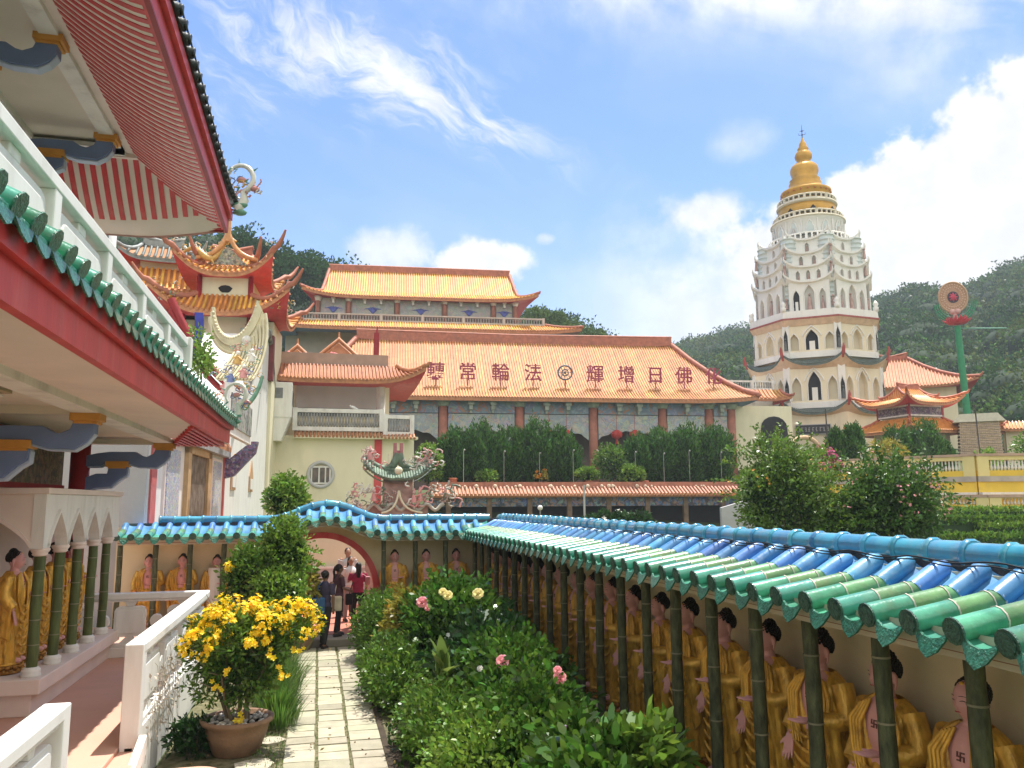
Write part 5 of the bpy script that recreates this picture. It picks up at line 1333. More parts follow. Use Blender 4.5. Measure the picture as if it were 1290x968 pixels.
for a, b in zip(colx[:-1], colx[1:]):
    w = b-a-.9; a0 = a+.45; mb = MB(hM)
    # scalloped lower edge
    N = 18; bot = [(a0+w*i/N, 9.35 - .75*abs(2*i/N-1)**3 + .08*math.sin(i*1.7)) for i in range(N+1)]
    mb.prism(bot+[(a0+w,10.85),(a0,10.85)], lambda u, v, d: (u, d, v), 1.1, 1.25, 0)
    mb.box(a0, a0+w, 1.0, 1.24, 10.9, 12.0, 1)
    mb.build('painted_frieze', [fz, fz2], gh)
    mb = MB(hM); n = max(1, int(w/2.0))
    for i in range(1, n+1):
        x = a0+w*i/(n+1); mb.cbox((x,.75,11.75), (.55,.7,.3)); mb.cbox((x,.8,11.4), (.34,.55,.4)); mb.cbox((x,.9,11.05), (.2,.3,.3))
    mb.build('bracket_blocks', bpy.data.materials['bracket grey green'], gh)
# letters standing on the roof
ltr = M('red sign enamel', (.33,.045,.085), .5, .1, 3, 0)
def roof_z(y): return 12.25+6.45*(y/7.6)**1.22
LT = '轉常輪法*輝增日佛化'
xs = [9.85, 12.75, 15.75, 18.75, 21.75, 24.6, 27.6, 30.4, 33.2, 36.1]
for ch, x in zip(LT, xs):
    y = 2.35; zb = roof_z(y)+.25; yy = y-.5
    if ch == '*':
        sg = thing('roof_emblem', 'dark wheel emblem ring standing on the roof between the red characters', 'emblem', hM @ Vector((x, yy, zb)), -5.1)
        mb = MB(hM); c = (x, zb+.8); mb.tube([(c[0]+.66*math.cos(2*PI*k/28), yy, c[1]+.66*math.sin(2*PI*k/28)) for k in range(29)], .085, 6, cap=False)
        mb.tube([(c[0]+.3*math.cos(2*PI*k/16), yy, c[1]+.3*math.sin(2*PI*k/16)) for k in range(17)], .06, 6, cap=False)
        for k in range(8): mb.tube([(c[0],yy,c[1]),(c[0]+.6*math.cos(PI*k/4),yy,c[1]+.6*math.sin(PI*k/4))], .03, 5)
        mb.ball((c[0],yy,c[1]), .12, 8, 6)
        mb.build('wheel', M('dark blue grey enamel', (.12,.13,.17), .5, .2, 3, 0), sg)
        mb = MB(hM); mb.tube([(x,yy,zb-.75),(x,yy,zb+.1)], .06, 6); mb.build('stand', darkred, sg); continue
    sg = thing('roof_character', 'red Chinese character %s standing on the orange hall roof' % ch, 'sign character', hM @ Vector((x, yy, zb)), -5.1, 'red characters on the hall roof')
    cu = bpy.data.curves.new('t', 'FONT'); cu.body = ch; cu.size = 1.72; cu.extrude = .05; cu.offset = .014; cu.align_x = 'CENTER'
    to = bpy.data.objects.new('t', cu); COL.objects.link(to)
    dg_ = bpy.context.evaluated_depsgraph_get(); me = bpy.data.meshes.new_from_object(to.evaluated_get(dg_)); bpy.data.objects.remove(to)
    me.materials.clear(); me.materials.append(ltr)
    me.transform(hM @ Matrix.Translation((x, yy, zb+.1)) @ Matrix.Rotation(R(90), 4, 'X'))
    me.transform(mw(sg).inverted())
    o = bpy.data.objects.new('character', me); COL.objects.link(o); o.parent = sg
    mb = MB(hM); mb.tube([(x,yy,zb-.75),(x,yy,zb+.4)], .05, 6); mb.box(x-.7,x+.7,yy+.06,yy+.1,zb+.1,zb+.16); mb.box(x-.7,x+.7,yy+.06,yy+.1,zb+1.4,zb+1.46); mb.build('stand', ltr, sg)
# red lanterns
for k, x in enumerate((19.9, 21.55, 26.2, 27.9)):
    mb = MB(hM); c = (x, .7, 9.05)
    mb.lathe([(.2,-.42),(.22,-.36),(.42,-.25),(.52,0),(.42,.25),(.22,.36),(.2,.42)], 14, c)
    for q in range(8):
        a = PI*q/4; mb.tube([(c[0]+.43*math.cos(a),c[1]+.43*math.sin(a),c[2]-.25),(c[0]+.53*math.cos(a),c[1]+.53*math.sin(a),c[2]),(c[0]+.43*math.cos(a),c[1]+.43*math.sin(a),c[2]+.25)], .02, 4)
    mb.tube([(c[0],c[1],c[2]+.4),(c[0],c[1],10.9)], .02, 4); mb.tube([(c[0],c[1],c[2]-.42),(c[0],c[1],c[2]-.85)], [.10,.14], 6)
    tag(mb.build('lantern', M('red lantern cloth', (.42,.04,.03), .6, .2, 3, 0) if k == 0 else bpy.data.materials['red lantern cloth']), ['red round lantern hanging under the hall eave, leftmost of four','red round lantern hanging under the hall eave, second from left','red round lantern hanging under the hall eave, third from left','red round lantern hanging under the hall eave, rightmost of four'][k], 'lantern', 'red lanterns under the hall eave')
# upper hall, a separate taller block behind
uh = thing('upper_hall', 'tall upper temple hall with bright yellow-orange roof rising behind the long hall', 'temple hall', (10, 88, 3.9))
uM = T(0, 80, 0, -5.1)
mb = MB(uM); mb.box(-4,24,3,14,3.9,20.6); mb.box(-2.6,22.4,.5,13,20.6,21.2); mb.box(-.9,19.6,2.0,11,21.2,24.1); mb.build('wall', M('upper hall wall', (.45,.42,.36), .7, .15, .8, .1), uh)
hiproof(uh, uM @ T(9.75, 6.6), 11.1, 5.6, 10.2, 2.9, 23.9, 25.0, lift=.55, ext=.9, conc=1.1, sp=.25, tr=.07, tile=yorange, ridge=False, fas=.3, hipr=.16, wall=(10.2,4.3), tips=.25, sof=darkred, pw=8.)
hiproof(uh, uM @ T(9.75, 6.6), 10.3, 3.0, 9.85, 0, 24.93, 28.1, lift=.0, ext=0, conc=1.08, sp=.25, tr=.07, tile=yorange, fas=.05, hipr=.2, wall=(9,2), tips=0, ridge_h=.55, sof=yorange)
for k, x in enumerate((-.75, 2.3, 7.2, 12.1, 17.2, 19.5)):
    mb = MB(uM); mb.lathe([(.24,0),(.24,3.0)], 10, (x,1.75,21.2)); mb.lathe([(.25,0),(.42,.45)], 8, (x,1.7,23.4), 1); mb.build('red_column', [bpy.data.materials['faded red column'], whitew], uh)
fz3 = mosaic('pale upper frieze', [(.48,.46,.40),(.42,.42,.38),(.52,.50,.44),(.40,.41,.40)], 1.6, .7, (.36,.36,.34))
bl = M('blue painted motif', (.12,.14,.42), .6, .2, 3, 0)
for a, b in ((-.75,2.3),(2.3,7.2),(7.2,12.1),(12.1,17.2),(17.2,19.5)):
    mb = MB(uM); mb.box(a+.3,b-.3,1.85,1.98,22.1,24.0); mb.build('painted_frieze', fz3, uh)
    mb = MB(uM); c = (a+b)/2
    for k in range(7):
        q = (k-3)/3; mb.tube([(c,1.82,22.3),(c+.45*q,1.82,22.75+.15*(1-abs(q))),(c+.85*q,1.82,22.95-.25*abs(q))], [.09,.06,.02], 5)
    mb.build('blue_motif', bl, uh)
    mb = MB(uM); mb.box(a+.3,b-.3,1.7,1.95,21.2,22.05); mb.build('window_band', M('dark window band', (.14,.07,.06), .5, .3, 2, 0) if a < -.5 else bpy.data.materials['dark window band'], uh)
    mb = MB(uM)
    for k in ((1,2) if b-a > 4 else (1,)): x = a+(b-a)*k/(3 if b-a > 4 else 2); mb.cbox((x,1.6,23.75),(.4,.5,.28)); mb.cbox((x,1.7,23.4),(.22,.4,.4))
    mb.build('bracket_blocks', whitew, uh)
rail(uh, uM @ Vector((-2.7,.6,0)), uM @ Vector((22.3,.6,0)), 21.15, .75, 90, 6, M('grey pink rail', (.55,.48,.44), .7, .1, 1, .1), greyb, th=.12)
hiproof(uh, uM @ T(10.2, 7.), 15.2, 8.0, 12.3, 6.4, 20.25, 21.15, lift=.35, ext=.5, conc=1.1, sp=.25, tr=.07, tile=yorange, ridge=False, fas=.35, hipr=.17, wall=(13,6.), tips=.2, sof=teal, pw=8.)
# side wing with a railing seen right of the hall roof
wg = thing('side_wing', 'low white railed terrace wing between the hall roof and the tower', 'terrace', (45, 78, 4))
mb = MB(hM); mb.box(40,47,12,18,4,14.9); mb.build('wall', whitew, wg); rail(wg, hM @ Vector((40,11.9,0)), hM @ Vector((47,11.9,0)), 15.0, 1.0, 26, 3, whitew, greyb)
hiproof(wg, hM @ T(43.5,11.), 3.6, 2.4, 3.4, 1., 13.6, 14.7, lift=.3, sp=.42, tr=.11, ridge=False, tips=.3)
mb = MB(hM)
mb.box(38.2,43.9,2.,4.,4,12.0); mb.build('cream_wall', cream, wg)
mb = MB(hM); mb.prism([(40.6,8.0)]+[(42.0+1.3*math.cos(PI-PI*k/8), 9.9+1.1*math.sin(PI*k/8)) for k in range(9)]+[(43.4,8.0)], lambda u, v, d: (u, d, v), 1.85, 2.05); mb.build('arch_opening', darkvoid, wg)
for cx in (44.6, 48.0):
    mb = MB(hM); mb.tube([(cx+1.5*math.cos(PI*k/16), 1.2, 7.6+1.35*math.sin(PI*k/16)) for k in range(17)], .22, 8); mb.build('round_arch', M('peach arch %d' % int(cx), (.58,.40,.24), .7, .1, 2, .1), wg)

# low tiled canopy and dark arcade in front of the hall terrace
cnp = thing('low_canopy', 'long low tiled canopy with blue painted frieze under the cypress terrace', 'canopy', (16, 54, 0))
cM = T(0, 54.5, 0, -5.1); kf = 54.5/70
mb = MB(cM); x = 7.4
while x < 29.0: mb.tube([(x,-.7,3.52),(x,.35,4.05)], .085, 6); mb.tube([(x,-.78,3.52),(x,-.68,3.52)], .105, 7, mi=1); x += .26
mb.box(7.3,29.1,-.65,.4,3.36,3.46,1); mb.add([(7.3,-.7,3.47),(29.1,-.7,3.47),(29.1,.4,4.0),(7.3,.4,4.0)], [(0,1,2,3)], 1)
r2 = random.Random(9)
for k in range(26): mb.ball((7.5+21*r2.random(), .2, 4.1), .13*r2.uniform(.6,1.3), 6, 4, mi=2)
mb.build('roof_tiles', [M('pinkish clay tile', (.52,.27,.19), .6, .25, 3, .2), tilecap, M('pale stones', (.6,.5,.38), .8, .2, 3, .1)], cnp)
mb = MB(cM); mb.box(7.3,29.,-.2,0,2.75,3.36); mb.build('painted_frieze', mosaic('blue frieze', [(.10,.16,.34),(.17,.24,.38),(.34,.21,.15),(.10,.13,.22),(.24,.33,.30)], 2.2, .7, (.02,.03,.05)), cnp)
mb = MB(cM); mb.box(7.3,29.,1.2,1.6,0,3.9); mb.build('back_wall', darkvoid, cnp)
for k in range(8):
    mb = MB(cM); x = 8.5+2.75*k; mb.box(x-.16,x+.16,-.3,.02,0,3.34); mb.build('pillar', M('brown pillar', (.18,.12,.08), .7, .3, 3, .1) if k == 0 else bpy.data.materials['brown pillar'], cnp)
mb = MB(cM); mb.box(7.3,29.2,.4,1.2,3.4,4.4); mb.build('terrace_edge', M('brick terrace edge', (.42,.18,.12), .7, .25, 3, .2), cnp)
# stone slope of steps at its right end
sp_ = thing('stone_ramp', 'grey sloping stone parapet at the right end of the canopy', 'parapet', (27.5, 51.5, 0))
mb = MB(cM); mb.prism([(26.6,1.0),(26.6,2.6),(29.2,3.3),(31.5,3.3),(31.5,1.0)], lambda u, v, d: (u, d, v), -2.6, -2.3); mb.build('parapet', greywall, sp_)

# cypress bushes on the hall terrace
def cypress(c, w, h, label, cat='bush', grp=None, n=9000, mat=None, base=None, leaf=.2):
    t = thing('cypress_bush', label, cat, c, 0, grp)
    k = int(n/40)
    P_, N_ = clumps((c[0],c[1],c[2]+h*.5), (w*.5,w*.5,h*.5), k, 40, w*.13, .82, 2.2, -.95)
    N_[:,2] += 1.4; N_ = unit(N_)
    leafobj('foliage', leaves(P_, N_, leaf*1.5, leaf*.5, jit=.3), mat or lf_cyp, t)
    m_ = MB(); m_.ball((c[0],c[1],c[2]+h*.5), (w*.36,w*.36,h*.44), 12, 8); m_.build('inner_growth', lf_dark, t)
    m_ = MB(); m_.tube([(c[0],c[1],c[2]-.1),(c[0],c[1],c[2]+h*.4)], [w*.06,w*.03], 6); m_.build('trunk', barkdk, t)
    return t
HT = ['leftmost broad','second','third','fourth with ragged top','fifth','sixth','seventh','eighth','rightmost tall']
hedge = [(9.1,2.3,3.8),(11.0,2.6,4.35),(13.0,2.5,4.0),(14.9,2.7,4.5),(16.8,2.5,4.0),(22.6,2.2,3.6),(24.2,2.2,4.15),(26.2,2.6,4.3),(28.4,2.8,4.2)]
for (x, w, h), nm_ in zip(hedge, HT):
    p = cM @ Vector((x, 2.6, 3.95)); cypress(tuple(p), w, h, nm_+' dark cypress bush in the hedge before the long hall', grp='cypress bushes on the hall terrace', n=7000)
# looser pale shrubs and pots on that terrace
def spraypts(c, rad, k, seed, base):
    rr = random.Random(seed); P_, N_ = [], []
    for i in range(k):
        a = rr.uniform(0,6.28); el_ = rr.uniform(-.2,1.3); d = Vector((math.cos(a)*math.cos(el_), math.sin(a)*math.cos(el_), math.sin(el_)))
        p0 = Vector((d.x*rad[0]*.7, d.y*rad[1]*.7, d.z*rad[2]*.7)); L_ = rr.uniform(.35,.75)*min(rad)
        for j in range(26):
            t = j/25; q = p0+d*(L_+.3*min(rad))*t+Vector((0,0,(.25*t-.45*t*t)*L_)); P_.append((c[0]+q.x+rr.gauss(0,.02), c[1]+q.y+rr.gauss(0,.02), c[2]+q.z+rr.gauss(0,.02))); N_.append((d.x+rr.gauss(0,.7), d.y+rr.gauss(0,.7), d.z+rr.gauss(0,.7)))
    return np.array(P_), unit(np.array(N_))
def shrub(name, label, c, rad, n, leaf, mat, cat='shrub', grp=None, flower=None, nf=0, fs=.1, per=30, cr=None, stems=5, core=True, low=-.6, shell=.7, wd=.55, jit=.5, bend=0., base=None, fold=.15, sprays=0, hexa=False):
    t = thing(name, label, cat, (c[0], c[1], c[2]-rad[2] if base is None else base), 0, grp)
    P_, N_ = clumps(c, rad, max(4, int(n/per)), per, cr or min(rad)*.38, shell, 1., low)
    if sprays:
        a_, b_ = spraypts(c, rad, sprays, int(abs(c[0]*77+c[1]*31)*10), base); P_ = np.concatenate([P_, a_]); N_ = np.concatenate([N_, b_])
    leafobj('foliage', leaves(P_, N_, leaf, leaf*wd, jit=jit, bend=bend, fold=fold, hexa=hexa), mat, t, 6 if hexa else 4)
    if core:
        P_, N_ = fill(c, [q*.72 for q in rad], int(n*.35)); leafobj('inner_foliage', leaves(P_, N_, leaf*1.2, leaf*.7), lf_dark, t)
    b_ = c[2]-rad[2] if base is None else base
    m_ = MB()
    rr = random.Random(int(abs(c[0]*91+c[1]*17)*10))
    for k in range(stems):
        a = rr.uniform(0,6.28); q = rr.uniform(.2,.75)
        m_.tube([(c[0]+.08*math.cos(a),c[1]+.08*math.sin(a),b_),(c[0]+rad[0]*q*.5*math.cos(a),c[1]+rad[1]*q*.5*math.sin(a),b_+(c[2]-b_)*.6),(c[0]+rad[0]*q*math.cos(a),c[1]+rad[1]*q*math.sin(a),c[2]+rad[2]*.4)], [.022*rad[2]+.008,.016*rad[2]+.005,.006], 5)
    m_.build('stems', bark, t)
    if flower:
        P_, N_ = clumps(c, [q*1.04 for q in rad], max(3, nf//6), 6, min(rad)*.3, .95, 1., -.1)
        flowers(t, P_[:nf], N_[:nf], fs, flower)
    return t
def flowers(t, P_, N_, s, mat, nm='blossoms'):
    """five-petal blossoms facing outwards"""
    Vs = []
    for p, n_ in zip(P_, N_):
        n_ = Vector(n_).normalized(); x = n_.orthogonal().normalized(); y = n_.cross(x); p = Vector(p); s_ = s*rnd.uniform(.75,1.25)
        a0 = rnd.uniform(0,6.28)
        for k in range(5):
            a = a0+2*PI*k/5; d = x*math.cos(a)+y*math.sin(a); q = x*math.cos(a+PI/2)+y*math.sin(a+PI/2)
            tip = p + d*s_ + n_*s_*.35; mid = p + d*s_*.55 + n_*s_*.22
            Vs += [p, mid+q*s_*.34, tip, mid-q*s_*.34]
    leafobj(nm, np.array([tuple(v) for v in Vs]), mat, t)
def pot(parent, c, r, h, mat, name='pot', rimr=None):
    m_ = MB(); m_.lathe([(r*.62,0),(r*.68,h*.05),(r*.9,h*.6),(r*.96,h*.85),(r*1.06,h*.87),(r*1.08,h*.97),(r*1.02,h),(r*.92,h*.97),(r*.88,h*.8),(.01,h*.8)], 28, c); m_.build(name, mat, parent)
for x, y, z, rx, rz, mt, lb in ((20.3,2.0,5.6,1.2,1.5,lf_mid,'pale loose shrub in front of the two left lanterns'),(7.2,1.2,5.6,.9,1.6,lf_lime,'bright green shrub at the left end of the cypress hedge'),(21.6,1.2,4.9,.9,.6,lf_lime,'low yellow-green shrub on the canopy terrace'),(11.3,1.3,4.75,.75,.4,lf_lime,'small pale potted shrub on the terrace below the cypresses, left'),(18.3,1.2,4.95,.8,.4,lf_lime,'small spreading potted shrub on the canopy terrace, middle')):
    p = cM @ Vector((x,y,z)); shrub('terrace_shrub', lb, tuple(p), (rx,rx,rz), 1500, .22, mt, grp='shrubs on the hall terrace', stems=3)
for k, (x, lb) in enumerate(((8.9,'tall square terracotta pot at the left end of the terrace'),(11.4,'wide terracotta pot under a small pale shrub'),(18.4,'terracotta pot under the spreading shrub'),(22.4,'terracotta planter right of the low yellow-green shrub'))):
    p = cM @ Vector((x,1.0,3.9)); t = thing('flower_pot', lb, 'flower pot', tuple(p), 0, 'pots on the hall terrace'); pot(t, tuple(p), .34 if k else .28, .6+.2*(k == 0), terra)
p = cM @ Vector((15.1,1.1,4.75)); shrub('orange_flower_plant', 'small orange flowering plant on the canopy terrace', tuple(p), (.5,.4,.45), 300, .16, lf_croton, flower=fl_orange, nf=40, fs=.12, stems=3, core=False)
for k, x in enumerate((9.6,12.4,14.9,17.3,21.8,23.9,25.8,28.2)):
    m_ = MB(cM); m_.tube([(x,.9,4.0),(x,.9,6.6-.1*(k%3))], .022, 5); m_.ball((x+.06,.9,6.62-.1*(k%3)), .07, 6, 5)
    tag(m_.build('lamp_rod', greyb if k else M('grey rod', (.45,.45,.43), .5, .1, 2, 0)), 'thin grey garden lamp rod number %s from the left before the hedge' % ['one','two','three','four','five','six','seven','eight'][k], 'lamp rod', 'lamp rods along the terrace')
# shrubs, lamp and post behind the wall at middle distance
shrub('white_flower_shrub', 'dark shrub with white blossoms just behind the blue ridge tiles', (13.4, 35, 2.05), (1.7,.8,.55), 1500, .22, lf_dark, flower=fl_white, nf=26, fs=.11, base=0)
0 and shrub('white_flower_shrub', 'smaller dark shrub with white blossoms left of the globe lamp', (12.8, 38, 2.4), (2.4,1.2,.9), 2400, .22, lf_dark, flower=fl_white, nf=16, fs=.11, base=0)
gl = thing('globe_lamp', 'small white globe lamp on a post behind the blue wall ridge', 'lamp', (8.15, 29.5, 0)); m_ = MB(); m_.tube([(8.15,29.5,0),(8.15,29.5,2.75)], .03, 6); m_.build('post', greyb, gl); m_ = MB(); m_.ball((8.15,29.5,2.83), .10, 12, 8); m_.build('globe', white, gl)
m_ = MB(); m_.tube([(14.1,42,0),(14.1,42,3.95)], .06, 8); tag(m_.build('steel_post', M('galvanised steel', (.5,.5,.5), .4, .1, 2, 0, metal=.5)), 'plain steel post at the right end of the canopy', 'post')
# ------------------------------------------------------------------ the white pagoda
PG = (55.9, 81.2); PRZ = -37.0
pM = T(PG[0], PG[1], 0, PRZ) @ Matrix.Diagonal((.91, .91, 1, 1))
pg = thing('pagoda', 'tall white octagonal pagoda with arched niches and golden bell spire', 'pagoda', (PG[0], PG[1], 8.4), PRZ)
pwh = M('pagoda white', (.83,.81,.76), .6, .05, .6, .12, stain=(.50,.50,.46), stain_amt=.4, stain_scale=1.2, stretch=(1,1,.25))
pcr = M('pagoda cream', (.80,.71,.52), .6, .05, .6, .12, stain=(.50,.46,.36), stain_amt=.45, stain_scale=1.1, stretch=(1,1,.25))
pbl = M('pale blue grey render', (.60,.66,.64), .6, .08, .6, .12)
pgold = M('golden paint', (.62,.34,.05), .38, .12, 1.5, .12, metal=.25)
peave = M('dark green eave tile', (.10,.13,.11), .4, .3, 3, .2)
peach = M('peach cornice', (.68,.49,.34), .6, .12, 2, .1)
def oarch(t): return (1-abs(t))**.62 if abs(t) < 1 else 0
def face_M(k): return pM @ Matrix.Rotation(R(45*k), 4, 'Z')
def niche_wall(mb, ap, hw, z0, z1, niches, th=.35, mi=0, inner=1, dark=2, tr=3):
    """pierced wall plate on one face with deep niches; niches (u,w,zb,zs,zt,kind)"""
    f = lambda u, d, z: (u, -ap+d, z)
    cur = -hw
    for (u, w, zb, zs, zt, kind) in sorted(niches):
        a, b = u-w/2, u+w/2
        mb.box(cur, a, -ap, -ap+th, z0, z1, mi)
        if zb > z0: mb.box(a, b, -ap, -ap+th, z0, zb, mi)
        N = 12
        zz = lambda t: zs+(zt-zs)*oarch(t)
        for i in range(N):
            t0, t1 = -1+2*i/N, -1+2*(i+1)/N; u0, u1 = a+w*i/N, a+w*(i+1)/N
            mb.add([f(u0,0,zz(t0)),f(u1,0,zz(t1)),f(u1,0,z1),f(u0,0,z1),f(u0,th,zz(t0)),f(u1,th,zz(t1))], [(0,1,2,3),(0,4,5,1)], mi)
        path = [(a-.04,zb),(a-.04,zs)]+[(a-.05+(w+.1)*i/N, zz(-1+2*i/N)+.07) for i in range(N+1)]+[(b+.04,zs),(b+.04,zb)]
        mb.tube([f(p, -.03, q) for p, q in path], .07, 5, mi=tr)
        mb.add([f(a,th-.02,zb),f(b,th-.02,zb),f(b,th-.02,zt),f(a,th-.02,zt)], [(0,1,2,3)], dark if kind == 'dark' else inner)
        if kind == 'pink':
            mb.tube([f(u,th*.6,zb),f(u,th*.6,zb+(zt-zb)*.35),f(u,th*.6,zb+(zt-zb)*.55)], [w*.28,w*.2,w*.1], 7, mi=4); mb.ball(f(u,th*.6,zb+(zt-zb)*.62), w*.13, 7, 5, mi=4)
        if kind == 'dark' and zt-zb > 2.2:
            mb.box(u-w*.22, u+w*.22, -ap+th*.5, -ap+th*.6, zb, zb+(zt-zb)*.45, tr)
        cur = b
    mb.box(cur, hw, -ap, -ap+th, z0, z1, mi)
TG = math.tan(R(22.5))
pstat = M('niche statue pink', (.46,.30,.26), .6, .2, 3, .1)
mats_p = [pcr, M('niche back cream', (.62,.56,.42), .7, .08, 1, .1), darkvoid, pwh, pstat]
mats_w = [pwh, M('niche back white', (.60,.59,.55), .7, .08, 1, .1), darkvoid, pwh, pstat]
def octa(mb, ap0, z0, ap1, z1, mi=0):
    vs = []
    for ap, z in ((ap0,z0),(ap1,z1)):
        r_ = ap/math.cos(R(22.5))
        vs += [(r_*math.cos(R(45*k-90+22.5)), r_*math.sin(R(45*k-90+22.5)), z) for k in range(8)]
    mb.add(vs, [(k,(k+1)%8,8+(k+1)%8,8+k) for k in range(8)]+[tuple(range(7,-1,-1)), tuple(range(8,16))], mi)
mb = MB(pM); octa(mb, 8.5, 5.0, 8.2, 12.3); mb.build('base_wall', pcr, pg)
mb = MB(pM); octa(mb, 6.6, 12.3, 6.6, 23); octa(mb, 5.9, 23, 4.8, 32.6); mb.build('core', pcr, pg)
mb = MB(face_M(0)); mb.box(-2.3,1.5,-8.55,-8.3,10.05,11.0,0); mb.box(-2.38,1.58,-8.53,-8.3,9.97,11.08,1)
for k in range(9):
    x = -2.0+.4*k
    if k == 0: mb.tube([(x+.17*math.cos(q*PI/4),-8.57,10.52+.24*math.sin(q*PI/4)) for q in range(9)], .035, 4, mi=2, cap=False)
    else:
        for j in range(3): mb.cbox((x+rnd.uniform(-.06,.06),-8.565,10.35+.18*j), (.25*rnd.uniform(.5,1),.02,.06), mi=2)
        mb.cbox((x+rnd.uniform(-.06,.06),-8.567,10.52), (.06,.02,.45), mi=2)
mb.build('name_board', [M('dark board', (.03,.03,.035), .5, .2, 3, 0), greywall, M('board lettering', (.35,.34,.32), .5, .1, 3, 0)], pg)
for (z0, z1, ap, zt) in ((13.0,17.9,7.45,17.2),(18.6,22.7,7.1,21.9)):
    hw = ap*TG; s_ = (zt-z0)
    for k in range(8):
        mb = MB(face_M(k))
        niche_wall(mb, ap, hw, z0, z1, [(-2.02,1.05,z0+.75,z0+2.3*s_/4.2,z0+3.3*s_/4.2,'plain'),(0,1.45,z0+.75,z0+2.5*s_/4.2,zt-.3,'dark' if k in (0,) else 'plain'),(2.02,1.05,z0+.75,z0+2.3*s_/4.2,z0+3.3*s_/4.2,'plain')], .5)
        mb.box(-hw-.12,hw+.12,-ap-.14,-ap+.1,z0-.1,z0+.55,3)
        # raised ogee hood over the middle niche
        mb.tube([(x,-ap-.06,z0+2.6*s_/4.2+ (zt-z0-2.6*s_/4.2)*oarch(x/1.1)+.12) for x in [-1.08+2.16*i/16 for i in range(17)]], .09, 5, mi=3)
        mb.build('tier_wall', mats_p, pg)
        # narrow corner niche with a dark figure
        mb = MB(pM @ Matrix.Rotation(R(45*k+22.5),4,'Z')); r_ = ap/math.cos(R(22.5))
        mb.box(-.42,.42,-r_-.02,-r_+.35,z0,z1-.3,0); mb.prism([(-.26,z0+.8),(.26,z0+.8),(.26,z0+2.4),(0,z0+3.1),(-.26,z0+2.4)], lambda u,v,d: (u,-r_-.03+d,v), -.0, .02, 1)
        mb.tube([(0,-r_-.15,z0+.8),(0,-r_-.15,z0+1.5),(0,-r_-.15,z0+1.9)], [.2,.16,.1], 7, mi=2); mb.ball((0,-r_-.15,z0+2.08), .12, 7, 5, mi=2)
        mb.tube([(u,-r_-.06,v) for u,v in ((-.3,z0+.7),(-.3,z0+2.45),(0,z0+3.3),(.3,z0+2.45),(.3,z0+.7))], .06, 5, mi=0)
        mb.build('corner_niche', [pwh, darkvoid, M('dark bronze figure', (.10,.11,.10), .5, .3, 3, .1) if 'dark bronze figure' not in bpy.data.materials else bpy.data.materials['dark bronze figure']], pg)
# curved skirt eaves with red corner tips
for (z, ap, api, lift) in ((12.35,8.75,7.4,1.35),(17.75,8.05,7.05,1.15)):
    mb = MB(); 
    for k in range(8):
        Mx = face_M(k)
        def q(u, v, ap=ap, api=api):
            a_ = ap+(api-ap)*v; e = abs(u)**2.6*(1-v)
            return Mx @ Vector((u*a_*TG*(1+.03*e), -a_-.25*e, z+.55*v+lift*e))
        mb.grid(q, 20, 4, 0, True, -1, 1)
        mb.grid(lambda u, v: q(u, 0)+Vector((0,0,-.28*v)), 20, 1, 0, False, -1, 1)
        def cove(u, v):
            p = q(u,0)+Vector((0,0,-.26)); w = Mx @ Vector((u*(api+.35)*TG, -api-.35, z-.55)); return p.lerp(w, v)
        mb.grid(cove, 20, 3, 1, True, -1, 1)
        for i in range(33):
            u = -1+2*i/32; p = q(u,-.02)+Vector((0,0,-.05)); p2 = q(u,.5)+Vector((0,0,.03)); mb.tube([p,p2], .07, 5, mi=0)
        c = q(1,0)
        d = Mx @ Vector((math.sin(R(22.5)), -math.cos(R(22.5)), 0)) - Mx @ Vector((0,0,0))
        mb.tube([c+Vector((0,0,-.75))-d*.25, c+Vector((0,0,-.1)), c+d*.15+Vector((0,0,.35)), c+d*.1+Vector((0,0,.75))], [.10,.2,.16,.05], 6, mi=2)
    mb.build('skirt_eave', [peave, peach, M('red corner finial', (.38,.06,.05), .5, .2, 3, .1) if 'red corner finial' not in bpy.data.materials else bpy.data.materials['red corner finial']], pg)
mb = MB(pM); octa(mb, 7.2, 22.1, 7.6, 22.75, 1); octa(mb, 7.65, 22.752, 7.65, 22.95, 2); octa(mb, 7.55, 22.952, 7.5, 23.75, 0)
for k in range(8):
    r_ = 7.55/math.cos(R(22.5)); a = R(45*k-67.5); mb.lathe([(.28,0),(.32,.5),(.2,.6),(.34,.85),(.2,1.1),(.02,1.3)], 8, (r_*.97*math.cos(a), r_*.97*math.sin(a), 23.7), 0)
mb.build('cornice', [pwh, peach, M('red dentil band', (.35,.09,.07), .6, .3, 8, .1)], pg)
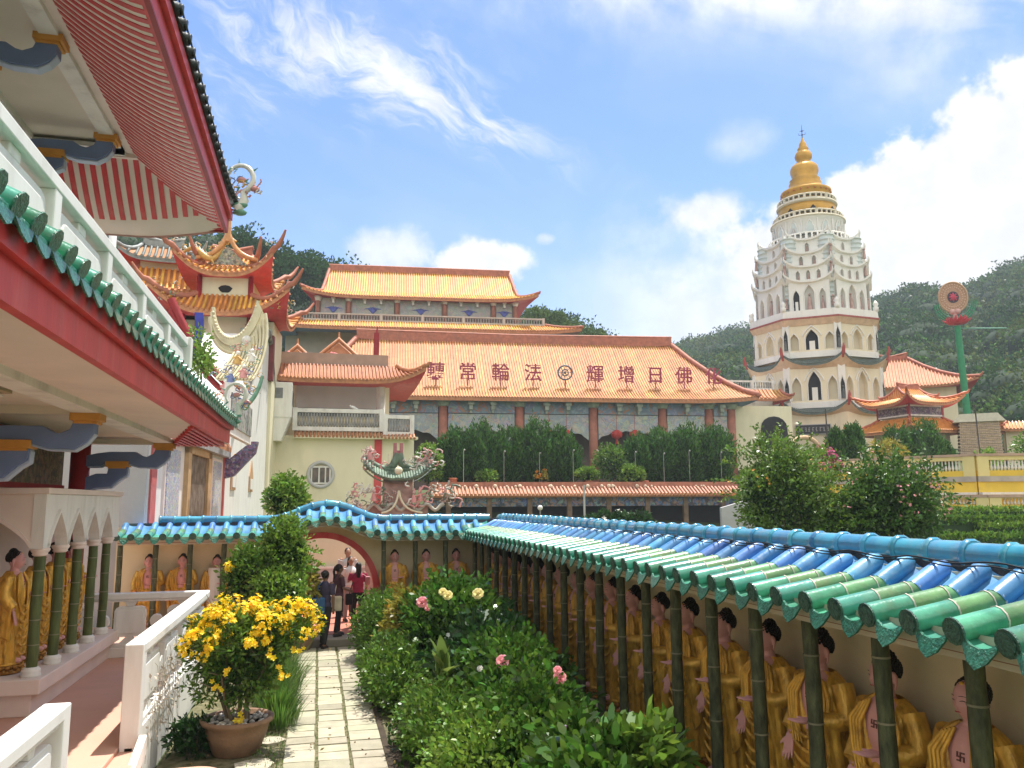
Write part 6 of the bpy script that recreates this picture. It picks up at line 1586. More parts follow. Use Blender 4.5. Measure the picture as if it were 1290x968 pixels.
# lotus-tiered middle section
tz = [(23.7,27.1,6.75,2.35),(27.1,28.85,6.55,2.25),(28.85,30.5,6.2,2.1),(30.5,32.2,5.75,1.9)]
for k in range(8):
    mb = MB(face_M(k))
    for j, (z0, z1, ap, hw) in enumerate(tz):
        if j == 0: ns = [(-1.5,.75,z0+.2,z0+1.7,z0+2.5,'dark' if k in (0,) else 'pink'),(0,1.15,z0+.2,z0+2.0,z0+3.0,'pink'),(1.5,.75,z0+.2,z0+1.7,z0+2.5,'pink')]
        else: ns = [(x,.5,z0+.3,z0+.95,z0+1.35,'pink') for x in ((-1.2,0,1.2) if j == 1 else (-.75,.75) if j == 2 else (0,))]
        niche_wall(mb, ap, hw, z0, z1, ns, .35)
        for sx in (-1,1): mb.box(min(sx*hw,sx*(hw-.01)),max(sx*hw,sx*(hw-.01)),-ap,-4.6,z0,z1,0)
        # crescent eave with upturned points
        L_ = hw+.25
        vs = []
        N = 16
        for i in range(N+1):
            u = -L_+2*L_*i/N; l = .75*abs(u/L_)**2.6; o = .35
            vs += [(u,-ap-o,z1-.12+l),(u,-ap-o,z1+.10+l),(u,-ap+.3,z1+.22+l*.5),(u,-ap+.3,z1-.2)]
        mb.add(vs, [(i*4+q,i*4+(q+1)%4,i*4+4+(q+1)%4,i*4+4+q) for i in range(N) for q in range(4)]+[(0,1,2,3),(N*4+3,N*4+2,N*4+1,N*4)], 3)
        for sx in (-1,1):
            mb.tube([(sx*L_,-ap-.3,z1+.6),(sx*(L_+.25),-ap-.4,z1+1.0),(sx*(L_+.22),-ap-.4,z1+1.35)], [.13,.10,.03], 6, mi=3)
            mb.tube([(sx*L_,-ap+.3,z1+.1),(sx*(L_-.3),-5.,z1+.1)], [.2,.15], 5, mi=3)
    mb.build('niche_bay', mats_w, pg)
    mb = MB(pM @ Matrix.Rotation(R(45*k+22.5),4,'Z'))
    pr = []
    for z in np.arange(23.7, 32.5, .55): r_ = 1.15-.02*(z-23.7); pr += [(r_,z),(r_,z+.45),(r_+.1,z+.48),(r_+.1,z+.54)]
    mb.lathe(pr, 14, (0,-5.9+.06*4,0), 0)
    for z in (24.2,28.0,30.0): mb.tube([(0,-7.0,z),(0,-7.0,z+.9)], [.22,.12], 7, mi=1); mb.ball((0,-7.0,z+1.1), .17, 7, 5, mi=1)
    mb.build('corner_drum', [pbl, pstat], pg)
# drum with arches, galleries, golden top
def pring(mb, r, z, h, n, mi=0, th=.18):
    mb.lathe([(r,0),(r,.18),(r-th,.18),(r-th,.0)], 32, (0,0,z), mi); mb.lathe([(r,0),(r,.16),(r-th,.16),(r-th,0)], 32, (0,0,z+h-.16), mi)
    for i in range(n):
        a = 2*PI*i/n; c = (r-th/2)
        if i % 4 == 0: mb.cbox((c*math.cos(a),c*math.sin(a),z+h/2), (.3,.3,h), rz=a, mi=mi)
        else: mb.lathe([(.1,.15),(.14,h*.35),(.1,h*.55),(.13,h*.75),(.1,h-.15)], 6, (c*math.cos(a),c*math.sin(a),z), mi)
mb = MB(pM); mb.lathe([(5.4,31.9),(5.2,32.5),(4.95,32.5),(4.35,32.6),(4.3,35.2),(4.5,35.3),(4.5,35.55),(3.0,35.6)], 40, (0,0,0), 0); mb.build('drum_wall', pwh, pg)
mb = MB(pM); pring(mb, 5.15, 32.4, .95, 48); mb.build('drum_gallery', pwh, pg)
mb = MB()
for k in range(14):
    Mx = pM @ Matrix.Rotation(2*PI*k/14+.1,4,'Z'); mb.M = Mx
    mb.prism([(-.42,33.0),(.42,33.0),(.42,34.1),(.2,34.6),(0,34.85),(-.2,34.6),(-.42,34.1)], lambda u,v,d: (u,-4.40+d,v), 0, .15, 0)
    mb.tube([(u,-4.42,v) for u,v in ((-.48,33.),(-.48,34.1),(-.25,34.65),(0,34.95),(.25,34.65),(.48,34.1),(.48,33.))], .07, 5, mi=1)
    if k % 3: mb.tube([(0,-4.46,33.0),(0,-4.46,33.8),(0,-4.46,34.2)], [.26,.18,.08], 7, mi=2)
    mb.tube([(.97*1.0,-4.32,33.0),(.97,-4.32,35.1)], .09, 5, mi=1)
mb.build('drum_niches', [pbl, pwh, M('pale figure', (.55,.50,.45), .6, .2, 3, .1)], pg)
pM1 = T(PG[0], PG[1], 0, PRZ)
mb = MB(pM1); pring(mb, 3.95, 35.55, .72, 40); mb.lathe([(4.25,35.4),(4.25,35.58),(3.,35.58)], 40, (0,0,0)); pring(mb, 3.3, 37.75, .72, 32); mb.lathe([(3.0,37.4),(3.45,37.6),(3.45,37.78),(2.6,37.78)], 40, (0,0,0)); mb.build('upper_galleries', M('gallery cream white', (.70,.64,.50), .6, .06, 1, .1), pg)
mb = MB(pM1); mb.lathe([(3.3,35.5),(3.3,37.0),(3.25,37.45),(2.7,37.5),(2.75,37.8),(2.75,39.2),(2.9,39.35),(2.9,39.6),(2.4,39.75),(2.0,40.15),(1.85,40.45),(1.9,40.7),(1.62,40.85),(1.78,41.15),(1.5,41.35),(1.45,41.6),(1.62,42.1),(1.64,42.5),(1.5,42.9),(1.1,43.25),(.72,43.45),(.70,43.6),(.95,43.9),(1.02,44.25),(.85,44.7),(.55,44.95),(.68,45.15),(.48,45.4),(.46,45.7),(.3,46.0),(.14,46.4),(.1,46.6)], 32, (0,0,0)); mb.build('golden_bell', pgold, pg)
mb = MB(pM1)
for k in range(22): a = 2*PI*k/22; mb.tube([(2.72*math.cos(a),2.72*math.sin(a),39.5),(2.83*math.cos(a),2.83*math.sin(a),39.15)], .12, 5)
mb.build('orange_fringe', M('orange fringe', (.58,.18,.05), .6, .2, 3, .1), pg)
mb = MB()
for k in range(8):
    mb.M = pM1 @ Matrix.Rotation(R(45*k+15),4,'Z'); mb.prism([(-.3,36.0),(.3,36.0),(.3,36.6),(0,36.95),(-.3,36.6)], lambda u,v,d: (u,-3.36+d,v), 0, .2)
mb.build('dark_openings', darkvoid, pg)
mb = MB(pM); mb.tube([(0,0,46.4),(0,0,48.3)], [.07,.02], 6)
for z, w in ((47.0,.42),(47.5,.3)): mb.tube([(-w,0,z),(w,0,z)], .03, 5); mb.tube([(0,-w,z),(0,w,z)], .03, 5); mb.ball((0,0,z), .12, 7, 5)
for q in (-.4,.4): mb.tube([(q,0,47.0),(q,0,47.25)], .03, 5)
mb.build('finial', M('dark iron', (.06,.05,.04), .5, .2, 3, 0), pg)

# ------------------------------------------------------------------ pavilions right of the pagoda
cp = thing('corner_pavilion', 'two tiered pavilion with upturned orange roofs right of the pagoda', 'pavilion', (55.2, 65.2, 5.5))
cpM = T(55.0, 65.6, 0, 4)
mb = MB(cpM); mb.box(-2.3,2.3,-2.3,2.3,5.,10); mb.box(-1.7,1.7,-1.7,1.7,10,12.4); mb.build('wall', pcr, cp)
mb = MB(cpM); mb.box(-2.36,-1.2,-2.36,-2.25,6.8,8.6); mb.box(.3,1.4,-2.36,-2.25,6.8,8.6); mb.build('window', M('grey window', (.22,.27,.28), .3, .2, 3, 0), cp)
mb = MB(cpM)
for a in range(4): mb.M = cpM @ Matrix.Rotation(PI/2*a,4,'Z'); mb.box(-1.95,1.95,-2.02,-1.7,10.95,11.7,0); mb.box(-2.0,2.0,-2.05,-1.7,11.701,11.85,1); mb.box(-2.0,2.0,-2.05,-1.7,10.8,10.949,1); mb.box(-2.05,-1.85,-2.06,-1.8,10.6,12,2)
mb.build('lattice_band', [mosaic('purple lattice', [(.10,.06,.14),(.16,.10,.18),(.35,.30,.30),(.08,.05,.1)], 2.5), whitew, darkred], cp)
otl = M('bright orange glazed tile', (.74,.30,.05), .32, .2, 2, .1, coat=.3)
hiproof(cp, cpM, 3.05, 3.05, 1.2, 1.2, 11.95, 12.75, lift=.95, ext=.35, sp=.24, tr=.08, tile=otl, ridge=False, wall=(1.8,1.8), tips=.4, sof=red, hipr=.15, pw=4., rid=M('red orange ridge', (.5,.13,.05), .45, .2, 3, .1))
hiproof(cp, cpM, 1.6, 1.6, 1.2, 0, 12.5, 13.7, lift=.3, ext=.1, sp=.24, tr=.08, tile=otl, wall=(1,1), tips=.3, hipr=.13, ridge_h=.3)
hiproof(cp, cpM, 3.7, 3.7, 1.95, 1.95, 9.35, 10.6, lift=.55, ext=.25, sp=.24, tr=.08, tile=otl, ridge=False, wall=(2.4,2.4), tips=.35, sof=red, hipr=.15, pw=4., rid=bpy.data.materials['red orange ridge'])
bh = thing('back_hall', 'orange roofed hall partly hidden between the pagoda and the corner pavilion', 'temple hall', (64, 76, 5))
bM = T(70, 86, 0, -36)
mb = MB(bM); mb.box(-6.5,6.5,-4,4,5,16.8); mb.build('wall', pcr, bh)
hiproof(bh, bM, 8.3, 5.4, 1.8, 0, 16.4, 20.6, lift=.7, ext=.4, sp=.34, tr=.1, tile=M('faded orange tile', (.66,.25,.12), .5, .25, 2, .2), tips=.5, wall=(7,4), hipr=.2, ridge_h=.4, rid=M('pink terracotta ridge', (.46,.16,.10), .6, .2, 3, .2))
lb_ = thing('lamp_tower', 'grey stepped tower of stacked prayer lamps with pale flat roof', 'lamp tower', (59.0, 61.8, 5.5))
lM = T(58.9, 61.6, 0, -40)
mb = MB(lM)
for k in range(11):
    z = 6.6+.31*k; w = 1.75-.012*k; mb.box(-w,w,-1.6,1.6,z,z+.14,1); mb.box(-w+.18,w-.18,-1.45,1.45,z+.14,z+.312,2)
    for i in range(22): mb.ball((-w+.15+(2*w-.3)*i/21,-1.56,z+.22), .085, 6, 4)
mb.build('lamp_tiers', [M('dusty lamp', (.60,.46,.30), .6, .3, 8, .1), M('dusty shelf', (.46,.33,.24), .7, .2, 3, .1), M('painted shelf shadow', (.26,.19,.14), .7, .2, 3, 0)], lb_)  # boxes between the shelves are coloured darker to imitate shelf shadow
mb = MB(lM); mb.prism([(-2.1,10.02),(2.1,10.02),(1.5,10.75),(-1.5,10.75)], lambda u,v,d: (u,d,v), -1.8, 1.8); mb.build('roof', M('pale roof sheet', (.66,.60,.48), .6, .1, 3, .1), lb_)
sr = thing('small_side_roof', 'small orange roofed shelter at the right of the lamp tower', 'shelter', (63, 60.5, 5.5))
sM = T(63.0, 60.6, 0, -40); mb = MB(sM); mb.box(-1.6,1.6,-1.2,1.2,5,9.4); mb.build('wall', pcr, sr)
hiproof(sr, sM, 2.3, 1.9, 1.4, .7, 9.35, 10.1, lift=.35, ext=.15, sp=.26, tr=.08, tile=otl, ridge=False, wall=(1.6,1.2), tips=.3, hipr=.12)
# green pole with wheel and lotus
gp = thing('festival_pole', 'tall green pole topped by a red lotus and a round golden dharma wheel', 'pole', (64.5, 68.9, 5))
grn = M('green enamel', (.02,.24,.10), .45, .15, 3, .05)
gM = T(64.5, 68.9, 0, -43)
mb = MB(gM); mb.tube([(.3,0,5),(.1,0,14),(-.05,0,21.0)], [.38,.35,.31], 14); 
mb.build('pole', grn, gp)
mb = MB(gM); mb.tube([(.2,0,20.75),(4.3,0,20.3)], .06, 6); mb.build('arm', M('pale green metal', (.12,.36,.27), .5, .1, 3, 0), gp)
mb = MB(gM)
for rr_, d in ((1.75,.4),(1.95,.5),(1.55,.3)): mb.tube([(-.1+rr_*math.cos(PI*k/16+PI), d, 23.6+rr_*1.05*math.sin(PI*k/16+PI)) for k in range(17)], .07, 5)
mb.build('green_rings', grn, gp)
mb = MB(gM); mb.M = gM @ T(-.25,0,24.1,18)
ctr = (0,0,0)
mb.prism([(1.38*math.cos(2*PI*k/32),1.62*math.sin(2*PI*k/32)) for k in range(32)], lambda u,v,d: (u,d,v), -.12, .12, 0)
mb.tube([(1.38*math.cos(2*PI*k/32),-.12,1.62*math.sin(2*PI*k/32)) for k in range(33)], .10, 6, mi=1, cap=False)
for rr_ in (1.15,.92): 
    for k in range(28): a = 2*PI*k/28; mb.ball((rr_*math.cos(a),-.14,rr_*1.17*math.sin(a)), .075, 6, 4, mi=2)
mb.prism([(.56*math.cos(2*PI*k/24),.62*math.sin(2*PI*k/24)) for k in range(24)], lambda u,v,d: (u,d,v), -.17, -.1, 3)
for k in range(8): a = 2*PI*k/8; mb.tube([(0,-.2,0),(.42*math.cos(a),-.2,.47*math.sin(a))], [.16,.05], 6, mi=4)
mb.build('dharma_wheel', [M('bronze pink disc', (.46,.27,.17), .5, .15, 6, .1), M('tan rim', (.5,.32,.2), .5, .1, 3, 0), M('cream bulb', (.62,.45,.33), .5, .1, 3, 0), M('dark hub', (.05,.04,.06), .5, .1, 3, 0), M('hub red', (.55,.05,.10), .5, .1, 3, 0)], gp)
mb = MB(gM)
for k in range(14):
    a = 2*PI*k/14
    for q, z in ((1.35,21.7),(1.0,22.0)): mb.tube([(-.05+.35*math.cos(a),.35*math.sin(a),21.3),(-.05+.8*math.cos(a),.8*math.sin(a),21.35),(-.05+q*math.cos(a+.2),q*math.sin(a+.2),z)], [.16,.24,.05], 6, flat=.45)
mb.build('lotus', M('lotus red', (.58,.05,.08), .5, .15, 3, 0), gp)
mb = MB(gM); mb.tube([(-.1,0,21.4),(-.2,0,22.6)], .2, 7); mb.ball((-.4,-.1,22.55), .3, 8, 6); mb.ball((.1,-.1,22.55), .3, 8, 6); mb.build('petal_knot', M('pale pink enamel', (.66,.40,.36), .5, .1, 3, 0), gp)

# ------------------------------------------------------------------ yellow terrace on the right
ywall = M('yellow ochre wall', (.78,.54,.06), .6, .12, .8, .1, stain=(.40,.32,.10), stain_amt=.4)
ypale = M('pale yellow wall', (.76,.64,.28), .6, .08, .8, .1)
yt = thing('yellow_terrace', 'yellow terrace with white balusters and pink coping on the right', 'terrace', (33.3, 35.2, 0))
Ap, Bp, Cp = (28.6,43.1), (33.3,35.2), (40.5,32.6)
def trail(root, P0, P1, z0, z1, n, piers, zb, nm):
    d = Vector((P1[0]-P0[0], P1[1]-P0[1], 0)); Ln = d.length; Mx = T(P0[0],P0[1],0,math.degrees(math.atan2(d.y,d.x)))
    mb = MB(Mx); h = z1-z0
    mb.box(0,Ln,-.13,.13,z0,z0+.25*h,0); mb.box(0,Ln,-.13,.13,z1-.28*h,z1-.13,1)
    for p in piers: mb.box(p-.28,p+.28,-.17,.17,z0,z1-.128,1)
    mb.build('parapet', [ywall, ypale], root)
    mb = MB(Mx); mb.box(-.05,Ln+.05,-.2,.2,z1-.127,z1); mb.build('coping', M('pink coping', (.50,.34,.25), .7, .15, 2, .1) if 'pink coping' not in bpy.data.materials else bpy.data.materials['pink coping'], root)
    mb = MB(Mx); k = int(Ln/.17)
    for i in range(k):
        x = Ln*(i+.5)/k
        if all(abs(x-p) > .4 for p in piers): mb.lathe([(.04,z0+.25*h),(.07,z0+.38*h),(.035,z0+.52*h),(.04,z1-.28*h)], 7, (x,0,0))
    mb.build('balusters', whitew, root)
    mb = MB(Mx); mb.box(0,Ln,-.05,.3,0,z0+.01); mb.box(0,Ln,-.5,.0,zb[0],zb[1],1); mb.box(0,Ln,-.12,.0,zb[1]+.001,z0-.28,0); mb.box(0,Ln,-.2,.0,z0-.279,z0-.001,2); mb.build('wall', [ywall, whitew, M('grey band', (.42,.38,.33), .7, .2, 2, .1) if 'grey band' not in bpy.data.materials else bpy.data.materials['grey band']], root)
trail(yt, Ap, Bp, 4.25, 5.42, 30, (.3,2.9,5.7,8.9), (3.3,3.42), 'upper'); trail(yt, Bp, Cp, 4.25, 5.42, 30, (.3,3.2,6.5), (3.3,3.42), 'upper')
d_ = Vector((-.35,-.94,0))
yt2 = thing('lower_terrace_rail', 'lower white baluster rail with yellow piers below the yellow terrace', 'balustrade', (30, 33, 0))
mm2 = lambda p, k: (p[0]-.5*k, p[1]-1.0*k)
trail(yt2, mm2(Ap,1.2), mm2(Bp,1.2), 2.62, 3.28, 30, (.3,3.5,7.1,9.0), (2.2,2.4), 'lower'); trail(yt2, mm2(Bp,1.2), mm2(Cp,1.2), 2.62, 3.28, 30, (.3,2.1,5.), (2.2,2.4), 'lower')
mb = MB(); mb.prism([Ap, Bp, Cp, (48,40), (40,56)], lambda u, v, d: (u, v, d), 0, 4.2); struct('terrace_ground', mb, M('terrace paving', (.4,.36,.3), .8, .15, 1, .1))
# bushes standing on it
for (lx, w, h, nm_) in ((20.2,1.15,3.2,'left of two small dark cypress bushes before the pagoda foot'),(21.3,1.2,3.45,'right of two small dark cypress bushes before the pagoda foot'),(24.0,1.7,3.3,'left clipped dark cypress on the yellow terrace'),(25.6,2.1,3.55,'broad clipped dark cypress in the middle of the yellow terrace'),(27.0,.9,2.3,'small round dark bush right of the broad clipped cypress')):
    x, y = 11.67+lx*.972, 48.62-lx*.233; cypress((x,y,4.15), w, h, nm_, grp='cypresses on the yellow terrace', n=4500, leaf=.16)
x, y = 11.0+22.1*.972, 45.9-22.1*.233; shrub('pale_fern_shrub', 'pale yellow-green feathery shrub on the yellow terrace', (x, y, 5.9), (1.0,.8,.5), 900, .3, lf_croton, base=4.2, stems=3, core=False, wd=.3, bend=.12)
mb = MB(T(x+.3,y+1.2,0,-13)); mb.box(-1.0,1.0,-.3,.3,4.2,5.9); mb.prism([(-1.15,5.9),(1.15,5.9),(0,6.3)], lambda u,v,d: (u,d,v), -.35, .35); tag(mb.build('white_shrine', whitew), 'small white shrine box behind the pale feathery shrub', 'shrine')
x, y = 11.67+33.0*.972, 48.62-33.0*.233; shrub('flowering_shrub', 'dark shrub with white blossoms at the right end of the yellow terrace', (x, y, 5.9), (1.7,1.5,1.5), 2200, .22, lf_mid, flower=fl_white, nf=30, fs=.13, base=4.2)
x, y = 11.67+29.5*.972, 48.62-29.5*.233; shrub('thin_shrub', 'thin leafy shrub in front of the lamp tower', (x, y, 5.4), (1.0,.6,.7), 500, .2, lf_lime, base=4.2, core=False)
for lx, zt, lb in ((18.9,8.5,'left'),(28.0,8.7,'right')):
    x, y = 11.2+lx*.972, 46.7-lx*.233; mb = MB(); mb.tube([(x,y,4.2),(x-.1*(lx>25),y,zt)], .04, 6); mb.ball((x,y,4.4), .12, 6, 4)
    tag(mb.build('thin_pole', M('dark pole '+lb, (.07,.06,.06), .5, .2, 3, 0)), 'thin dark lamp pole standing on the yellow terrace, %s of two' % lb, 'pole', 'thin dark poles')
# clipped hedge rows on the bank below
for i, (px_, py_, z, ln, tn) in enumerate(((31.2,31.,2.62,9,.55),(29.2,30.2,2.25,4.5,.5),(31.8,28.6,1.98,8,.5),(29.0,27.0,1.62,9,.5))):
    t = thing('hedge', ['uppermost clipped green hedge row below the white lower rail','short clipped hedge row, second from the top of the bank','long clipped hedge row, third down the bank','lowest clipped hedge row just above the blue tiles at right'][i], 'hedge', (px_,py_,0), 0)
    P_ = np.stack([nrng.uniform(-ln/2,ln/2,2600), nrng.uniform(-.5,.5,2600), z-nrng.uniform(0,tn,2600)**1.5], 1); c_, s_ = math.cos(R(-20)), math.sin(R(-20))
    P2_ = np.stack([px_+P_[:,0]*c_-P_[:,1]*s_, py_+P_[:,0]*s_+P_[:,1]*c_, P_[:,2]], 1)
    leafobj('foliage', leaves(P2_, np.tile(np.array([[-.2,-.5,.9]]),(2600,1)), .2, .10), lf_lime if i % 2 == 0 else lf_mid, t)
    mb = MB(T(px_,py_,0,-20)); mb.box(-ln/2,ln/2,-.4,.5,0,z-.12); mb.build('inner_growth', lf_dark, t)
    if i in (0,2): mb = MB(T(px_+.8,py_-.75,0,-20)); mb.box(-ln/2+1.5,ln/2,-.2,.1,0,z-.5); mb.build('stone_edge', greywall, t)

# ------------------------------------------------------------------ big garden shrubs behind the right wall
x, y = 5.6+8.1*.972, 23.34-8.1*.233
shrub('tall_shrub', 'large loose light green shrub behind the garden wall, left of the pink bougainvillea', (x-.1, y, 3.15), (1.5,1.3,1.75), 7500, .13, leafmat('leaf olive green', (.115,.205,.03)), base=0, per=44, cr=.34, low=-.9, flower=fl_orange, nf=26, fs=.05, shell=.5, sprays=60)
x2, y2 = 5.6+11.0*.972, 23.34-11.0*.233
shrub('tall_shrub', 'large dark green shrub with arching sprays behind the blue ridge tiles at right', (x2+.15, y2, 2.85), (1.55,1.3,1.4), 7500, .14, leafmat('leaf deep green', (.065,.145,.022)), base=0, per=44, cr=.36, low=-.9, flower=fl_pink, nf=110, fs=.045, shell=.5, bend=.06, sprays=70)
xm, ym = 5.6+9.6*.972, 23.9-9.6*.233
shrub('tall_shrub', 'middle dark shrub filling the gap between two large garden shrubs', (xm, ym-.4, 2.2), (1.2,.9,.85), 3500, .13, lf_mid, base=0, per=24, cr=.4, low=-.9, shell=.5, sprays=30)
xb, yb_ = 5.8+9.75*.972, 24.6-9.75*.233
shrub('bougainvillea', 'magenta bougainvillea between the two large garden shrubs', (xb, yb_, 3.95), (.62,.5,.75), 600, .10, lf_lime, base=0, flower=fl_mag, nf=190, fs=.055, core=False)

# ------------------------------------------------------------------ wooded hills
AZ = [(-60,14),(-30,16.5),(-14,17.6),(-6,17.0),(-2,16.7),(1,15.8),(6,14),(12,13),(16,12.7),(18,12.2),(20,10.4),(23,9.6),(25,10.2),(27.4,10.9),(29.6,11.5),(30.6,11.1),(33,11.2),(36,11.9),(38.6,12.6),(40.7,13.0),(43,12.6),(44.3,13.0),(47,14.0),(52,15.5),(60,16),(80,15)]
def elev(a):
    for (a0,e0),(a1,e1) in zip(AZ[:-1],AZ[1:]):
        if a0 <= a <= a1: t = (a-a0)/(a1-a0); t = t*t*(3-2*t); return e0+(e1-e0)*t
    return AZ[-1][1] if a > 0 else AZ[0][1]
def ridge_r(a): t = max(0,min(1,(a-19)/6)); return 165+(345-165)*t*t*(3-2*t)
def hillz(a, r):
    Rr = ridge_r(a); t = (r-100)/(Rr-100)
    zt = 3+math.tan(R(elev(a)))*Rr-4.
    p = 2.
    if t <= 1: z = p+(zt-p)*max(0,t)**.95
    else: z = zt-(t-1)*40
    return z + 5*math.sin(a*.9+r*.03)*math.sin(r*.045+a*.2)*min(1,max(0,t)*2)*min(1,max(0,(1.-t)*3))
mb = MB()
mb.grid(lambda u, v: ((lambda a, r: (r*math.sin(R(a)), r*math.cos(R(a)), hillz(a, r)))(u, 100+(ridge_r(u)*1.5-100)*v)), 120, 30, 0, True, -60, 80)
struct('hill', mb, M('hill soil under trees', (.04,.06,.025), .95, .3, .1, .2))
Vs, MI = [], []; cores = MB()
cnt = 0
def crown(p, rad, mi, n, lf):
    d = unit(nrng.normal(size=(n*2,3))); d = d[d[:,2] > -.35][:n]
    lob = 1+.22*np.sin(d[:,0]*5+p[0])*np.sin(d[:,1]*5+p[1])+.12*np.sin(d[:,2]*9+p[0]*2)
    rr_ = nrng.uniform(.8,1.06,(len(d),1))*lob[:,None]
    P_ = np.array(p)+d*rr_*np.array([rad,rad,rad*.75])
    V = leaves(P_, unit(d+.6*nrng.normal(size=d.shape)+np.array([0,0,.3])), lf, lf*.7, fold=.2, jit=.6)
    Vs.append(V); MI.extend([mi]*(len(V)//4))
for i in range(4300):
    a = nrng.uniform(-14, 52)
    if 3 < a < 14 or (a < 3 and nrng.random() < .5): continue
    Rr = ridge_r(a); t = nrng.random()**.75
    r = 108+(Rr*1.03-108)*t
    if a < 21: r = Rr*(1.03-.42*nrng.random())
    z = hillz(a, r); rad = nrng.uniform(2.8, 6.2)*(.8+.3*t)
    p = (r*math.sin(R(a)), r*math.cos(R(a)), z+rad*.55)
    n = int(100 + 11000/(r*.9))
    w = noise2(p[0]*1.5, p[1]*1.5+p[2])
    mi = int(nrng.choice(6, p=[.3,.12,.12,.12,.22,.12]))
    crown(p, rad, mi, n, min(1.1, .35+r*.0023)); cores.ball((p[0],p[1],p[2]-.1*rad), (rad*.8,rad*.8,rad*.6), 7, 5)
V = np.concatenate(Vs); fo = leafobj('forest', V, lf_far); fo.data.materials.append(lf_far2); fo.data.materials.append(lf_dark); [fo.data.materials.append(q) for q in (lf_far3, lf_far4, lf_far5)]
fo.data.polygons.foreach_set('material_index', np.array(MI, dtype=np.int32)); tag(fo, 'dense tropical forest covering the hills behind the temple', None, None, 'stuff')
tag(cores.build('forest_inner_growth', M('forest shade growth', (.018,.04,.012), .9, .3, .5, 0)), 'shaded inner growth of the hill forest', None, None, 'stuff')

def tree(label, base, h, rad, n, leaf, mat, grp, seed, ncl=26):
    t = thing('broadleaf_tree', label, 'tree', base, 0, grp); rr = random.Random(seed)
    m_ = MB(); branchy(m_, base, (base[0]+rr.uniform(-.5,.5), base[1], base[2]+h*.8), h*.03, 9, rad*.8, seed); m_.build('trunk', barkdk, t)
    c = (base[0], base[1], base[2]+h-rad*.75)
    P_, N_ = clumps(c, (rad,rad,rad*.8), ncl, int(n/ncl), rad*.38, .45, .8, -.7); leafobj('crown', leaves(P_, N_, leaf, leaf*.6), mat, t); return t
def pol(a, d, z): return (d*math.sin(R(a)), d*math.cos(R(a)), z)
for i, (a, d, zt, rad, lb) in enumerate(((-5.6,120,41.5,4.2,'round dark tree on the skyline just right of the striped eave'),(-3.2,122,40.5,4.6,'dark tree on the skyline behind the tower horn'),(-1.2,124,41.,5.0,'tall dark tree on the skyline left of the upper hall'),(.9,128,39.,4.2,'paler tree on the skyline touching the upper hall ridge end'))):
    tree(lb, pol(a, d, zt-15), 15, rad, 5200, .6, lf_far if i < 3 else lf_far2, 'skyline trees left of the upper hall', 50+i, 30)
for i, (a, d, zt, rad, lb) in enumerate(((15.9,118,31.5,2.9,'feathery tree at the right end of the upper hall roof'),(17.3,118,29.5,2.6,'middle tree right of the upper hall'),(19.2,122,29.2,3.0,'round tree farthest right of the upper hall'))):
    tree(lb, pol(a, d, zt-10), 10, rad, 2600, .5, lf_far2, 'skyline trees right of the upper hall', 60+i, 24)
# ------------------------------------------------------------------ potted plants and flower bed
def flower_pot(label, c, r, h, mat):
    t = thing('flower_pot', label, 'flower pot', c); pot(t, c, r, h, mat)
    mb = MB(); mb.lathe([(.01,h*.86),(r*.92,h*.86)], 20, c); mb.build('potting_soil', soil, t); return t
fpot = flower_pot('wide brown clay pot holding the yellow flowering shrub by the path', (-.9, 11.0, -.01), .41, .44, clay)
mb = MB(); r2 = random.Random(6)
for k in range(110):
    a = r2.uniform(0,6.28); q = .36*math.sqrt(r2.random()); s = r2.uniform(.018,.04); mb.ball((-.9+q*math.cos(a), 11+q*math.sin(a), .39), (s,s*.8,s*.7), 6, 4)
mb.build('pebbles', pebble, fpot)
ys = thing('flowering_shrub', 'bushy potted shrub covered in bright yellow flowers beside the path', 'shrub', (-.9, 11, .38))
mb = MB(); r2 = random.Random(14)
for dx, dy, tx, ty, z in ((-.1,0,-.35,.05,1.25),(.02,.05,-.05,.1,1.5),(.1,-.04,.22,.0,1.4),(.05,-.1,.4,-.1,1.2),(-.05,-.06,-.2,-.2,1.0),(.13,.02,.05,.1,1.1)):
    p0 = Vector((-.9+dx,11+dy,.36)); p1 = Vector((-.9+tx,11+ty,z)); mb.tube([p0, p0.lerp(p1,.5)+Vector((r2.uniform(-.05,.05),0,0)), p1], [.024,.018,.01], 7)
    for q in range(5):
        e = p1+Vector((r2.uniform(-.45,.45),r2.uniform(-.4,.4),r2.uniform(-.1,.45))); mb.tube([p0.lerp(p1,r2.uniform(.5,.95)), e], [.009,.003], 5)
mb.build('stems', bark, ys)
PP, NN = [], []
for c, rad, k, per in (((-.92,11,1.30),(.62,.5,.48),70,52),((-1.3,10.9,1.28),(.3,.3,.22),16,46),((-.45,11.1,1.5),(.45,.35,.28),26,46),((-.85,11,.85),(.42,.35,.35),26,40),((-1.25,10.9,.75),(.3,.2,.12),6,24)):
    a, b = clumps(c, rad, k, per, .13, .45, 1., -.9); PP.append(a); NN.append(b)
leafobj('foliage', leaves(np.concatenate(PP), np.concatenate(NN), .085, .034, jit=.7), lf_mid, ys)
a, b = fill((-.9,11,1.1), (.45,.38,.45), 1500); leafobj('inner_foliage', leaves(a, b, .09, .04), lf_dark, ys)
PP, NN = [], []
for c, rad, k in (((-.92,11,1.36),(.66,.54,.5),46),((-1.3,10.85,1.32),(.32,.3,.22),12),((-.42,11.05,1.52),(.5,.38,.30),22)):
    a, b = clumps(c, rad, int(k*1.25), 16, .085, .88, 1., .0 if k > 40 else -.3); PP.append(a); NN.append(b)
a = np.array([(-1.12,10.62,.86),(-1.02,10.6,1.05),(-.42,10.7,.98),(-.36,10.68,.94),(-.86,10.75,.47),(-.2,10.8,1.2),(-.5,10.6,1.2)]); a = np.repeat(a, 5, axis=0)+nrng.normal(size=(35,3))*.03
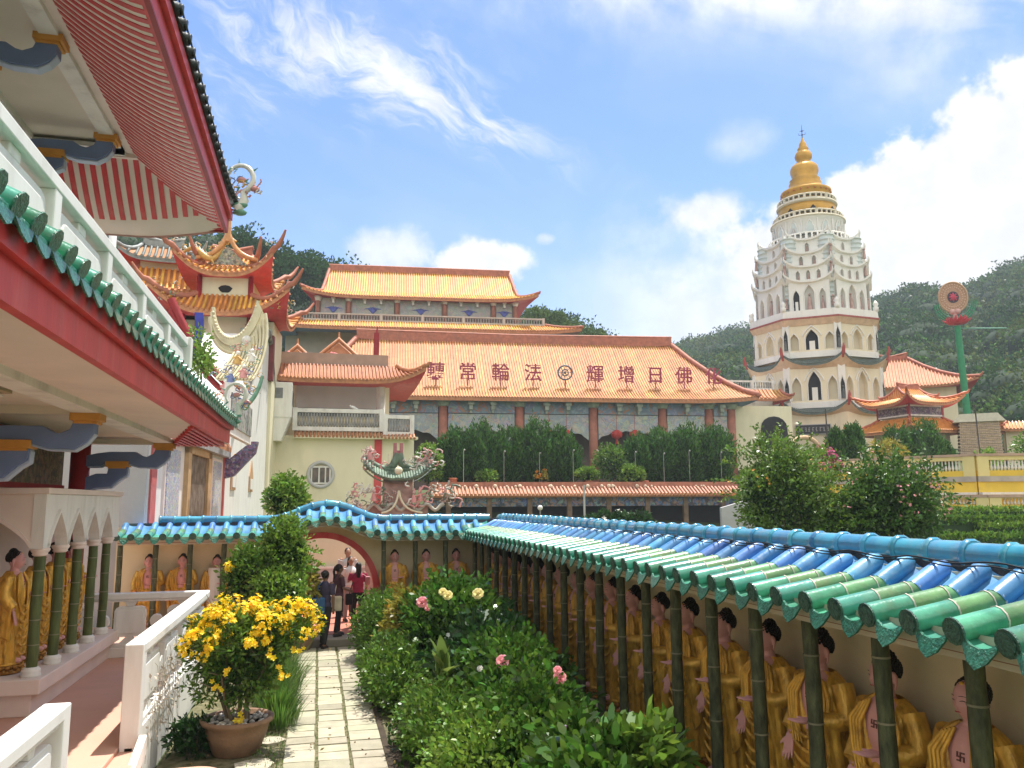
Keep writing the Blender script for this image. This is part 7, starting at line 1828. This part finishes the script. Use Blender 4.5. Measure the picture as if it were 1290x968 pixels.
PP.append(a); NN.append(np.tile(np.array([[-.1,-.8,.5]]), (35,1)))
flowers(ys, np.concatenate(PP), np.concatenate(NN), .036, fl_yel)

# tall shrubs near the back balustrade
shrub('flowering_shrub', 'tall loose shrub with a few yellow flowers left of the green bush', (-1.30, 16.1, 1.7), (.32,.35,.56), 1300, .10, lf_mid, base=.3, flower=fl_yel, nf=46, fs=.06, per=24, cr=.18)
shrub('green_bush', 'tall bright green bush beside the moon gate', (-.60, 16.3, 1.95), (.42,.42,.84), 5000, .085, lf_lime, base=.3, per=40, cr=.17, low=-.95, sprays=40, shell=.55)
shrub('green_bush', 'low bright green sprays under the tall bush by the gate', (-.62, 15.8, 1.45), (.42,.4,.38), 2600, .09, lf_lime, base=.3, per=30, cr=.2, low=-.9)
cp_ = flower_pot('brown pot behind the yellow flowers at the back balustrade', (-1.35, 16.1, 0), .3, .5, terra)
shrub('green_bush', 'light green bush rising over the humped roof of the gate wall', (-.78, 21.5, 3.1), (.44,.4,.62), 2200, .12, lf_lime, base=.15, per=30, cr=.2)
bx = flower_pot('large brown pot with leafy plants at the left of the gate step', (-.30, 18.0, -.01), .33, .34, clay)
shrub('croton', 'yellow-green croton in the brown pot by the gate', (-.27, 18.1, 1.25), (.22,.22,.55), 700, .20, lf_croton, base=.3, per=14, cr=.16, core=False, wd=.28, bend=.03, stems=4)
sp2 = thing('sword_leaf_plant', 'upright sword leaved plant in front of the croton pot', 'plant', (-.22, 17.9, .3))
def blades(c, n, h, w, spread, mat, parent, nm='leaves', lean=.5):
    Vs_ = []
    for i in range(n):
        a = rnd.uniform(0,6.28); q = spread*math.sqrt(rnd.random()); b = Vector((c[0]+q*math.cos(a), c[1]+q*math.sin(a), c[2])); hh = h*rnd.uniform(.55,1.1)
        l = lean*rnd.uniform(.1,1); d = Vector((math.cos(a),math.sin(a),0)); s = Vector((-math.sin(a),math.cos(a),0))*w*.5
        m_ = b+d*l*hh*.35+Vector((0,0,hh*.6)); t_ = b+d*l*hh+Vector((0,0,hh))
        Vs_ += [b, m_+s, t_, m_-s]
    return leafobj(nm, np.array([tuple(v) for v in Vs_]), mat, parent)
blades((-.30,17.9,.28), 60, .55, .05, .22, lf_mid, sp2)
# feathery herb by the path, grass tufts
hb = thing('herb_clump', 'feathery bright green herb clump spilling onto the path behind the flower pot', 'herb', (-.52, 12.7, 0))
for cx, cy, hh in ((-.5,12.3,.6),(-.62,13.0,.75),(-.45,13.6,.7),(-.6,14.2,.8),(-.42,12.0,.4)):
    blades((cx,cy,0), 420, hh, .016, .24, lf_grass, hb, 'fronds', .7)
gt = MB(); P_ = np.stack([nrng.uniform(-.75,-.33,700), nrng.uniform(8.5,14,700), np.zeros(700)],1)
Vg = leaves(P_, np.tile(np.array([[0,0,1.]]),(700,1)), .07, .012, jit=.4); tag(leafobj('grass', Vg, lf_grass), 'short grass along the left edge of the path', None, None, 'stuff')
P_ = np.stack([np.concatenate([nrng.choice([.068,.468,.94,-.325],900)+nrng.normal(size=900)*.006]), nrng.uniform(8,18,900), np.full(900,.005)],1)
tag(leafobj('joint_grass', leaves(P_, np.tile(np.array([[0,0,1.]]),(900,1)), .03, .01, jit=.6), lf_grass), 'grass and moss growing in the long joints of the path', None, None, 'stuff')
shrub('low_plant', 'dark low bush in the shade between flower pot and balustrade', (-1.38, 11.1, .2), (.3,.4,.22), 900, .08, lf_dark, base=0, per=20, stems=3)
# dry vines hanging on the balustrade face
vn = MB(); r2 = random.Random(12)
for k in range(26):
    y = r2.uniform(9.9,12.2); z = r2.uniform(.7,1.35); pts = [Vector((-1.775,y,z))]
    for q in range(7): pts.append(pts[-1]+Vector((r2.uniform(-.01,.02),r2.uniform(-.09,.09),-r2.uniform(.02,.14))))
    vn.tube(pts, .004, 4)
v_ = thing('dry_vine', 'dry bleached vine hanging on the sunlit balustrade face', 'vine', (-1.78, 10.8, .5)); vn.build('stems', M('bleached stem', (.5,.45,.38), .8, .2, 5, 0), v_)
P_ = np.stack([nrng.uniform(-1.77,-1.74,160), nrng.uniform(9.9,12.0,160), nrng.uniform(.4,1.2,160)],1); leafobj('dry_leaves', leaves(P_, np.tile(np.array([[.5,-.3,-.4]]),(160,1)), .05, .03), M('dry leaf', (.5,.42,.33), .8, .3, 5, 0, island=.3), v_)
ws = thing('seedling', 'small yellow-green seedling between the flat stones at the bottom edge', 'plant', (-.92, 9.45, 0)); blades((-.92,9.45,.02), 26, .16, .05, .12, lf_lime, ws, 'leaves', 1.4)

# right-hand bed, far to near
def bed(nm, label, c, rad, n, leaf, mat, **k): return shrub(nm, label, c, rad, n, leaf, mat, base=0, sprays=26, hexa=True, **k)
P_ = np.stack([nrng.uniform(-1.6,3.3,420), nrng.uniform(7,18,420), np.full(420,.035)],1); tag(leafobj('fallen_leaves', leaves(P_, np.tile(np.array([[1.,.3,.02]]),(420,1)), .05, .028, jit=.9, fold=.05), M('dead leaf', (.26,.17,.07), .9, .3, 5, 0, island=.5)), 'dead leaves scattered on path and soil', None, None, 'stuff')
bed('leafy_bush', 'fine leaved pale green bush at the far end of the bed beside the gate', (1.32,16.6,.62), (.5,1.0,.62), 6500, .07, lf_mid, per=34, cr=.2, low=-.8)
bed('croton', 'orange and yellow leaved croton between the fine green bush and the hibiscus', (1.72,14.9,.82), (.42,.6,.62), 2600, .12, lf_croton, per=20, cr=.2, wd=.4, flower=fl_orange, nf=36, fs=.05)
bed('hibiscus_bush', 'tall glossy hibiscus bush with pale yellow and pink blooms at mid bed', (2.35,14.4,.85), (.8,1.2,.76), 9500, .12, lf_gloss, per=28, cr=.3, low=-.8, wd=.62)
def blooms(owner_name, pts, mat, s, label, rose=True):
    for i, (p, lb) in enumerate(zip(pts, label)):
        pass
def rose(parent, p, s, mat, face=(-.3,-.8,.5)):
    mb = MB(); n_ = Vector(face).normalized(); x = n_.orthogonal().normalized(); y = n_.cross(x); p = Vector(p)
    for ringi, (k, rr_, op) in enumerate(((4,.35,.75),(6,.7,.45),(8,1.,.12))):
        for j in range(k):
            a = 2*PI*j/k+ringi*.5; d = x*math.cos(a)+y*math.sin(a); t_ = x*math.cos(a+PI/2)+y*math.sin(a+PI/2)
            b = p+d*s*rr_*.25; m_ = p+d*s*rr_*.75+n_*s*(.35*op+.12); e = p+d*s*rr_+n_*s*op*.75
            mb.add([b, m_+t_*s*rr_*.45, e+t_*s*.15, e-t_*s*.15, m_-t_*s*rr_*.45], [(0,1,2,3,4)])
    mb.ball(p+n_*s*.25, s*.28, 7, 5)
    mb.build('bloom', mat, parent)
hbx = [o for o in COL.objects if o.name.startswith('hibiscus_bush')][0]
for p, s, m_ in (((1.72,13.6,1.42),.10,fl_pink),((2.1,13.3,1.55),.085,fl_pale),((2.6,13.3,1.56),.10,fl_pale),((2.0,13.2,1.62),.07,fl_pale),((2.05,12.6,1.0),.08,fl_pale),((1.8,13.5,1.34),.06,fl_pink)): rose(hbx, p, s, m_)
bed('leafy_bush', 'soft green mass of small leaves along the path edge at mid bed', (1.22,13.4,.38), (.42,1.5,.42), 6500, .075, lf_mid, per=32, cr=.2, low=-.8)
bed('hibiscus_bush', 'dark shaded hibiscus behind the broad leaf plant', (2.5,11.9,.65), (.7,1.0,.6), 4500, .12, lf_dark, per=28, cr=.25)
hb3 = bed('rose_bush', 'rose bush with two pink roses leaning toward the statues', (2.55,10.6,.68), (.58,1.25,.52), 6000, .105, lf_gloss, per=26, cr=.26, low=-.8, wd=.6)
rose(hb3, (2.25,9.95,1.12), .085, fl_pink); rose(hb3, (2.62,8.75,1.15), .075, fl_pink); rose(hb3, (2.58,8.7,1.24), .05, fl_pink); rose(hb3, (2.02,10.2,1.0), .04, fl_white)
bed('leafy_bush', 'pale green low herb mass filling the front of the bed by the path', (1.66,10.2,.34), (.58,1.35,.38), 9500, .07, lf_mid, per=36, cr=.2, low=-.7)
bed('leafy_bush', 'bright green small leaved mound at the bottom edge of the bed', (1.92,8.6,.38), (.68,1.0,.40), 7000, .07, lf_lime, per=36, cr=.2, low=-.7)
bed('leafy_bush', 'dark green leafy bush between the rose bush and the glossy shrub', (2.35,8.9,.55), (.55,.9,.5), 4500, .10, lf_gloss, per=28, cr=.22, low=-.8)
g6 = bed('glossy_shrub', 'broad glossy leaved shrub nearest the camera below the statues', (2.42,7.05,.52), (.42,.8,.48), 3000, .135, lf_gloss, per=18, cr=.24, low=-.7, wd=.55)
g7 = bed('glossy_shrub', 'sprig of lime green glossy leaves at the bottom right of the bed', (2.78,6.75,.72), (.26,.4,.38), 700, .15, lf_lime, per=12, cr=.2, wd=.5, core=False)
rose(g6, (2.25,7.4,.98), .05, M('mauve petal', (.5,.3,.55), .5, .1, 3, 0))
bl_ = thing('broad_leaf_plant', 'upright broad leaved plant in a tall brown pot amid the bed', 'plant', (1.72, 11.2, .5))
pt = flower_pot('tall slim brown pot of the broad leaved plant', (1.62, 11.1, 0), .16, .62, terra)
Vs_ = []
mb = MB()
for i in range(16):
    a = rnd.uniform(0,6.28); l = rnd.uniform(.25,1.1) if i > 8 else rnd.uniform(.05,.4); hh = rnd.uniform(.5,.78) if i <= 8 else rnd.uniform(.35,.55); w = rnd.uniform(.07,.10)
    d = Vector((math.cos(a),math.sin(a),0)); s = Vector((-math.sin(a),math.cos(a),0)); b = Vector((1.70,11.15,.6))
    rows = []
    for k in range(8):
        t = k/7; c_ = b+d*(l*.5*t*t)+Vector((0,0,hh*(t-.32*l*t*t*t))); ww = w*math.sin(PI*min(1,.08+.92*t))**.8*(t > .18) + .008
        rows += [c_-s*ww+Vector((0,0,.02*ww/w)), c_, c_+s*ww+Vector((0,0,.02*ww/w))]
    mb.add(rows, [(k*3+j,k*3+j+1,k*3+4+j,k*3+3+j) for k in range(7) for j in (0,1)], 0, True)
mb.build('leaves', leafmat('broad leaf', (.16,.24,.05), isl=.3, tr=.3, rough=.3), bl_)
spk = thing('spiky_plant', 'small grey-green spiky plant beside the broad leaved pot', 'plant', (2.05, 11.0, .3)); blades((2.02,11.0,.55), 26, .42, .022, .07, leafmat('grey green blade', (.16,.22,.14), isl=.2), spk, 'leaves', .9)
lt = MB(); P_ = np.stack([nrng.uniform(.95,3.4,3500), nrng.uniform(5,18.2,3500), np.full(3500,.03)],1); tag(leafobj('ground_cover', leaves(P_, np.tile(np.array([[0,0,1.]]),(3500,1)), .09, .05, jit=.9), lf_dark), 'low dark ground cover on the flower bed soil', None, None, 'stuff')

# ------------------------------------------------------------------ visitors
skin_t = M('tan skin', (.36,.20,.13), .55, .08, 6, .03); skin_d = M('brown skin', (.22,.12,.08), .55, .08, 6, .03)
hairm = M('dark hair', (.012,.010,.009), .45, .3, 20, .2)
def person(label, x, y, z, rz, h, sk, top, bottom, pose, hair='bun', topm=None, shoes=None, skirt=0):
    t = thing('person', label, 'person', (x, y, z), rz); k = h/1.7
    V_ = lambda a: Vector((a[0]*k, a[1]*k, a[2]*k))
    Mx = T(x, y, z, rz)
    sw = pose.get('step', .06); lean = pose.get('lean', 0)
    hipL, hipR = (.085,0,.88), (-.085,0,.88); kL, kR = (.10,-.02-sw*.5,.48), (-.10,.0+sw*.4,.48); aL, aR = (.10,.02-sw,.08), (-.10,.02+sw,.08)
    shL, shR = (.17,lean*-.08,1.40), (-.17,lean*-.08,1.40)
    eL = pose.get('eL', (.24,.03,1.12)); wL = pose.get('wL', (.22,-.08,.88)); eR = pose.get('eR', (-.24,.03,1.12)); wR = pose.get('wR', (-.22,-.08,.88))
    mb = MB(Mx)
    head_pts(mb, V_((0,-.02-lean*.1,1.58)), .20*k, 20, 16)
    for sx in (-1,1): mb.ball(V_((sx*.076,.0-lean*.1,1.57)), (.014*k,.022*k,.032*k), 6, 5)
    mb.tube([V_((0,.0,1.36)), V_((0,-.01-lean*.08,1.52))], [.055*k,.05*k], 8)
    mb.ball(V_((0,0,1.28)), (.165*k,.105*k,.16*k), 12, 8); mb.ball(V_((0,0,1.08)), (.135*k,.095*k,.16*k), 12, 8); mb.ball(V_((0,.01,.92)), (.155*k,.11*k,.13*k), 12, 8)
    for s, e, w in ((shL,eL,wL),(shR,eR,wR)):
        mb.tube([V_(s),V_(e),V_(w)], [.05*k,.038*k,.026*k], 8); mb.ball(V_(s), .055*k, 8, 6)
        d = (Vector(w)-Vector(e)); hand(mb, V_(w), d, (1 if s[0] < 0 else -1, -.2, 0), .155*k, 1, .16)
    for hp, kn, an_ in ((hipL,kL,aL),(hipR,kR,aR)):
        mb.tube([V_(hp),V_(kn),V_(an_)], [.088*k,.056*k,.038*k], 10)
        mb.tube([V_((an_[0],an_[1]+.03,.045)), V_((an_[0],an_[1]-.06,.045)), V_((an_[0],an_[1]-.14,.03))], [.04*k,.042*k,.026*k], 8)
    remeshed(mb, 'body', sk, t, .012*k, 2)
    mb = MB(Mx)   # shirt
    mb.ball(V_((0,0,1.27)), (.185*k,.125*k,.175*k), 14, 9); mb.ball(V_((0,0,1.08)), (.155*k,.115*k,.17*k), 14, 9); mb.ball(V_((0,.005,.94)), (.17*k,.125*k,.12*k), 14, 9)
    if skirt: mb.lathe([(.17*k,.9*k),(.21*k,.62*k),(.20*k,.60*k),(.1*k,.7*k)], 14)
    for s, e, w in ((shL,eL,wL),(shR,eR,wR)):
        E_ = Vector(s).lerp(Vector(e), .85) if pose.get('short', True) else Vector(w)
        pts = [V_(s), V_(tuple(Vector(s).lerp(Vector(e),.5))), V_(tuple(E_))] if pose.get('short', True) else [V_(s), V_(e), V_(tuple(Vector(e).lerp(Vector(w),.85)))]
        mb.tube(pts, [.072*k,.062*k,.05*k], 9)
    mb.tube([V_((0,.005,1.38)), V_((0,-.005,1.455))], [.085*k,.062*k], 10)
    remeshed(mb, 'shirt', top, t, .013*k, 2)
    mb = MB(Mx)   # trousers
    mb.ball(V_((0,.01,.90)), (.165*k,.12*k,.12*k), 12, 8)
    for hp, kn, an_ in ((hipL,kL,aL),(hipR,kR,aR)): mb.tube([V_(hp),V_(kn),V_((an_[0],an_[1],.10))], [.102*k,.07*k,.054*k], 10)
    remeshed(mb, 'trousers', bottom, t, .013*k, 2)
    mb = MB(Mx)
    for an_ in (aL,aR): mb.tube([V_((an_[0],an_[1]+.05,.035)), V_((an_[0],an_[1]-.05,.04)), V_((an_[0],an_[1]-.155,.025))], [.045*k,.05*k,.03*k], 8)
    mb.build('shoes', shoes or M('dark shoe' , (.03,.025,.025), .5, .2, 5, 0), t)
    mb = MB(Mx); c = (0,.012-lean*.1,1.605)
    mb.ball(V_(c), (.085*k,.098*k,.098*k), 14, 9)
    if hair == 'long': mb.tube([V_((0,.06,1.62)),V_((0,.085,1.48)),V_((0,.09,1.3))], [.07*k,.075*k,.05*k], 9)
    if hair == 'bun': mb.ball(V_((0,.10,1.63)), .05*k, 9, 6)
    if hair == 'pony': mb.tube([V_((0,.09,1.64)),V_((0,.13,1.52)),V_((0,.10,1.32))], [.035*k,.035*k,.012*k], 8)
    mb.build('hair', hairm, t)
    mb = MB(Mx)
    for sx in (-1,1): mb.ball(V_((sx*.03,-.098-lean*.1,1.585)), (.011*k,.006*k,.006*k), 6, 4)
    mb.build('eyes', hairblk, t)
    return t
blk = M('black cloth', (.015,.015,.018), .8, .3, 10, .1); navy = M('dark navy cloth', (.05,.04,.08), .8, .2, 10, .1); plum = M('plum cloth', (.09,.035,.05), .8, .2, 10, .1)
crim = M('crimson cloth', (.40,.03,.10), .7, .12, 10, .1); wht = M('white shirt cloth', (.70,.69,.70), .8, .05, 10, .1); grys = M('pale grey shirt', (.50,.49,.48), .8, .08, 10, .1); blu = M('blue bag cloth', (.03,.10,.22), .7, .2, 8, .1); crm = M('cream bag cloth', (.55,.47,.33), .8, .15, 8, .2); pinkc = M('pink strap', (.62,.30,.33), .6, .1, 5, 0)
person('woman in dark top and black trousers nearest the pot, seen from behind', .20, 18.12, .0, 145, 1.62, skin_d, navy, blk, dict(step=.12, wR=(-.2,-.05,.86), eL=(.25,.02,1.12), wL=(.2,-.16,.95)), 'bun')
person('woman with a cream shoulder bag standing in the middle of the gate opening', .50, 18.75, .14, 110, 1.56, skin_d, plum, blk, dict(step=.07, eR=(-.22,-.05,1.13), wR=(-.12,-.24,1.06)), 'pony')
person('woman in a crimson top with a pink strap walking away through the gate', .98, 19.9, .145, 185, 1.50, skin_t, crim, blk, dict(step=.10, eL=(.26,.03,1.2), wL=(.2,-.1,1.38)), 'long')
person('woman in a white top just behind the crimson clad woman', .84, 20.9, .145, 20, 1.58, skin_t, wht, M('grey skirt cloth', (.25,.24,.26), .8, .1, 8, .1), dict(short=False), 'long')
person('man in a pale grey shirt, farthest and tallest inside the gate', .80, 21.9, .145, 10, 1.74, skin_t, grys, M('dark trousers', (.04,.04,.05), .8, .2, 8, .1), dict(), 'short')
def bag(label, c, d, m_, strap, rz=0):
    t = thing('shoulder_bag', label, 'bag', c, rz)
    mb = MB(T(*c, rz)); mb.cbox((0,0,0), d); o = mb.build('pouch', m_, t, .03)
    mb = MB(); mb.tube([Vector(p) for p in strap], .012, 5); mb.build('strap', m_, t)
bag('blue cloth shoulder bag on the hip of the woman nearest the pot', (.05,17.98,.88), (.30,.14,.36), blu, [(.02,17.95,1.05),(.06,18.0,1.3),(.17,18.12,1.40),(.3,18.2,1.2),(.12,18.02,1.02)], 20)
bag('cream patterned shoulder bag on the woman in the gate opening', (.45,18.56,.86), (.24,.12,.32), crm, [(.40,18.55,1.0),(.45,18.65,1.25),(.52,18.76,1.33),(.52,18.62,1.02)], 10)
bag('pink bag hanging behind the arm of the crimson clad woman', (1.2,19.78,1.22), (.12,.10,.2), pinkc, [(1.19,19.8,1.3),(1.1,19.86,1.36),(.98,19.85,1.30)], 0)
bag('black shoulder bag at the left hip of the crimson clad woman', (.78,19.8,.80), (.18,.12,.26), blk, [(.78,19.8,.92),(.86,19.86,1.2),(.98,19.9,1.30)], 0)
# ------------------------------------------------------------------ thin tropical haze in the air
mb = MB(); mb.box(-760, 800, -740, 820, -3, 125)
hzm = bpy.data.materials.new('haze air'); hzm.use_nodes = True; nt = hzm.node_tree; nt.nodes.clear()
o_ = nd(nt, 'ShaderNodeOutputMaterial'); v_ = nd(nt, 'ShaderNodeVolumePrincipled'); v_.inputs['Density'].default_value = .00055
v_.inputs['Color'].default_value = (.82,.91,1.0,1); v_.inputs['Anisotropy'].default_value = .0
nt.links.new(v_.outputs[0], o_.inputs['Volume'])
tag(mb.build('haze', hzm), 'thin bluish haze in the air', None, None, 'stuff')
